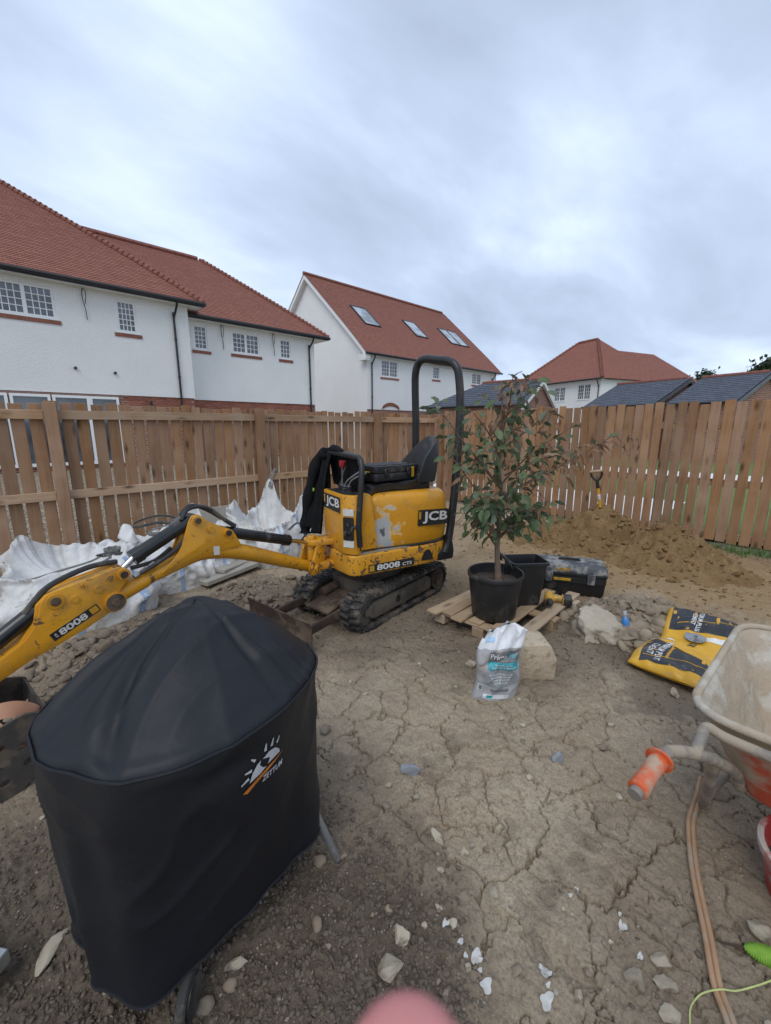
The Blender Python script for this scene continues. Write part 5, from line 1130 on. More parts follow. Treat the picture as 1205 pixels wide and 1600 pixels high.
# ================================================================ BULK BAGS
def bulk_bag(name, label, loc, rz, rx, ry, h, seed, rimamp, fill, lean=(0, 0), sq=3.0, sag=.0, peaks=()):
    T = thing(name, label, 'bulk bag', loc, rz); nt_, nv = 200, 46
    def wallp(t_, s_):
        """s_ 0 ground -> 1 rim"""
        c_, n__ = math.cos(t_), math.sin(t_); r_ = (abs(c_ / rx) ** sq + abs(n__ / ry) ** sq) ** (-1 / sq)
        bulge = 1 + .10 * math.sin(math.pi * min(1, s_ * 1.1)) - .10 * s_ ** 3
        def f(sc1, sc2, sd_):
            q_ = Vector((math.cos(t_) * sc1 + sd_ * 1.7, math.sin(t_) * sc1 - sd_ * .9, s_ * sc2)); return (1 - abs(mn.noise(q_)) * 1.5) * .65 + (1 - abs(mn.noise(q_ * 2.1)) * 1.5) * .35
        crk = (f(1.5, 1.3, seed) ** 3 - .4) * .24 + (f(3.3, 2.4, seed + 9) ** 5 - .3) * .085 + (f(8.5, 7, seed + 19) ** 5 - .2) * .02
        r_ *= bulge * (1 + crk * (.3 + s_))
        pk = sum(a_ * math.exp(-(((t_ - t0 + math.pi) % (2 * math.pi) - math.pi) / w_) ** 2) for t0, a_, w_ in peaks)
        z = (h * (1 + rimamp * (f(1.7, .3, seed + 40) - .5) * 1.6) + pk) * s_ - sag * s_ * (1 - abs(n__))
        return Vector((r_ * c_ + lean[0] * s_, r_ * n__ + lean[1] * s_, max(.0, z) - .01))
    ss = list(np.linspace(0, 1, 30)); rings = [[wallp(2 * math.pi * j / nt_, s_) for j in range(nt_)] for s_ in ss]
    rim = rings[-1]; cen = sum(rim, Vector()) / nt_
    for k in range(1, 9):
        q_ = k / 8; row = []
        for j in range(nt_):
            p = rim[j]; a = 2 * math.pi * j / nt_; tz = fill * h + .03 * math.sin(a * 4 + seed)
            w_ = 1 - .82 * q_; row.append(Vector((cen.x + (p.x - cen.x) * (1 - .9 * q_ * q_ - .02), cen.y + (p.y - cen.y) * (1 - .9 * q_ * q_ - .02), p.z + (tz - p.z) * min(1, q_ * 1.5) - .004)))
        rings.append(row)
    mb = MB(); mb.add(loft(rings, cap=True)); bg_ = mb.build('bag', M['bagwhite'], T, ang=180)
    return T, wallp
def stripe(T, wp, t0, w_, name='seam_strip'):
    mb = MB(); pts = np.linspace(.03, .97, 24); vs = []; fs = []
    for i, s_ in enumerate(pts):
        for d in (-w_, w_):
            p = wp(t0 + d, s_); vs.append(tuple(Vector((p.x * 1.012, p.y * 1.012, p.z + .003))))
    for i in range(23): fs.append((2 * i, 2 * i + 1, 2 * i + 3, 2 * i + 2))
    mb.add((vs, fs)); mb.build(name, M['bluestripe'], T)
def strap_loop(T, pts, w_=.016, m='greyrope', name='lifting_loop'):
    mb = MB(); mb.add(tube(smoothpath(pts, 6), w_, 8, sx=1, sy=.35)); mb.build(name, M[m], T)
def rope(T, pts, r_=.007, m='greyrope'):
    mb = MB(); mb.add(tube(smoothpath(pts, 6), r_, 6)); mb.build('cord', M[m], T)
B1, w1 = bulk_bag('bulk_bag', 'sagging white bulk bag behind the excavator bucket, blue seams and knotted cord', (-3.86, .36, 0), R(0), .46, .47, .47, 11, .16, .72, (-.08, 0), 2.8, 0, ((.9, .13, .35), (3.9, .15, .3)))
for t0 in (-.15, .62): stripe(B1, w1, t0, .035)
for pts in ([(-.1, .35, .40), (0, .30, .47), (.05, .22, .50), (-.05, .15, .47), (-.12, .20, .43)], [(0, .28, .50), (.1, .2, .47), (.22, 0, .42), (.3, -.2, .38), (.35, -.35, .25)], [(-.05, .2, .48), (-.02, .1, .44), (.02, -.1, .42), (.05, -.28, .40)]): strap_loop(B1, pts, .017)
mb = MB()
for k in range(9): a = k * .9; mb.add(tube(smoothpath([(.02 + .05 * math.cos(a), .24 + .05 * math.sin(a), .46 + .012 * k % .05), (.06 * math.cos(a + 1.6) + .02, .24 + .05 * math.sin(a + 1.6), .52), (.02 + .05 * math.cos(a + 3), .24 + .05 * math.sin(a + 3), .47)], 4), .013, 6))
mb.build('knot', M['greyrope'], B1)
for k in range(7): rope(B1, [(.15 + rng.uniform(-.1, .1), .1 + rng.uniform(-.1, .1), .38), (.28 + rng.uniform(-.05, .05), -.1 + rng.uniform(-.1, .1), .40 + rng.uniform(-.03, .03)), (.34 + rng.uniform(-.05, .05), -.3 + rng.uniform(-.1, .1), .33)], .0035, 'cement_white')
B2, w2 = bulk_bag('bulk_bag', 'long slumped white bulk bag with folded flaps lying under the yellow boom', (-4.28, 1.24, 0), R(8), .42, .50, .40, 23, .3, .80, (-.10, .05), 2.4, 0, ((2.4, .20, .25), (4.6, .16, .3), (1.3, .10, .3), (.2, -.06, .4)))
stripe(B2, w2, -.45, .03); stripe(B2, w2, .55, .03)
for pts in ([(-.1, .1, .46), (-.05, .0, .60), (-.1, -.15, .64), (-.15, -.32, .60), (-.12, -.34, .56), (-.06, -.15, .58), (0, .02, .52)], [(0, .12, .50), (-.02, -.05, .55), (-.05, -.22, .52), (-.02, -.25, .49), (.02, -.05, .48)]): strap_loop(B2, pts, .02)
for k in range(5): rope(B2, [(-.08 + .02 * k, -.06, .55), (-.02 + .02 * k, .02, .60), (.0 + .015 * k, .08, .54)], .014)
B3, w3 = bulk_bag('bulk_bag', 'half empty white bulk bag standing open beside the excavator, peaked corners', (-4.20, 2.18, 0), R(20), .36, .38, .50, 37, .12, .55, (-.05, .02), 3.2, 0, ((2.2, .36, .30), (.78, .20, .28), (3.9, .2, .3), (-.78, -.08, .4)))
stripe(B3, w3, -.55, .03); stripe(B3, w3, .35, .03)
strap_loop(B3, [(-.24, .27, .78), (-.26, .34, .90), (-.25, .40, .98), (-.24, .42, .95), (-.24, .36, .88), (-.22, .29, .76)], .014)
strap_loop(B3, [(.20, .30, .62), (.22, .38, .74), (.22, .47, .86), (.21, .49, .83), (.21, .44, .74), (.19, .32, .6)], .014)
strap_loop(B3, [(.34, -.1, .40), (.38, 0, .46), (.40, .1, .40), (.39, .12, .30), (.38, .0, .22)], .02, 'blk')
# paving slabs
for nm, lab, loc, rot, sz in (('paving_slab', 'grey paving slab leaning against the railed fence', (-5.13, 2.0, .0), (0, R(-13), 0), (.04, .45, .5)), ('paving_slab', 'grey paving slab lying under the long slumped bag', (-4.02, 1.52, .04), (R(3), R(-4), R(12)), (.45, .6, .045)), ('paving_slab', 'broken grey slab edge lying nearer the half empty bag', (-4.12, 1.62, .09), (R(-3), R(3), R(28)), (.4, .55, .04))):
    mb = MB(); mb.add(cbox(-sz[0] / 2, sz[0] / 2, -sz[1] / 2, sz[1] / 2, 0, sz[2], .006)); o = mb.build(nm, M['slab'], ang=30); o.location = loc; o.rotation_euler = rot; tag(o, lab, 'paving slab')

# strap in the bucket
def ribbon(pts, w_, m, name, parent=None, nrm=None, th_=.0025, n=8):
    P = smoothpath([p[:3] for p in pts], n); A = [math.radians(p[3]) if len(p) > 3 else 0 for p in pts]; L_ = len(P); vs = []; fs = []; mb = MB()
    for i, p in enumerate(P):
        t_ = (P[min(i + 1, L_ - 1)] - P[max(i - 1, 0)]).normalized(); f_ = i / n; k = min(int(f_), len(A) - 2) if len(A) > 1 else 0; a = A[k] + (A[k + 1] - A[k]) * (f_ - k); s_ = t_.cross(Vector((0, 0, 1)))
        s_ = s_.normalized() if s_.length > .05 else Vector((1, 0, 0)); u = t_.cross(s_).normalized(); d = s_ * math.cos(a) + u * math.sin(a); e_ = t_.cross(d).normalized()
        vs += [tuple(p + d * w_ / 2 + e_ * th_), tuple(p - d * w_ / 2 + e_ * th_), tuple(p - d * w_ / 2 - e_ * th_), tuple(p + d * w_ / 2 - e_ * th_)]
    for i in range(L_ - 1):
        for j in range(4): a, b_ = i * 4 + j, i * 4 + (j + 1) % 4; fs.append((a, b_, b_ + 4, a + 4))
    fs += [(0, 1, 2, 3), tuple((L_ - 1) * 4 + j for j in range(4))]; mb.add((vs, fs)); return mb.build(name, m, parent, ang=50)
sb = S0 + MBo @ Vector((1.835, .12, .125)); SR = thing('ratchet_strap', 'tangled orange webbing strap piled in the perforated bucket', 'strap', sb, BOA)
for pts in ([(.26, .06, .17, 55), (.12, .10, .225, 60), (.0, .115, .235, 62), (-.07, .115, .200, 70), (-.115, .10, .13, 80), (-.11, .05, .07, 80)],
            [(-.09, .06, .19, 75), (-.03, .12, .165, 70), (.03, .14, .115, 65), (.05, .10, .07, 70), (.0, .04, .06, 80)],
            [(.03, .06, .20, 70), (.02, .13, .155, 60), (-.04, .15, .10, 70), (-.09, .11, .085, 80), (-.05, .05, .12, 80)],
            [(.16, .12, .18, 70), (.10, .15, .13, 75), (.05, .145, .09, 80), (.12, .12, .06, 80), (.2, .08, .09, 80)],
            [(.24, .10, .10, 70), (.18, .15, .12, 75), (.12, .15, .17, 70), (.08, .10, .20, 60)]): ribbon(pts, .062, M['strap'], 'webbing', SR, th_=.0016)
ribbon([(.0, .06, .225, 30), (.10, .06, .215, 30), (.25, .05, .21, 30)], .045, M['greystone'], 'webbing_end', SR)
# steel off-cut by the barbecue
mb = MB(); mb.add(cbox(-.20, .0, -.06, .055, .03, .075, .003)); mb.add(cbox(-.20, .0, -.064, -.060, -.01, .078, .001)); o = mb.build('steel_section', M['steel'], ang=30); o.location = (-1.305, -.195, .01); o.rotation_euler = (0, 0, R(38)); tag(o, 'shiny steel box section lying on the dark soil by the barbecue', 'steel section')

# ================================================================ PALLET, POTTED TREE, BIN, TOOLS
PL = thing('pallet', 'broken wooden pallet carrying the plant pot and the black bin', 'pallet', (-1.52, 2.78, 0), R(3))
slats = [(-.36, -.52, .24), (-.285, -.46, .30), (-.17, -.50, .45), (-.05, -.44, .52), (.10, -.42, .52), (.265, -.45, .60)]
for i, (x, y0, y1) in enumerate(slats):
    mb = MB(); wv = rng.uniform(.088, .098); mb.add(cbox(-.009, .009, -wv / 2, wv / 2, y0, y1, .003)); o = mb.build('slat', M['pallet'], PL, ang=30); o.location = (x, 0, .112 + rng.uniform(0, .004)); o.rotation_euler = (-math.pi / 2, R(90) + rng.uniform(-.02, .02), rng.uniform(-.05, .05)); 
for y_ in (-.40, .05, .46):
    mb = MB(); mb.add(cbox(-.42, .34, -.045, .045, .084, .102, .003)); o = mb.build('bearer', M['pallet'], PL, ang=30); o.location = (0, y_, 0)
    for x in (-.36, -.03, .28): mb = MB(); mb.add(cbox(-.045, .045, -.05, .05, .012, .083, .004)); o = mb.build('block', M['pallet'], PL, ang=30); o.location = (x, y_, 0)
# pot and tree
PTc = Vector((-1.535, 2.545, .122))
PT = thing('plant_pot', 'wide black plastic plant pot holding the young tree', 'plant pot', PTc)
mb = MB(); mb.add(lathe([(.0, .0), (.150, .0), (.156, .008), (.182, .22), (.190, .300), (.199, .302), (.201, .325), (.196, .334), (.188, .330), (.186, .30), (.176, .22), (.165, .20), (.02, .20)], 64)); pot = mb.build('pot', M['plastic'], PT, ang=50)
n, m = 14, 48; V = [(0, 0, .262)] ; 
rs = np.random.RandomState(3); pts = [[(.184 * (i + 1) / n * math.cos(6.2832 * j / m), .184 * (i + 1) / n * math.sin(6.2832 * j / m), .255 + .012 * rs.rand() + .012 * (1 - i / n)) for j in range(m)] for i in range(n)]
mb = MB(); g_ = loft(pts, cap=False); g_[0].append((0, 0, .27)); g_[1].extend([(j, (j + 1) % m, len(g_[0]) - 1) for j in range(m)]); mb.add(g_); mb.build('compost', M['compost'], PT)
TB_ = thing('potted_tree', 'young leafy tree with green and withered leaves growing in the black pot', 'tree', tuple(PTc + Vector((0.02, -.02, .26))))
trunk = smoothpath([(.02, .0, 0), (.005, .005, .10), (-.015, .015, .25), (-.02, .03, .42), (-.03, .05, .62), (-.05, .07, .9), (-.08, .09, 1.18), (-.10, .10, 1.40)], 6)
mb = MB(); nT_ = len(trunk); mb.add(tube(trunk, [.026 * (1 - .82 * (i / (nT_ - 1)) ** .8) + .008 * math.exp(-i / 2.) for i in range(nT_)], 12)); mb.build('trunk', M['bark'], TB_)
right = Vector((math.cos(R(46.7)), math.sin(R(46.7)), 0)); fwd = Vector((-math.sin(R(46.7)), math.cos(R(46.7)), 0))
# branches: (start height fraction along the trunk, sideways, depth, top, withered share)
br = [(.30, -.24, .06, .50, .05), (.36, .34, .0, .60, .15), (.42, -.36, -.1, .90, .1), (.45, .24, -.2, .58, .08), (.48, -.16, -.22, .66, .08), (.52, .38, .12, .80, .3), (.60, -.47, .05, 1.26, .0), (.58, .86, .12, 1.08, .9), (.60, -.33, .2, 1.05, .1), (.62, .35, -.1, 1.06, .3), (.66, .50, .0, .95, .75), (.70, -.25, -.12, 1.20, .35), (.76, -.10, .1, 1.30, .6), (.74, .28, -.08, 1.22, .55), (.72, .16, .12, 1.42, .15), (.80, .02, -.05, 1.42, 1.0), (.85, .22, .05, 1.36, .12), (.62, -.10, -.25, 1.0, .1), (.5, .1, -.28, .86, .1), (.40, .12, .3, .62, .05), (.34, .18, -.12, .48, .05), (.33, -.20, -.14, .52, .05), (.68, .02, -.2, 1.10, .55), (.46, -.22, -.16, .60, .05), (.44, .28, .16, .50, .05)]
Lg, Ld = [], []; q_ = random.Random(12); brs = MB()
for i, (s_, sx, dy, top, dead) in enumerate(br):
    a = trunk[int(s_ * (nT_ - 1))]; e_ = right * sx + fwd * dy + Vector((0, 0, top)); mid = a.lerp(e_, .5) + Vector((0, 0, .04 - .05 * abs(sx))) + Vector((q_.uniform(-.04, .04), q_.uniform(-.04, .04), 0))
    pts = smoothpath([a, mid, e_], 7); brs.add(tube(pts, [.008 * (1 - .75 * k / 14) for k in range(15)], 6))
    L_ = (e_ - a).length; nl = int(17 + L_ * 24)
    for k in range(nl):
        f_ = q_.uniform(.18, 1.) ** .8 * 14; p = pts[int(min(14, f_))]; d = (pts[min(14, int(f_) + 1)] - pts[max(0, int(f_) - 1)]).normalized()
        out = Vector((q_.gauss(0, 1), q_.gauss(0, 1), q_.gauss(-.1, .7))).normalized(); tw = p + out * q_.uniform(.02, .13)
        if q_.random() < .5: brs.add(tube([p, p.lerp(tw, .6) + Vector((0, 0, .008)), tw], [.002, .0016, .001], 4))
        z_ = (out * .75 + d * .3 + Vector((0, 0, -.55 if q_.random() < dead else -.25))).normalized()
        wd = q_.random() < dead; (Ld if wd else Lg).append((tw, z_, q_.uniform(.046, .088) * (1.0 if not wd else .95), q_.uniform(0, 6.28)))
brs.build('branches', M['bark'], TB_)
def leaf_mesh(name, m, curl, wid, seed):
    r_ = random.Random(seed); vs = []; fs = []; n = 6
    for i in range(n + 1):
        s_ = i / n; w_ = wid * math.sin(math.pi * min(1, s_ * .93 + .05)) ** .8 * (1 - .25 * s_); zc = -curl * s_ * s_ + r_.uniform(-.02, .02)
        vs += [(s_, -w_, zc + .32 * w_ + curl * .3 * r_.uniform(-.5, .8)), (s_, 0, zc), (s_, w_, zc + .32 * w_ + curl * .3 * r_.uniform(-.5, .8))]
    for i in range(n):
        a = i * 3; fs += [(a, a + 3, a + 4, a + 1), (a + 1, a + 4, a + 5, a + 2)]
    mb = MB(); mb.add((vs, fs)); return mb.mesh(name, m, ang=180)
gms = [leaf_mesh('leaf', M['leaf'], c_, .33, k) for k, c_ in enumerate((.12, .3, .45))]; dms = [leaf_mesh('leaf', M['deadleaf'], c_, .19, 10 + k) for k, c_ in enumerate((.5, .8, .65))]
def leaf_mat4(p, z_, s_, roll):
    x = z_; y_ = Vector((0, 0, 1)).cross(x); y_ = y_.normalized() if y_.length > .01 else Vector((0, 1, 0)); return basis(p, x, y_) @ Matrix.Rotation(roll if s_ > 9 else (roll - 3.14) * .35, 4, 'X') @ Matrix.Scale(s_, 4)
allL = [(L_, gms) for L_ in Lg] + [(L_, dms) for L_ in Ld]; random.Random(5).shuffle(allL)
for (p, z_, s_, ro), ms in allL[:296]: o = obj('leaf', ms[q_.randrange(3)], TB_); o.matrix_local = leaf_mat4(p, z_, s_, ro)
for nm, ms in (('leaf_spray', gms), ('withered_leaf_spray', dms)):
    mb = MB()
    for (p, z_, s_, ro), mm in allL[296:]:
        if mm is ms: me_ = ms[q_.randrange(3)]; mb.add(([v.co[:] for v in me_.vertices], [tuple(f.vertices) for f in me_.polygons]), leaf_mat4(p, z_, s_, ro))
    if mb.v: mb.build(nm, ms[0].materials[0], TB_, ang=180)['kind'] = 'stuff'
# black bin
BN = thing('bin', 'open black plastic bin with a folded handle beside the plant pot', 'bin', (-1.50, 2.91, .122), R(52))
def rr3(hx, hy, r_, z): return [(x, y_, z) for x, y_ in rrect(hx, hy, r_, 5)]
mb = MB(); mb.add(loft([rr3(.10, .085, .03, 0), rr3(.103, .088, .03, .01), rr3(.135, .112, .035, .33), rr3(.148, .124, .04, .332), rr3(.148, .124, .04, .352), rr3(.136, .112, .035, .354), rr3(.128, .105, .034, .32), rr3(.096, .08, .03, .02)])); mb.build('bin_body', M['plastic'], BN, ang=40)
mb = MB(); mb.add(tube(smoothpath([(-.15, -.115, .315), (-.185, -.11, .37), (-.19, -.06, .385), (-.19, .06, .385), (-.185, .11, .37), (-.15, .115, .315)], 5), .013, 8)); mb.build('handle', M['plastic'], BN)
mb = MB(); mb.add(cbox(-.153, -.149, -.10, .10, .02, .325, .002), Matrix.Rotation(R(-5), 4, 'Y') @ Matrix.Translation((-.01, 0, 0))); mb.build('lid', M['plastic'], BN)
# tool box
tb_a = Vector((-1.629, 3.408)); tb_b = Vector((-1.184, 3.646)); d_ = (tb_b - tb_a); TX = thing('tool_box', 'dusty black tool box with a grey lid behind the bin', 'tool box', (tb_b.x + .05, tb_b.y + .03, 0), math.atan2(d_.y, d_.x)); Lx = .60
mb = MB(); mb.add(loft([rr3(Lx / 2 - .02, .125, .02, .01), rr3(Lx / 2 - .005, .14, .02, .20), rr3(Lx / 2, .145, .02, .205), rr3(Lx / 2, .145, .02, .225)])); mb.v = [(x - Lx / 2, y_ + .145, z) for x, y_, z in mb.v]; mb.build('box_body', M['plastic'], TX, ang=35, bevel=.004)
mb = MB(); mb.add(loft([rr3(Lx / 2 + .004, .15, .025, .228), rr3(Lx / 2 + .004, .15, .025, .248), rr3(Lx / 2 - .01, .138, .03, .285), rr3(Lx / 2 - .035, .11, .03, .305)])); mb.v = [(x - Lx / 2, y_ + .145, z) for x, y_, z in mb.v]; ld = mb.build('lid', M['toolgrey'], TX, ang=35, bevel=.004)
mb = MB(); mb.add(cbox(-Lx / 2 - .09, -Lx / 2 + .09, .12, .17, .300, .310, .004)); mb.build('lid_recess', M['plastic'], ld); mb = MB(); mb.add(tube(smoothpath([(-Lx / 2 - .08, .145, .308), (-Lx / 2 - .075, .145, .320), (-Lx / 2 + .075, .145, .320), (-Lx / 2 + .08, .145, .308)], 4), .009, 8)); mb.build('handle', M['plastic'], ld)
for x in (-Lx + .13, -.13): mb = MB(); mb.add(cbox(x - .03, x + .03, -.014, -.002, .14, .235, .004)); mb.build('latch', M['toolgrey'], TX)
mb = MB(); mb.add(cbox(-Lx + .20, -Lx + .30, -.009, -.002, .250, .272, .001)); mb.build('badge', M['toolyellow'], TX)
mb = MB(); mb.add(cbox(-Lx + .02, -.02, .002, .01, .14, .19, .001)); mb.build('label', M['decal_black'], TX)
mb = MB(); mb.add(cbox(-Lx + .17, -Lx + .31, .0, .008, .155, .180, .001)); mb.build('badge', M['toolyellow'], TX); mb = MB(); mb.add(cbox(-.004, .006, .08, .21, .12, .19, .003)); mb.build('end_grip', M['blk'], TX)
# cordless drill on the pallet
DR = thing('cordless_drill', 'yellow and black cordless drill lying on the pallet slats', 'drill', (-1.335, 3.02, .122), R(-62))
mb = MB(); mb.add(tube([(-.09, 0, .04), (-.085, 0, .04), (-.02, 0, .04), (.03, 0, .04), (.05, 0, .04)], [.02, .034, .036, .034, .028], 14)); mb.add(tube(smoothpath([(-.03, .01, .038), (-.035, .06, .034), (-.04, .11, .034)], 4), [.024] * 8 + [.022], 10)); mb.build('drill_body', M['toolyellow'], DR)
mb = MB(); mb.add(tube([(.05, 0, .04), (.07, 0, .04), (.10, 0, .04), (.125, 0, .04)], [.027, .026, .022, .012], 14)); mb.build('chuck', M['plastic'], DR); mb = MB(); mb.add(cbox(-.095, .02, .105, .165, .006, .062, .006)); bt_ = mb.build('battery', M['plastic'], DR); mb = MB(); mb.add(cbox(-.09, .015, .095, .106, .010, .058, .003)); mb.build('battery_rim', M['toolyellow'], DR)

# ================================================================ BAGS AND BLOCKS IN THE FOREGROUND
pv = Vector((.166, .176, 0)).normalized(); pn = Vector((pv.y, -pv.x, 0)); pc = Vector((-1.085, 1.875, 0))
PB = thing('primer_bag', 'opened grey and teal primer bag standing before the sandstone block', 'bag', pc, math.atan2(pv.y, pv.x))
PH, PW, PD = .395, .123, .055
def pb_pt(u, s_, side):
    """u -1..1 across, s_ 0..1 up, side +1 front (-y) / -1 back"""
    wv = PW * (1 - .03 * math.sin(s_ * 3.1)) ; x = u * wv + .05 * s_ - .02 + .012 * math.sin(s_ * 7)
    pin = 1 - sst(np.array(.66), np.array(1.0), np.array(s_)) * .88
    dpt = PD * float(pin) * max(0, 1 - abs(u) ** 3.2) ** .5
    k = .008 * math.sin(u * 5 + s_ * 11) * math.sin(3.1 * s_) + .006 * math.sin(u * 9 - s_ * 17) * s_ + .010 * math.exp(-((s_ - .62 - .12 * u) / .03) ** 2) * -1
    k += .006 * ((1 - abs(mn.noise(Vector((u * 1.6 + s_, s_ * 4 - u, 2.))))) ** 5 - .25) + .004 * mn.noise(Vector((u * 3, s_ * 7, 5.)))
    z = s_ * PH * (1 + .02 * u) + (.03 * math.sin(u * 2.6 + 1.2) + .016 * math.sin(u * 8.) + .012 * math.sin(u * 17 + 1)) * s_ ** 6 
    return Vector((x, -side * (dpt + k * (1 if side > 0 else .4)) + .018 * s_, z))
rings = []; nu = 40
for i in range(52):
    s_ = i / 51; rings.append([pb_pt(-1 + 2 * j / nu, s_, 1) for j in range(nu)] + [pb_pt(1 - 2 * j / nu, s_, -1) for j in range(nu)])
mb = MB(); g_ = loft(rings); mb.add(g_); mb.mi = [1 if (k // (2 * nu)) > 38 else 0 for k in range(len(mb.f))]; o = mb.build('bag_body', [M['prime_bag'], M['prime_white']], PB, ang=180)
pf = lambda u, v: pb_pt(u / PW, v / PH, 1) + Vector((0, -.0055, 0))
def pdec(geo, dx, dy, m, name='print', lift=0): mb = MB(); mb.add(([tuple(pf(p[0] + dx, p[1] + dy) + Vector((0, -lift, 0))) for p in geo[0]], geo[1])); mb.build(name, M[m], PB, smooth=False)
pdec(rectgrid(.165, .060, 22, 14), .022, .262, 'prime_grey'); pdec(rectgrid(.165, .040, 22, 10), .018, .212, 'prime_teal')
el = loft([[(.10 * k / 8 * math.cos(a), .050 * k / 8 * math.sin(a), 0) for a in np.linspace(0, 6.2832, 33)[:-1]] for k in range(1, 9)], cap=False); el[1].append(tuple(range(32))); pdec(el, 0, .143, 'prime_mid', lift=.001)
pdec(text_geo('Prime', .088, .030, .015), -.012, .268, 'prime_white', 'lettering', .0024); pdec(text_geo('Tec', .050, .028, .01), .064, .266, 'prime_teal', 'lettering', .0012)
pdec(text_geo('for Paving - for Patio', .13, .008, .01), .018, .243, 'prime_bag', 'lettering', .0024); pdec(text_geo('Slurry Primer for\nCalibrated & Natural St', .13, .026, .02), .02, .212, 'prime_white', 'lettering', .0012)
pdec(text_geo('An easy to use, poly\nenhanced cement\ntypes of natural\nand Natural', .13, .060, .012), .0, .143, 'prime_white', 'lettering', .0036)
pdec(rectgrid(.10, .012, 6, 2), .0, .073, 'prime_grey'); pdec(rectgrid(.14, .026, 6, 2), -.01, .035, 'prime_white'); pdec(rectgrid(.032, .017, 3, 2), -.045, .035, 'prime_teal', lift=.001); pdec(rectgrid(.022, .034, 2, 3), -.103, .08, 'prime_white'); pdec(rectgrid(.016, .026, 2, 3), -.103, .08, 'prime_grey', lift=.001); pdec(rectgrid(.045, .020, 3, 3), -.075, .352, 'prime_blue')
# sandstone block
SB = [(-.13, .0), (.13, .0), (.135, .14), (.095, .225), (.07, .235), (-.13, .23)]
mb = MB(); mb.add(prism(SB, -.09, .09), XZ); bm = bmesh.new(); me = mb.mesh('sandstone_block', M['stoneblock'], bevel=.010, segs=2, ang=30); bm.from_mesh(me); bmesh.ops.subdivide_edges(bm, edges=bm.edges[:], cuts=5, use_grid_fill=True)
from mathutils import noise as mn
for v_ in bm.verts: v_.co += Vector((mn.noise(v_.co * 22), mn.noise(v_.co * 22 + Vector((9, 9, 9))), mn.noise(v_.co * 22 + Vector((4, 1, 7))))) * .0022
bm.to_mesh(me); bm.free(); o = obj('sandstone_block', me, None, (-1.075, 2.215, 0), (0, 0, R(47))); tag(o, 'cream sandstone block standing behind the primer bag', 'stone block')
M['rubble'] = pm('heap_soil', (.165, .125, .088), (.32, .258, .185), 7, .95, bs=.8, bscale=40, bdist=.012)
# concrete lump and rubble heap
V, F = rock_geo(.21, .17, .155, 5, 5, .42, .45); mb = MB(); mb.add((V, F)); o = mb.build('concrete_lump', M['concrete'], ang=180); o.location = (-.945, 2.98, .075); o.rotation_euler = (.25, .1, 1.0); tag(o, 'large pale lump of broken concrete beside the cement bag', 'rubble')
gx_, gy_ = np.meshgrid(np.linspace(-.62, .62, 90), np.linspace(-.5, .5, 80), indexing='ij'); rr_ = np.hypot(gx_ / .56, gy_ / .42); hh = np.clip(1 - rr_, 0, 1) ** .8 * (.19 + .12 * fbm(gx_ * 5, gy_ * 5, 4, 3)) + (ridge(gx_ * 8, gy_ * 8, 5, 9) - .55) * .10 * np.clip(1.15 - rr_, 0, 1) - .03
o = obj('soil_heap', npmesh('soil_heap', np.stack([gx_, gy_, hh], -1).reshape(-1, 3), grid_faces(90, 80), M['rubble']), None, (-.78, 3.38, 0), (0, 0, R(35))); tag(o, 'low heap of grey soil and rubble behind the cement bag', 'soil heap')
def clods(name, label, n, fn, mat_, seed, sub=1, r0=.006, r1=.02, flat=.75, rough=.5):
    """thousands of small lumps in one mesh"""
    rs = np.random.RandomState(seed); bm = bmesh.new(); bmesh.ops.create_icosphere(bm, subdivisions=sub, radius=1); bv = np.array([v.co[:] for v in bm.verts]); bf = np.array([[q_.index for q_ in f.verts] for f in bm.faces]); bm.free()
    if sub == 2: bv = np.array([rock_geo(1, 1, 1, 500 + k, 2, .45, .58)[0] for k in range(8)])[rs.randint(0, 8, 20000)]
    xy, rad, z0 = fn(n, rs); n = len(xy); A = rs.normal(size=(n, 3, 3)); Q, _ = np.linalg.qr(A); sc3 = rad[:, None] * (1 + 1.2 * (rs.rand(n, 3) - .5)); nb = bv.shape[-2]; jit = 1 + (.75 if sub == 1 else .12) * (rs.rand(n, nb, 1) - .5)
    V = ((bv[None] if sub == 1 else bv[:n]) * jit * sc3[:, None, :]) @ Q; V[:, :, 2] *= flat; V[:, :, 0] += xy[:, :1]; V[:, :, 1] += xy[:, 1:2]; V[:, :, 2] += (z0 + rad * .25)[:, None]
    F = (bf[None] + (np.arange(n) * nb)[:, None, None]).reshape(-1, 3); o = obj(name, npmesh(name, V.reshape(-1, 3), F, mat_, False)); return tag(o, label, None, None, 'stuff')
def scat(dens_fn, r0, r1, pw=2.2, rng_=None):
    def fn(n, rs):
        ang = a0 + (rs.rand(n * 6) - .5) * R(116); rad = .55 + (7.0 - .55) * rs.rand(n * 6) ** 1.6; x, y_ = rad * np.cos(ang), rad * np.sin(ang)
        d, s_ = zones(x, y_); ins = (x > -5.2) & (y_ < 6.4); keep = ins & (rs.rand(n * 6) < dens_fn(x, y_, d, s_)); x, y_ = x[keep][:n], y_[keep][:n]
        r_ = r0 + (r1 - r0) * rs.rand(len(x)) ** pw; return np.stack([x, y_], 1), r_, full_h(x, y_)[0]
    return fn
clods('soil_crumbs', 'crumbled dark topsoil scattered over the ground', 30000, scat(lambda x, y_, d, s_: .0003 + sst(.4, .95, d), .0016, .0082, 2.8), M['crumb'], 1)
clods('stone_chippings', 'fine pale stone chippings strewn on the ground', 6000, scat(lambda x, y_, d, s_: .2 + .5 * d, .0010, .0055, 3.), M['chipping'], 2)
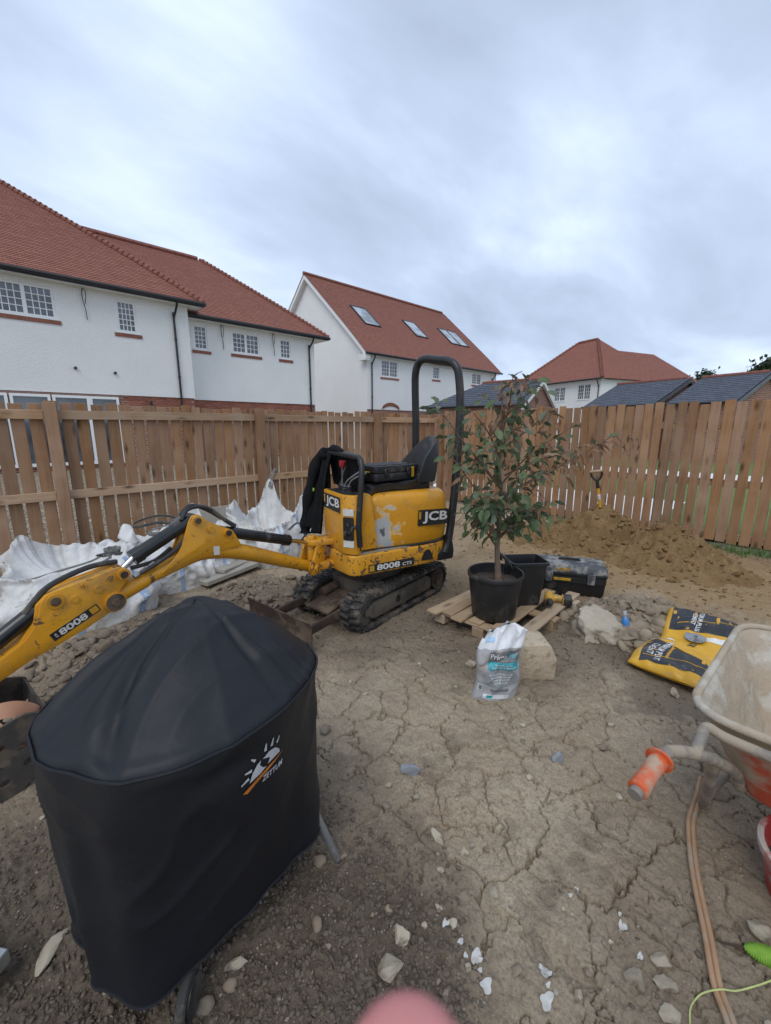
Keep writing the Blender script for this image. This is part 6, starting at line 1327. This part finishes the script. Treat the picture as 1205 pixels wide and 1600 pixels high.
clods('dry_clods', 'loose dry earth clods strewn over the ground', 900, scat(lambda x, y_, d, s_: .015 + .10 * d + .9 * blob(x, y_, -3.0, .95, .5, 1.2, .15) + .8 * blob(x, y_, -.85, 3.3, .8, .55), .003, .026, 3.), M['clod'], 3, 2)
def local(areas, r0, r1, pw, hf=None):
    """lumps gathered in a few places"""
    def fn(n, rs):
        X, Y, Rr = [], [], []
        for cx_, cy_, rx_, ry_, rot_, share in areas:
            k = int(n * share); a_ = rs.rand(k) * 6.283; q_ = rs.rand(k) ** .6; u, v = q_ * np.cos(a_) * rx_, q_ * np.sin(a_) * ry_; X.append(cx_ + u * math.cos(rot_) - v * math.sin(rot_)); Y.append(cy_ + u * math.sin(rot_) + v * math.cos(rot_))
        x, y_ = np.concatenate(X), np.concatenate(Y); z = full_h(x, y_)[0]
        if hf is not None: z = np.maximum(z, hf(x, y_) - .005)
        return np.stack([x, y_], 1), r0 + (r1 - r0) * rs.rand(len(x)) ** pw, z
    return fn
def heap_z(x, y_):
    dx, dy = x + .78, y_ - 3.38; c_, s_ = math.cos(R(35)), math.sin(R(35)); u, v = dx * c_ + dy * s_, -dx * s_ + dy * c_
    i = np.clip(((u + .62) / 1.24 * 89), 0, 89).astype(int); j = np.clip(((v + .5) / 1.0 * 79), 0, 79).astype(int); return np.where((np.abs(u) < .62) & (np.abs(v) < .5), hh[i, j], -1)
clods('heap_rubble', 'broken lumps covering the grey soil heap', 520, local([(-.80, 3.36, .55, .38, .6, .8), (-.72, 2.98, .25, .12, .3, .2)], .008, .060, 2.6, heap_z), M['rubble'], 14, 2)
clods('bank_clods', 'rough broken clods along the churned bank before the bags', 620, local([(-3.05, .85, .28, .75, -.1, .38), (-3.35, 1.55, .4, .35, .3, .2), (-2.42, 1.22, .42, .09, .05, .2), (-2.9, .2, .4, .3, 0, .22)], .006, .050, 2.8), M['clod'], 4, 2)
clods('pallet_crumbs', 'loose soil lumps lying round the pallet and tracks', 520, local([(-1.5, 2.8, .7, .75, 0, .5), (-2.3, 2.2, .8, .9, 0, .5)], .003, .018, 2.8), M['clod'], 5, 1)
# cement bag
CB = thing('cement_bag', 'yellow and black plastic cement bag slumped against the rubble', 'bag', (-.445, 3.03, .0), R(-6))
CL, CW = .35, .205
def cb_pt(u, v, side=1):
    """u -1..1 along y (near to far), v -1..1 across x"""
    edge = max(0, (1 - abs(u) ** 4) * (1 - abs(v) ** 3.5)) ** .5; waist = 1 - .10 * math.exp(-((u - .22) / .22) ** 2) * (1 if v < 0 else .3)
    x = v * CW * waist + .015 * math.sin(u * 4); y_ = u * CL
    zb = .055 + .16 * float(sst(np.array(-.1), np.array(1.1), np.array(u))) + .01 * v; th_ = (.062 if side > 0 else .05) * edge * (1 - .25 * math.exp(-((u - .24) / .14) ** 2))
    wr = .006 * math.sin(u * 13 + v * 4) * math.sin(v * 6 + 1) + .007 * (1 - abs(mn.noise(Vector((u * 3 + v, v * 2.2 - u, 4.))))) ** 5 + .004 * math.sin(v * 17 + u * 9) * (1 - edge)
    return Vector((x, y_, zb + (th_ + wr * (side > 0)) * side))
rings = []; nu = 44
for i in range(56):
    u = -1 + 2 * i / 55; rings.append([cb_pt(u, -1 + 2 * j / nu, 1) for j in range(nu)] + [cb_pt(u, 1 - 2 * j / nu, -1) for j in range(nu)])
mb = MB(); mb.add(loft(rings)); mb.build('bag_body', M['cement_yellow'], CB, ang=180)
cf = lambda u, v: cb_pt(u, v, 1) + Vector((0, 0, .0024))
def quadpatch(pts, n=12):
    a, b_, c_, d_ = [Vector(p) for p in pts]; v = []
    for i in range(n + 1):
        for j in range(n + 1): s_, t_ = i / n, j / n; p = (a * (1 - s_) + b_ * s_) * (1 - t_) + (d_ * (1 - s_) + c_ * s_) * t_; v.append((p.x, p.y, 0))
    return v, [(i * (n + 1) + j, (i + 1) * (n + 1) + j, (i + 1) * (n + 1) + j + 1, i * (n + 1) + j + 1) for i in range(n) for j in range(n)]
def cdec(geo, m, lift=0, name='print'): mb = MB(); mb.add(([tuple(cf(p[0], p[1]) + Vector((0, 0, lift))) for p in geo[0]], geo[1])); mb.build(name, M[m], CB, smooth=False)
cdec(quadpatch([(-.93, -.72), (.0, -.86), (-.42, .95), (-.80, .95)]), 'cement_black'); cdec(quadpatch([(.34, -.80), (.95, -.86), (.95, .9), (.50, .95)]), 'cement_black')
cdec(quadpatch([(.02, -.97), (.10, -.97), (.06, -.35), (.03, -.35)]), 'cement_white'); cdec(quadpatch([(.26, .1), (.33, .1), (.46, .95), (.36, .95)]), 'cement_white')
def crot(geo, uc, vc, su, sv): return [(uc - p[0] / su, vc + p[1] / sv, 0) for p in geo[0]], geo[1]      # text runs from far to near
cdec(crot(text_geo('PREMIUM PLUS\nCEMENT', .26, .085, .02), -.46, -.42, CL, CW), 'cement_white', .0012, 'lettering'); cdec(crot(text_geo('OR', .045, .04, .02), .06, .12, CL, CW), 'cement_black', .0012, 'lettering')
cdec(crot(text_geo('PREMIUM PLUS\nCEMENT', .17, .06, .02), .66, -.12, CL, CW), 'cement_white', .0012, 'lettering'); cdec(quadpatch([(-.70, -.12), (-.25, -.12), (-.25, -.05), (-.70, -.05)]), 'decal_yellow', .0012)
for a, b_ in (((-.75, -.70), (-.55, .9)), ((.45, -.7), (.8, .85))): d = Vector((b_[0] - a[0], b_[1] - a[1])); cdec(quadpatch([a, b_, (b_[0] + .02, b_[1]), (a[0] + .02, a[1])]), 'decal_yellow', .001)
DS = cb_pt(.30, .02); dsk = MB(); dsk.add(lathe([(.011, 0), (.0575, 0), (.0575, .0025), (.04, .003), (.022, .005), (.011, .005), (.011, 0)], 40)); o = dsk.build('cutting_disc', M['steel'], ang=40); o.location = Vector((-.445, 3.03, 0)) + Matrix.Rotation(R(-6), 3, 'Z') @ DS + Vector((0, 0, .008)); o.rotation_euler = (R(14), R(-2), 0); tag(o, 'grey metal cutting disc resting on the cement bag', 'cutting disc')
# bottle
BT = thing('bottle', 'small bottle with blue label tucked between rubble and cement bag', 'bottle', (-.790, 3.07, .05)); BT.scale = (.72, .72, .78); BT.rotation_euler = (R(-12), R(-14), 0)
mb = MB(); mb.add(lathe([(.0, 0), (.030, 0), (.033, .01), (.033, .10), (.030, .13), (.014, .165), (.014, .18)], 20)); mb.build('bottle_body', M['bottle'], BT); mb = MB(); mb.add(lathe([(.0345, .085), (.0345, .12), (.030, .140), (.0215, .155)], 20)); mb.build('bottle_label', M['blueplastic'], BT); mb = MB(); mb.add(lathe([(.017, .175), (.017, .205), (.012, .21), (0, .21)], 16)); mb.build('cap', M['capgrey'], BT)
# ================================================================ SAND AND SPADE
sx_, sy_ = np.meshgrid(np.linspace(-1.75, 1.75, 260), np.linspace(-1.15, 1.05, 180), indexing='ij')
def mound(x, y_, cx, cy, rx, ry, h, k=1.25): r_ = np.hypot((x - cx) / rx, (y_ - cy) / ry) + (fbm(x * 2.4, y_ * 2.4, 4, 5) - .5) * .30; return h * np.clip(1 - r_, 0, 1) ** k
hs = np.maximum.reduce([mound(sx_, sy_, -.32, .15, .85, .80, .50), mound(sx_, sy_, .38, .0, .80, .80, .46), mound(sx_, sy_, -.90, -.05, .85, .7, .22), mound(sx_, sy_, .75, -.1, .6, .6, .20)])
hs = hs + np.clip(hs * 6, 0, 1) * ((fbm(sx_ * 5, sy_ * 5, 5, 8, .58) - .5) * .16 + (ridge(sx_ * 9, sy_ * 9, 5, 10) - .55) * .12) - .018
wf1, wf2 = worley(sx_ * 8 + fbm(sx_ * 5, sy_ * 5, 3, 2), sy_ * 8, 3); wg1, wg2 = worley(sx_ * 17, sy_ * 17, 6); hs = hs + np.clip(hs * 7, 0, 1) * ((.45 - wf1) * .11 * fbm(sx_ * 3, sy_ * 3, 2, 12) * 2 + (.4 - wg1) * .035)
sm_, t, b = newmat('builders_sand'); v = coords(t, 'Object'); n_a = noise(t, v, 3.2, 6, .6); n_b = noise(t, v, 60, 6, .7)
c = mix(t, ramp(t, n_a, [(.35, 0.), (.65, 1.)]), (.185, .113, .052), (.265, .172, .085)); c = mix(t, ramp(t, n_b, [(.4, 0.), (.7, .55)]), c, (.135, .078, .036)); t.links.new(c, b.inputs['Base Color']); b.inputs['Roughness'].default_value = .97; b.inputs['Specular IOR Level'].default_value = .1
p_ = bump(t, b, n_b, .7, .012); bump(t, b, noise(t, v, 20, 4, .6), .5, .03, p_)
o = obj('sand_heap', npmesh('sand_heap', np.stack([sx_, sy_, hs], -1).reshape(-1, 3), grid_faces(260, 180), sm_), None, (-1.52, 5.36, 0)); tag(o, 'heap of orange brown building sand before the boarded fence', 'sand heap')
def sand_scatter(n, rs):
    a = rs.rand(n) * 6.283; r_ = 1 + .35 * np.abs(rs.normal(size=n)) - .45 * rs.rand(n); x = -1.5 + 1.6 * r_ * np.cos(a); y_ = 5.15 + 1.0 * r_ * np.sin(a); k = (y_ < 6.35) & (x > -4.5); x, y_ = x[k], y_[k]
    i = np.clip(((x + 1.52 + 1.75) / 3.5 * 259).astype(int), 0, 259); j = np.clip(((y_ - 5.36 + 1.15) / 2.2 * 179).astype(int), 0, 179); return np.stack([x, y_], 1), .003 + .015 * rs.rand(len(x)) ** 4, np.maximum(full_h(x, y_)[0], np.where((np.abs(x + 1.52) < 1.75) & (np.abs(y_ - 5.31) < 1.1), hs[i, j], -1))
clods('sand_crumbs', 'loose sand lumps fallen round the sand heap', 2000, sand_scatter, sm_, 8)
def sand_z(x, y_):
    i = np.clip(((x + 1.52 + 1.75) / 3.5 * 259).astype(int), 0, 259); j = np.clip(((y_ - 5.36 + 1.15) / 2.2 * 179).astype(int), 0, 179); return hs[i, j]
clods('sand_lumps', 'damp sand lumps lying on the flanks of the sand heap', 900, local([(-1.55, 5.25, 1.25, .75, 0, 1.)], .006, .040, 2.6, sand_z), sm_, 18, 2)
SP = thing('spade', 'yellow shafted spade with D handle stuck upright in the sand', 'spade', (-1.845, 5.45, .36)); SP.rotation_euler = (R(6), R(-10), R(20))
mb = MB(); mb.add(tube([(0, 0, .0), (0, 0, .14)], [.020, .019], 12)); mb.build('socket', M['blk'], SP); mb = MB(); mb.add(cyl((0, 0, .13), (0, 0, .40), .019, 12)); mb.build('shaft', M['toolyellow'], SP)
mb = MB(); mb.add(cyl((0, -.0195, .25), (0, -.0205, .30), .012, 10)); mb.add(lathe([(.0197, .24), (.0197, .31)], 12)); mb.build('sticker', M['label_white'], SP)
mb = MB(); mb.add(tube([(0, 0, .39), (0, 0, .48)], [.022, .018], 12))
for s_ in (1, -1): mb.add(tube(smoothpath([(0, 0, .47), (.035 * s_, 0, .51), (.058 * s_, 0, .555), (.060 * s_, 0, .60)], 5), .013, 8))
mb.build('yoke', M['blk'], SP); mb = MB(); mb.add(cyl((-.068, 0, .60), (.068, 0, .60), .0165, 12)); mb.build('grip', M['palewood'], SP)
mb = MB(); n, m = 10, 10; vs = [(-.09 + .18 * i / n, .022 * (1 - ((i / n - .5) * 2) ** 2), .04 - .28 * j / m + (-.04 * (1 - abs(i / n - .5) * 2) if j == m else 0)) for i in range(n + 1) for j in range(m + 1)]; mb.add((vs, [(i * 11 + j, (i + 1) * 11 + j, (i + 1) * 11 + j + 1, i * 11 + j + 1) for i in range(n) for j in range(m)])); o = mb.build('blade', M['steel'], SP); q_ = o.modifiers.new('t', 'SOLIDIFY'); q_.thickness = .003

# ================================================================ WHEELBARROW
WX = .125; WB = thing('wheelbarrow', 'cement crusted orange wheelbarrow with orange grips', 'wheelbarrow', (WX, 1.9, 0))
def tr(hx0, hx1, y0, y1, z, r_, rise=0): 
    p = rpoly([(-hx0, y0), (hx0, y0), (hx1, y1), (-hx1, y1)], r_, 8); return [(x, y_, z + rise * (y_ - y0) / (y1 - y0)) for x, y_ in p]
rim = tr(.315, .285, -.40, .50, .605, .13, .0); 
out = [tr(.13, .12, -.20, .20, .285, .08), tr(.17, .15, -.25, .25, .292, .09), tr(.215, .19, -.29, .33, .38, .10), tr(.27, .245, -.35, .42, .51, .12), tr(.312, .282, -.397, .497, .602, .13)]
inn = [tr(.304, .274, -.389, .489, .600, .128), tr(.262, .236, -.342, .41, .515, .115), tr(.205, .182, -.282, .32, .39, .095), tr(.16, .14, -.24, .235, .308, .085), tr(.10, .10, -.16, .16, .302, .06)]
mb = MB(); mb.add(loft(out, cap=False)); mb.add(([p for p in out[0]], [tuple(range(len(out[0])))])); tray = mb.build('tray', M['traypaint'], WB, ang=50)
def dense(rs_, k=5):
    o_ = []
    for a, b_ in zip(rs_, rs_[1:]): o_ += [[tuple(Vector(p).lerp(Vector(q_), i / k)) for p, q_ in zip(a, b_)] for i in range(k)]
    return o_ + [rs_[-1]]
ir = dense(inn, 6); n2 = 90; ir = [ring_n(r_, n2) for r_ in ir]; 
for r_ in ir[1:]:
    for i, p in enumerate(r_):
        c_ = Vector((0, .03, p.z)); d = (p - c_); k = mn.noise(p * 9) * .010 + mn.noise(p * 24) * .006 + abs(mn.noise(p * 5 + Vector((3, 3, 3)))) * .014; r_[i] = p - d.normalized() * max(0, k) + Vector((0, 0, max(0, k) * .3))
mb = MB(); mb.add(loft(ir, cap=False)); mb.add(([tuple(p) for p in ir[-1]], [tuple(range(n2))])); mb.build('tray_inside', M['cementmud'], tray, ang=180)
mb = MB(); mb.add(tube([tuple(p) for p in ring_n(rim, 90)], .0135, 10, closed=True)); mb.build('rim', M['cementmud'], tray)
for s_ in (-1, 1):
    g0, g1 = Vector((.335 * s_, -.845, .575)), Vector((.318 * s_, -.70, .600))
    mb = MB(); mb.add(tube(smoothpath([g0, g1, (.300 * s_, -.62, .588), (.235 * s_, -.50, .535), (.18 * s_, -.36, .43), (.165 * s_, -.22, .30), (.15 * s_, .15, .265), (.11 * s_, .55, .235), (.075 * s_, .80, .20)], 6), .0165, 12)); mb.build('frame_tube', M['barrowtube'], WB)
    d = (g0 - g1).normalized(); mb = MB(); mb.add(tube([g1 + d * .0, g1 + d * .006, g1 + d * .007, g1 + d * .03, g1 + d * .06, g1 + d * .128, g1 + d * .132], [.034, .034, .0235, .0235, .0215, .0245, .020], 18)); gr = mb.build('grip', M['orange'], WB, ang=50); mb = MB(); mb.add(cyl(g1 + d * .1321, g1 + d * .1335, .007, 12)); mb.build('grip_hole', M['blk'], gr)
    mb = MB(); mb.add(tube(smoothpath([(.225 * s_, -.47, .52), (.24 * s_, -.30, .30), (.262 * s_, -.08, .05), (.262 * s_, -.03, .012), (.255 * s_, .02, .03), (.20 * s_, .10, .16), (.155 * s_, .18, .262)], 6), .0165, 12)); mb.build('leg', M['barrowtube'], WB)
mb = MB(); mb.add(tube(smoothpath([(-.262, -.56, .56), (-.262, -.49, .585), (-.255, -.44, .59), (-.20, -.43, .575), (0, -.43, .575), (.20, -.43, .575), (.255, -.44, .59), (.262, -.49, .585), (.262, -.56, .56)], 6), .0155, 12)); mb.build('cross_bar', M['barrowtube'], WB)
mb = MB(); mb.add(tube([(0, .80 + .155 * math.cos(a), .19 + .155 * math.sin(a)) for a in np.linspace(0, 6.2832, 41)[:-1]], .036, 12, closed=True, up=(1, 0, 0))); wh = mb.build('wheel', M['rubber'], WB); mb = MB(); mb.add(cyl((-.02, .80, .19), (.02, .80, .19), .125, 26)); mb.add(cyl((-.09, .80, .19), (.09, .80, .19), .012, 12)); mb.build('hub', M['traypaint'], wh)
# red tub at the barrow's side
TU = thing('red_tub', 'red plastic tub with a chalky rim standing by the wheelbarrow leg', 'tub', (.198, 1.675, 0))
mb = MB(); mb.add(lathe([(0, .0), (.125, .0), (.135, .01), (.168, .16), (.178, .162), (.180, .185), (.172, .19), (.164, .185), (.160, .165), (.13, .02), (0, .018)], 44)); M['tubred'] = pm('red_tub_plastic', (.45, .045, .035), (.36, .035, .03), 6, .5, dirt=(.50, .44, .39), damt=.6, dscale=6); mb.build('tub_body', M['tubred'], TU, ang=40); mb = MB(); mb.add(lathe([(.0, .10), (.148, .105)], 40)); mb.build('contents', M['compost'], TU)
# tan twin strip trailing from the barrow leg
hp = [(-.165, 1.98, .016), (-.158, 1.874, .014), (-.158, 1.80, .012), (-.150, 1.70, .011), (-.103, 1.511, .010), (-.036, 1.324, .010), (.002, 1.22, .010), (.038, 1.152, .010), (.085, 1.05, .010), (.16, .93, .010)]
hp = [(x, y_, z + max(0, float(full_h(np.array([x]), np.array([y_]))[0][0]))) for x, y_, z in hp]
HS = smoothpath(hp, 8); mb = MB()
for s_ in (-1, 1):
    q_ = []
    for i, p in enumerate(HS): t_ = (HS[min(i + 1, len(HS) - 1)] - HS[max(i - 1, 0)]); t_.z = 0; t_.normalize(); q_.append(p + Vector((t_.y, -t_.x, 0)) * .0072 * s_)
    mb.add(tube(q_, .0078, 10))
o = mb.build('twin_hose', M['hosetan'], ang=180); tag(o, 'tan twin hose trailing over the mud from the barrow leg', 'hose')
# lime green string line and reel
GR = thing('string_line', 'lime green string line wound on a reel with loose end trailing', 'string', (.09, 1.385, .03))
mb = MB(); ax = Vector((.92, .38, 0)).normalized(); A0 = Vector((-.05, -.02, 0)); n = 14; prof = [(.0, .004), (.01, .012), (.03, .020), (.06, .024), (.10, .022), (.13, .012)]
mb.add(tube([A0 + ax * a for a, r_ in prof], [r_ for a, r_ in prof], 16)); core = mb.build('reel_core', M['green'], GR); mb = MB(); hel = []
for k in range(260): a = k / 260; ra = np.interp(a * .13, [p[0] for p in prof], [p[1] for p in prof]) + .0012; an = k * .62; sd_ = ax.cross(Vector((0, 0, 1))); hel.append(A0 + ax * (a * .13) + (Vector((0, 0, 1)) * math.cos(an) + sd_ * math.sin(an)) * ra)
mb.add(tube(hel, .0017, 5)); mb.build('wound_string', M['green'], GR); mb = MB(); mb.add(tube([A0 + ax * .01, A0 - ax * .03 - Vector((0, 0, .01)), A0 - ax * .075 - Vector((0, 0, .018))], [.004, .0035, .001], 8)); mb.build('pin', M['rust'], GR)
st_ = [(.13, 1.375), (.102, 1.335), (.075, 1.29), (.04, 1.241), (.01, 1.205), (-.019, 1.179), (-.032, 1.15), (-.036, 1.117), (-.030, 1.082), (-.02, 1.05)]; sp3 = [(x - .09, y_ - 1.385, float(full_h(np.array([x]), np.array([y_]))[0][0]) + .006 - .03 + (.016 if i == 4 else 0)) for i, (x, y_) in enumerate(st_)]
mb = MB(); mb.add(tube(smoothpath(sp3, 6), .0021, 6)); M['palegreen'] = pm('pale_string', (.52, .58, .22), None, 40, .7); mb.build('loose_string', M['palegreen'], GR)
# ================================================================ STONES
def stone(lab, x, y_, sx, sy, sz, rz, m, seed, group=None, name='stone'):
    V, F = rock_geo(sx, sy, sz, seed, 3, .26, .58); mb = MB(); mb.add((V, F)); o = mb.build(name, M[m], ang=14); o.location = (x, y_, float(full_h(np.array([x]), np.array([y_]))[0][0]) + sz * .45); o.rotation_euler = (0, 0, rz); return tag(o, lab, 'stone', group)
stone('blue grey angular stone lying on cracked clay', -1.041, 1.136, .052, .030, .030, .75, 'greystone', 3); stone('upright rough grey stone on cracked clay', -.64, 1.665, .028, .034, .040, .3, 'greystone', 4)
stone('orange tan oval stone in a patch of dark crumbs', -.78, .995, .024, .036, .020, 1.3, 'pebble', 5); stone('long flat tan stone beside a deep crack', -.626, .601, .034, .048, .022, -.55, 'pebble', 6); stone('pale cream wedge stone on dark soil before the barbecue', -.93, .303, .018, .034, .018, -.3, 'pebble', 7)
stone('grey brown rounded stone beside the flat tan stone', -.653, .679, .028, .030, .021, .4, 'pebble', 8); stone('round tan cobble near the tan hose', -.156, 1.077, .028, .026, .022, 0, 'pebble', 9); stone('dirty rounded cobble beside the red tub', .066, 1.453, .035, .03, .025, .5, 'pebble', 10)
stone('pale stone peeping out beside the primer bag', -1.36, 2.03, .045, .035, .035, .3, 'concrete', 11); stone('small tan stone propping the cement bag corner', -.40, 2.60, .028, .03, .035, .3, 'pebble', 12); stone('white boulder at the foot of the boarded fence', -3.20, 5.60, .13, .11, .11, .3, 'concrete', 13); stone('grey boulder beside the white one at the fence foot', -2.96, 5.30, .09, .08, .06, .9, 'concrete', 14)
stone('large pale stone slab edge by the steel section', -1.335, -.075, .06, .028, .018, -.9, 'pebble', 15); stone('knobbly cream stone on dark soil by the barbecue', -1.12, -.11, .028, .016, .014, .3, 'pebble', 16)
for k, (px_, py_) in enumerate(((.12, 1.20), (.16, 1.12), (.06, 1.10), (-.02, 1.02), (.02, .96), (.10, 1.02), (.19, 1.30), (.13, 1.52), (-.09, 1.13), (-.115, 1.18), (-.07, 1.06), (.20, 1.45))): stone('lumpy grey tan cobble half buried near the green string', px_, py_, rng.uniform(.02, .036), rng.uniform(.02, .03), rng.uniform(.012, .02), rng.uniform(0, 3), 'pebble', 40 + k, 'cobbles near the green string')
q_ = random.Random(99); n = 0
while n < 60:
    a = a0 + q_.uniform(-.8, .8); r_ = q_.uniform(.8, 2.8) ; x, y_ = r_ * math.cos(a), r_ * math.sin(a)
    if (-1.5 < x < -.8 and -.1 < y_ < .8) or (-3 < x < -1.8 and .9 < y_ < 3.3) or x > -.15 or (-2. < x < -.3 and 2.2 < y_ < 3.9): continue
    s_ = q_.uniform(.005, .017); stone('small pale pebble lying loose on the bare earth', x, y_, s_ * 1.2, s_, s_ * .7, q_.uniform(0, 3), 'pebble', 100 + n, 'loose pebbles on the bare earth', 'pebble'); n += 1
# white splashes on the clay
for k, (x, y_, s_) in enumerate(((-.581, .797, .012), (-.479, .809, .015), (-.526, .796, .009), (-.425, .775, .014), (-.298, .864, .019), (-.33, .921, .015), (-.353, 1.179, .010), (-.219, 1.191, .012), (-.16, 1.147, .010), (-.455, .79, .006), (-.31, .895, .007), (-.36, 1.15, .006), (-.235, 1.215, .006), (-.50, .785, .006))):
    pts = [(s_ * (1 + .16 * math.sin(a * 3 + k) + .08 * math.cos(a * 5 + k * 2)) * math.cos(a) * (.7 + .3 * (k % 2)), s_ * (1 + .16 * math.sin(a * 3 + k) + .08 * math.cos(a * 5 + k * 2)) * math.sin(a) * 1.2) for a in np.linspace(0, 6.283, 33)[:-1]]
    vs, fs = polyfan(pts); vs = [(px_, py_, float(full_h(np.array([x + px_]), np.array([y_ + py_]))[0][0]) + .0042) for px_, py_, _ in vs]; mb = MB(); mb.add((vs, fs)); o = mb.build('plaster_splash', M['white_spot'], ang=180); o.location = (x, y_, 0); tag(o, 'white plaster splash dried on the cracked clay', 'splash', 'white splashes on the clay')
# pale root and weeds by the fences
RT = thing('dead_root', 'pale forked dead root lying behind the excavator', 'root', (-3.72, 5.25, .02)); 
for pts, r_ in (([(-.05, -.48, .02), (-.05, -.2, .05), (-.12, .1, .16), (-.2, .35, .24)], .026), ([(.10, -.30, .02), (.02, -.05, .08), (-.12, .12, .17)], .022), ([(-.12, .1, .16), (-.1, .2, .3), (-.16, .3, .38)], .018)): mb = MB(); P_ = smoothpath(pts, 6); mb.add(tube(P_, [r_ * (1 - .4 * k / len(P_)) for k in range(len(P_))], 8)); mb.build('root_limb', M['palewood'], RT)
rs = np.random.RandomState(31); n = 2600; wx_ = np.where(rs.rand(n) < .75, rs.uniform(-.9, 1.6, n), rs.uniform(-3.2, -.9, n)); kx = np.floor(wx_ * 7) + .5; wx_ = np.where(rs.rand(n) < .6, kx / 7 + rs.normal(size=n) * .03, wx_); wy_ = 6.40 - np.abs(rs.normal(size=n)) * .09; hh_ = .03 + .09 * rs.rand(n) ** 1.5; dx_ = rs.normal(size=(n, 2)) * .04; z_ = full_h(wx_, wy_)[0]
V = np.stack([np.stack([wx_ - .004, wy_, z_ - .01], 1), np.stack([wx_ + .004, wy_ + .002, z_ - .01], 1), np.stack([wx_ + dx_[:, 0], wy_ + dx_[:, 1], z_ + hh_], 1)], 1).reshape(-1, 3); tag(obj('weeds', npmesh('weeds', V, np.arange(n * 3).reshape(-1, 3), M['grass'], False)), 'green weeds sprouting along the foot of the boarded fence', None, None, 'stuff')
# ================================================================ THE PHOTOGRAPHER'S FINGER
CAM = Matrix.Translation((0, 0, 1.48)) @ cam.rotation_euler.to_matrix().to_4x4()
HN = thing('hand', 'pink blurred fingertip of a person poking up close before the lens', 'hand', tuple(CAM @ Vector((.012, -.15, -.03))))
def cl(p): return (CAM @ Vector(p)) - HN.location
mb = MB(); fg = smoothpath([(.0030, -.0758, -.060), (.0032, -.0783, -.060), (.0034, -.0845, -.060), (.004, -.098, -.058), (.006, -.118, -.050), (.010, -.138, -.032), (.014, -.150, -.008), (.016, -.155, .020)], 5)
rad = [.0012 + .0078 * min(1, (i / 7) ** .5) + .0010 * math.sin(i * .3) * (i > 8) + (.002 if i > 24 else 0) for i in range(len(fg))]; mb.add(tube([cl(p) for p in fg], rad, 18))
for k, (x, l_) in enumerate(((.036, .0), (.055, .0), (.072, .0))): pp = smoothpath([(x - .006, -.128, -.034), (x, -.140, -.040), (x + .003, -.153, -.028), (x + .002, -.160, -.004), (x - .006, -.160, .022)], 5); mb.add(tube([cl(p) for p in pp], [.004 + .0045 * min(1, (i / 3) ** .5) for i in range(len(pp))], 14))
pp = smoothpath([(-.024, -.130, -.018), (-.020, -.140, -.010), (-.008, -.152, .010), (.010, -.163, .032)], 5); mb.add(tube([cl(p) for p in pp], [.005 + .006 * min(1, (i / 4) ** .5) for i in range(len(pp))], 14))
pal = [[(.035 + .046 * math.cos(a), -.163 + .015 * math.sin(a) - .10 * s_ * .2, .010 + .07 * s_) for a in np.linspace(0, 6.283, 21)[:-1]] for s_ in (0, .35, .7, 1.)]; mb.add(loft([[cl((.035 + (p[0] - .035) * k, p[1], p[2])) for p in r_] for r_, k in zip(pal, (.85, 1, .95, .7))]))
o = mb.build('skin', M['skin'], HN, ang=180)
mb = MB(); mb.add(rock_geo(.0052, .0062, .0016, 2, 3, .0, .0), Matrix.Translation(cl((.0034, -.0855, -.0515)))); mb.build('nail', M['nail'], HN)
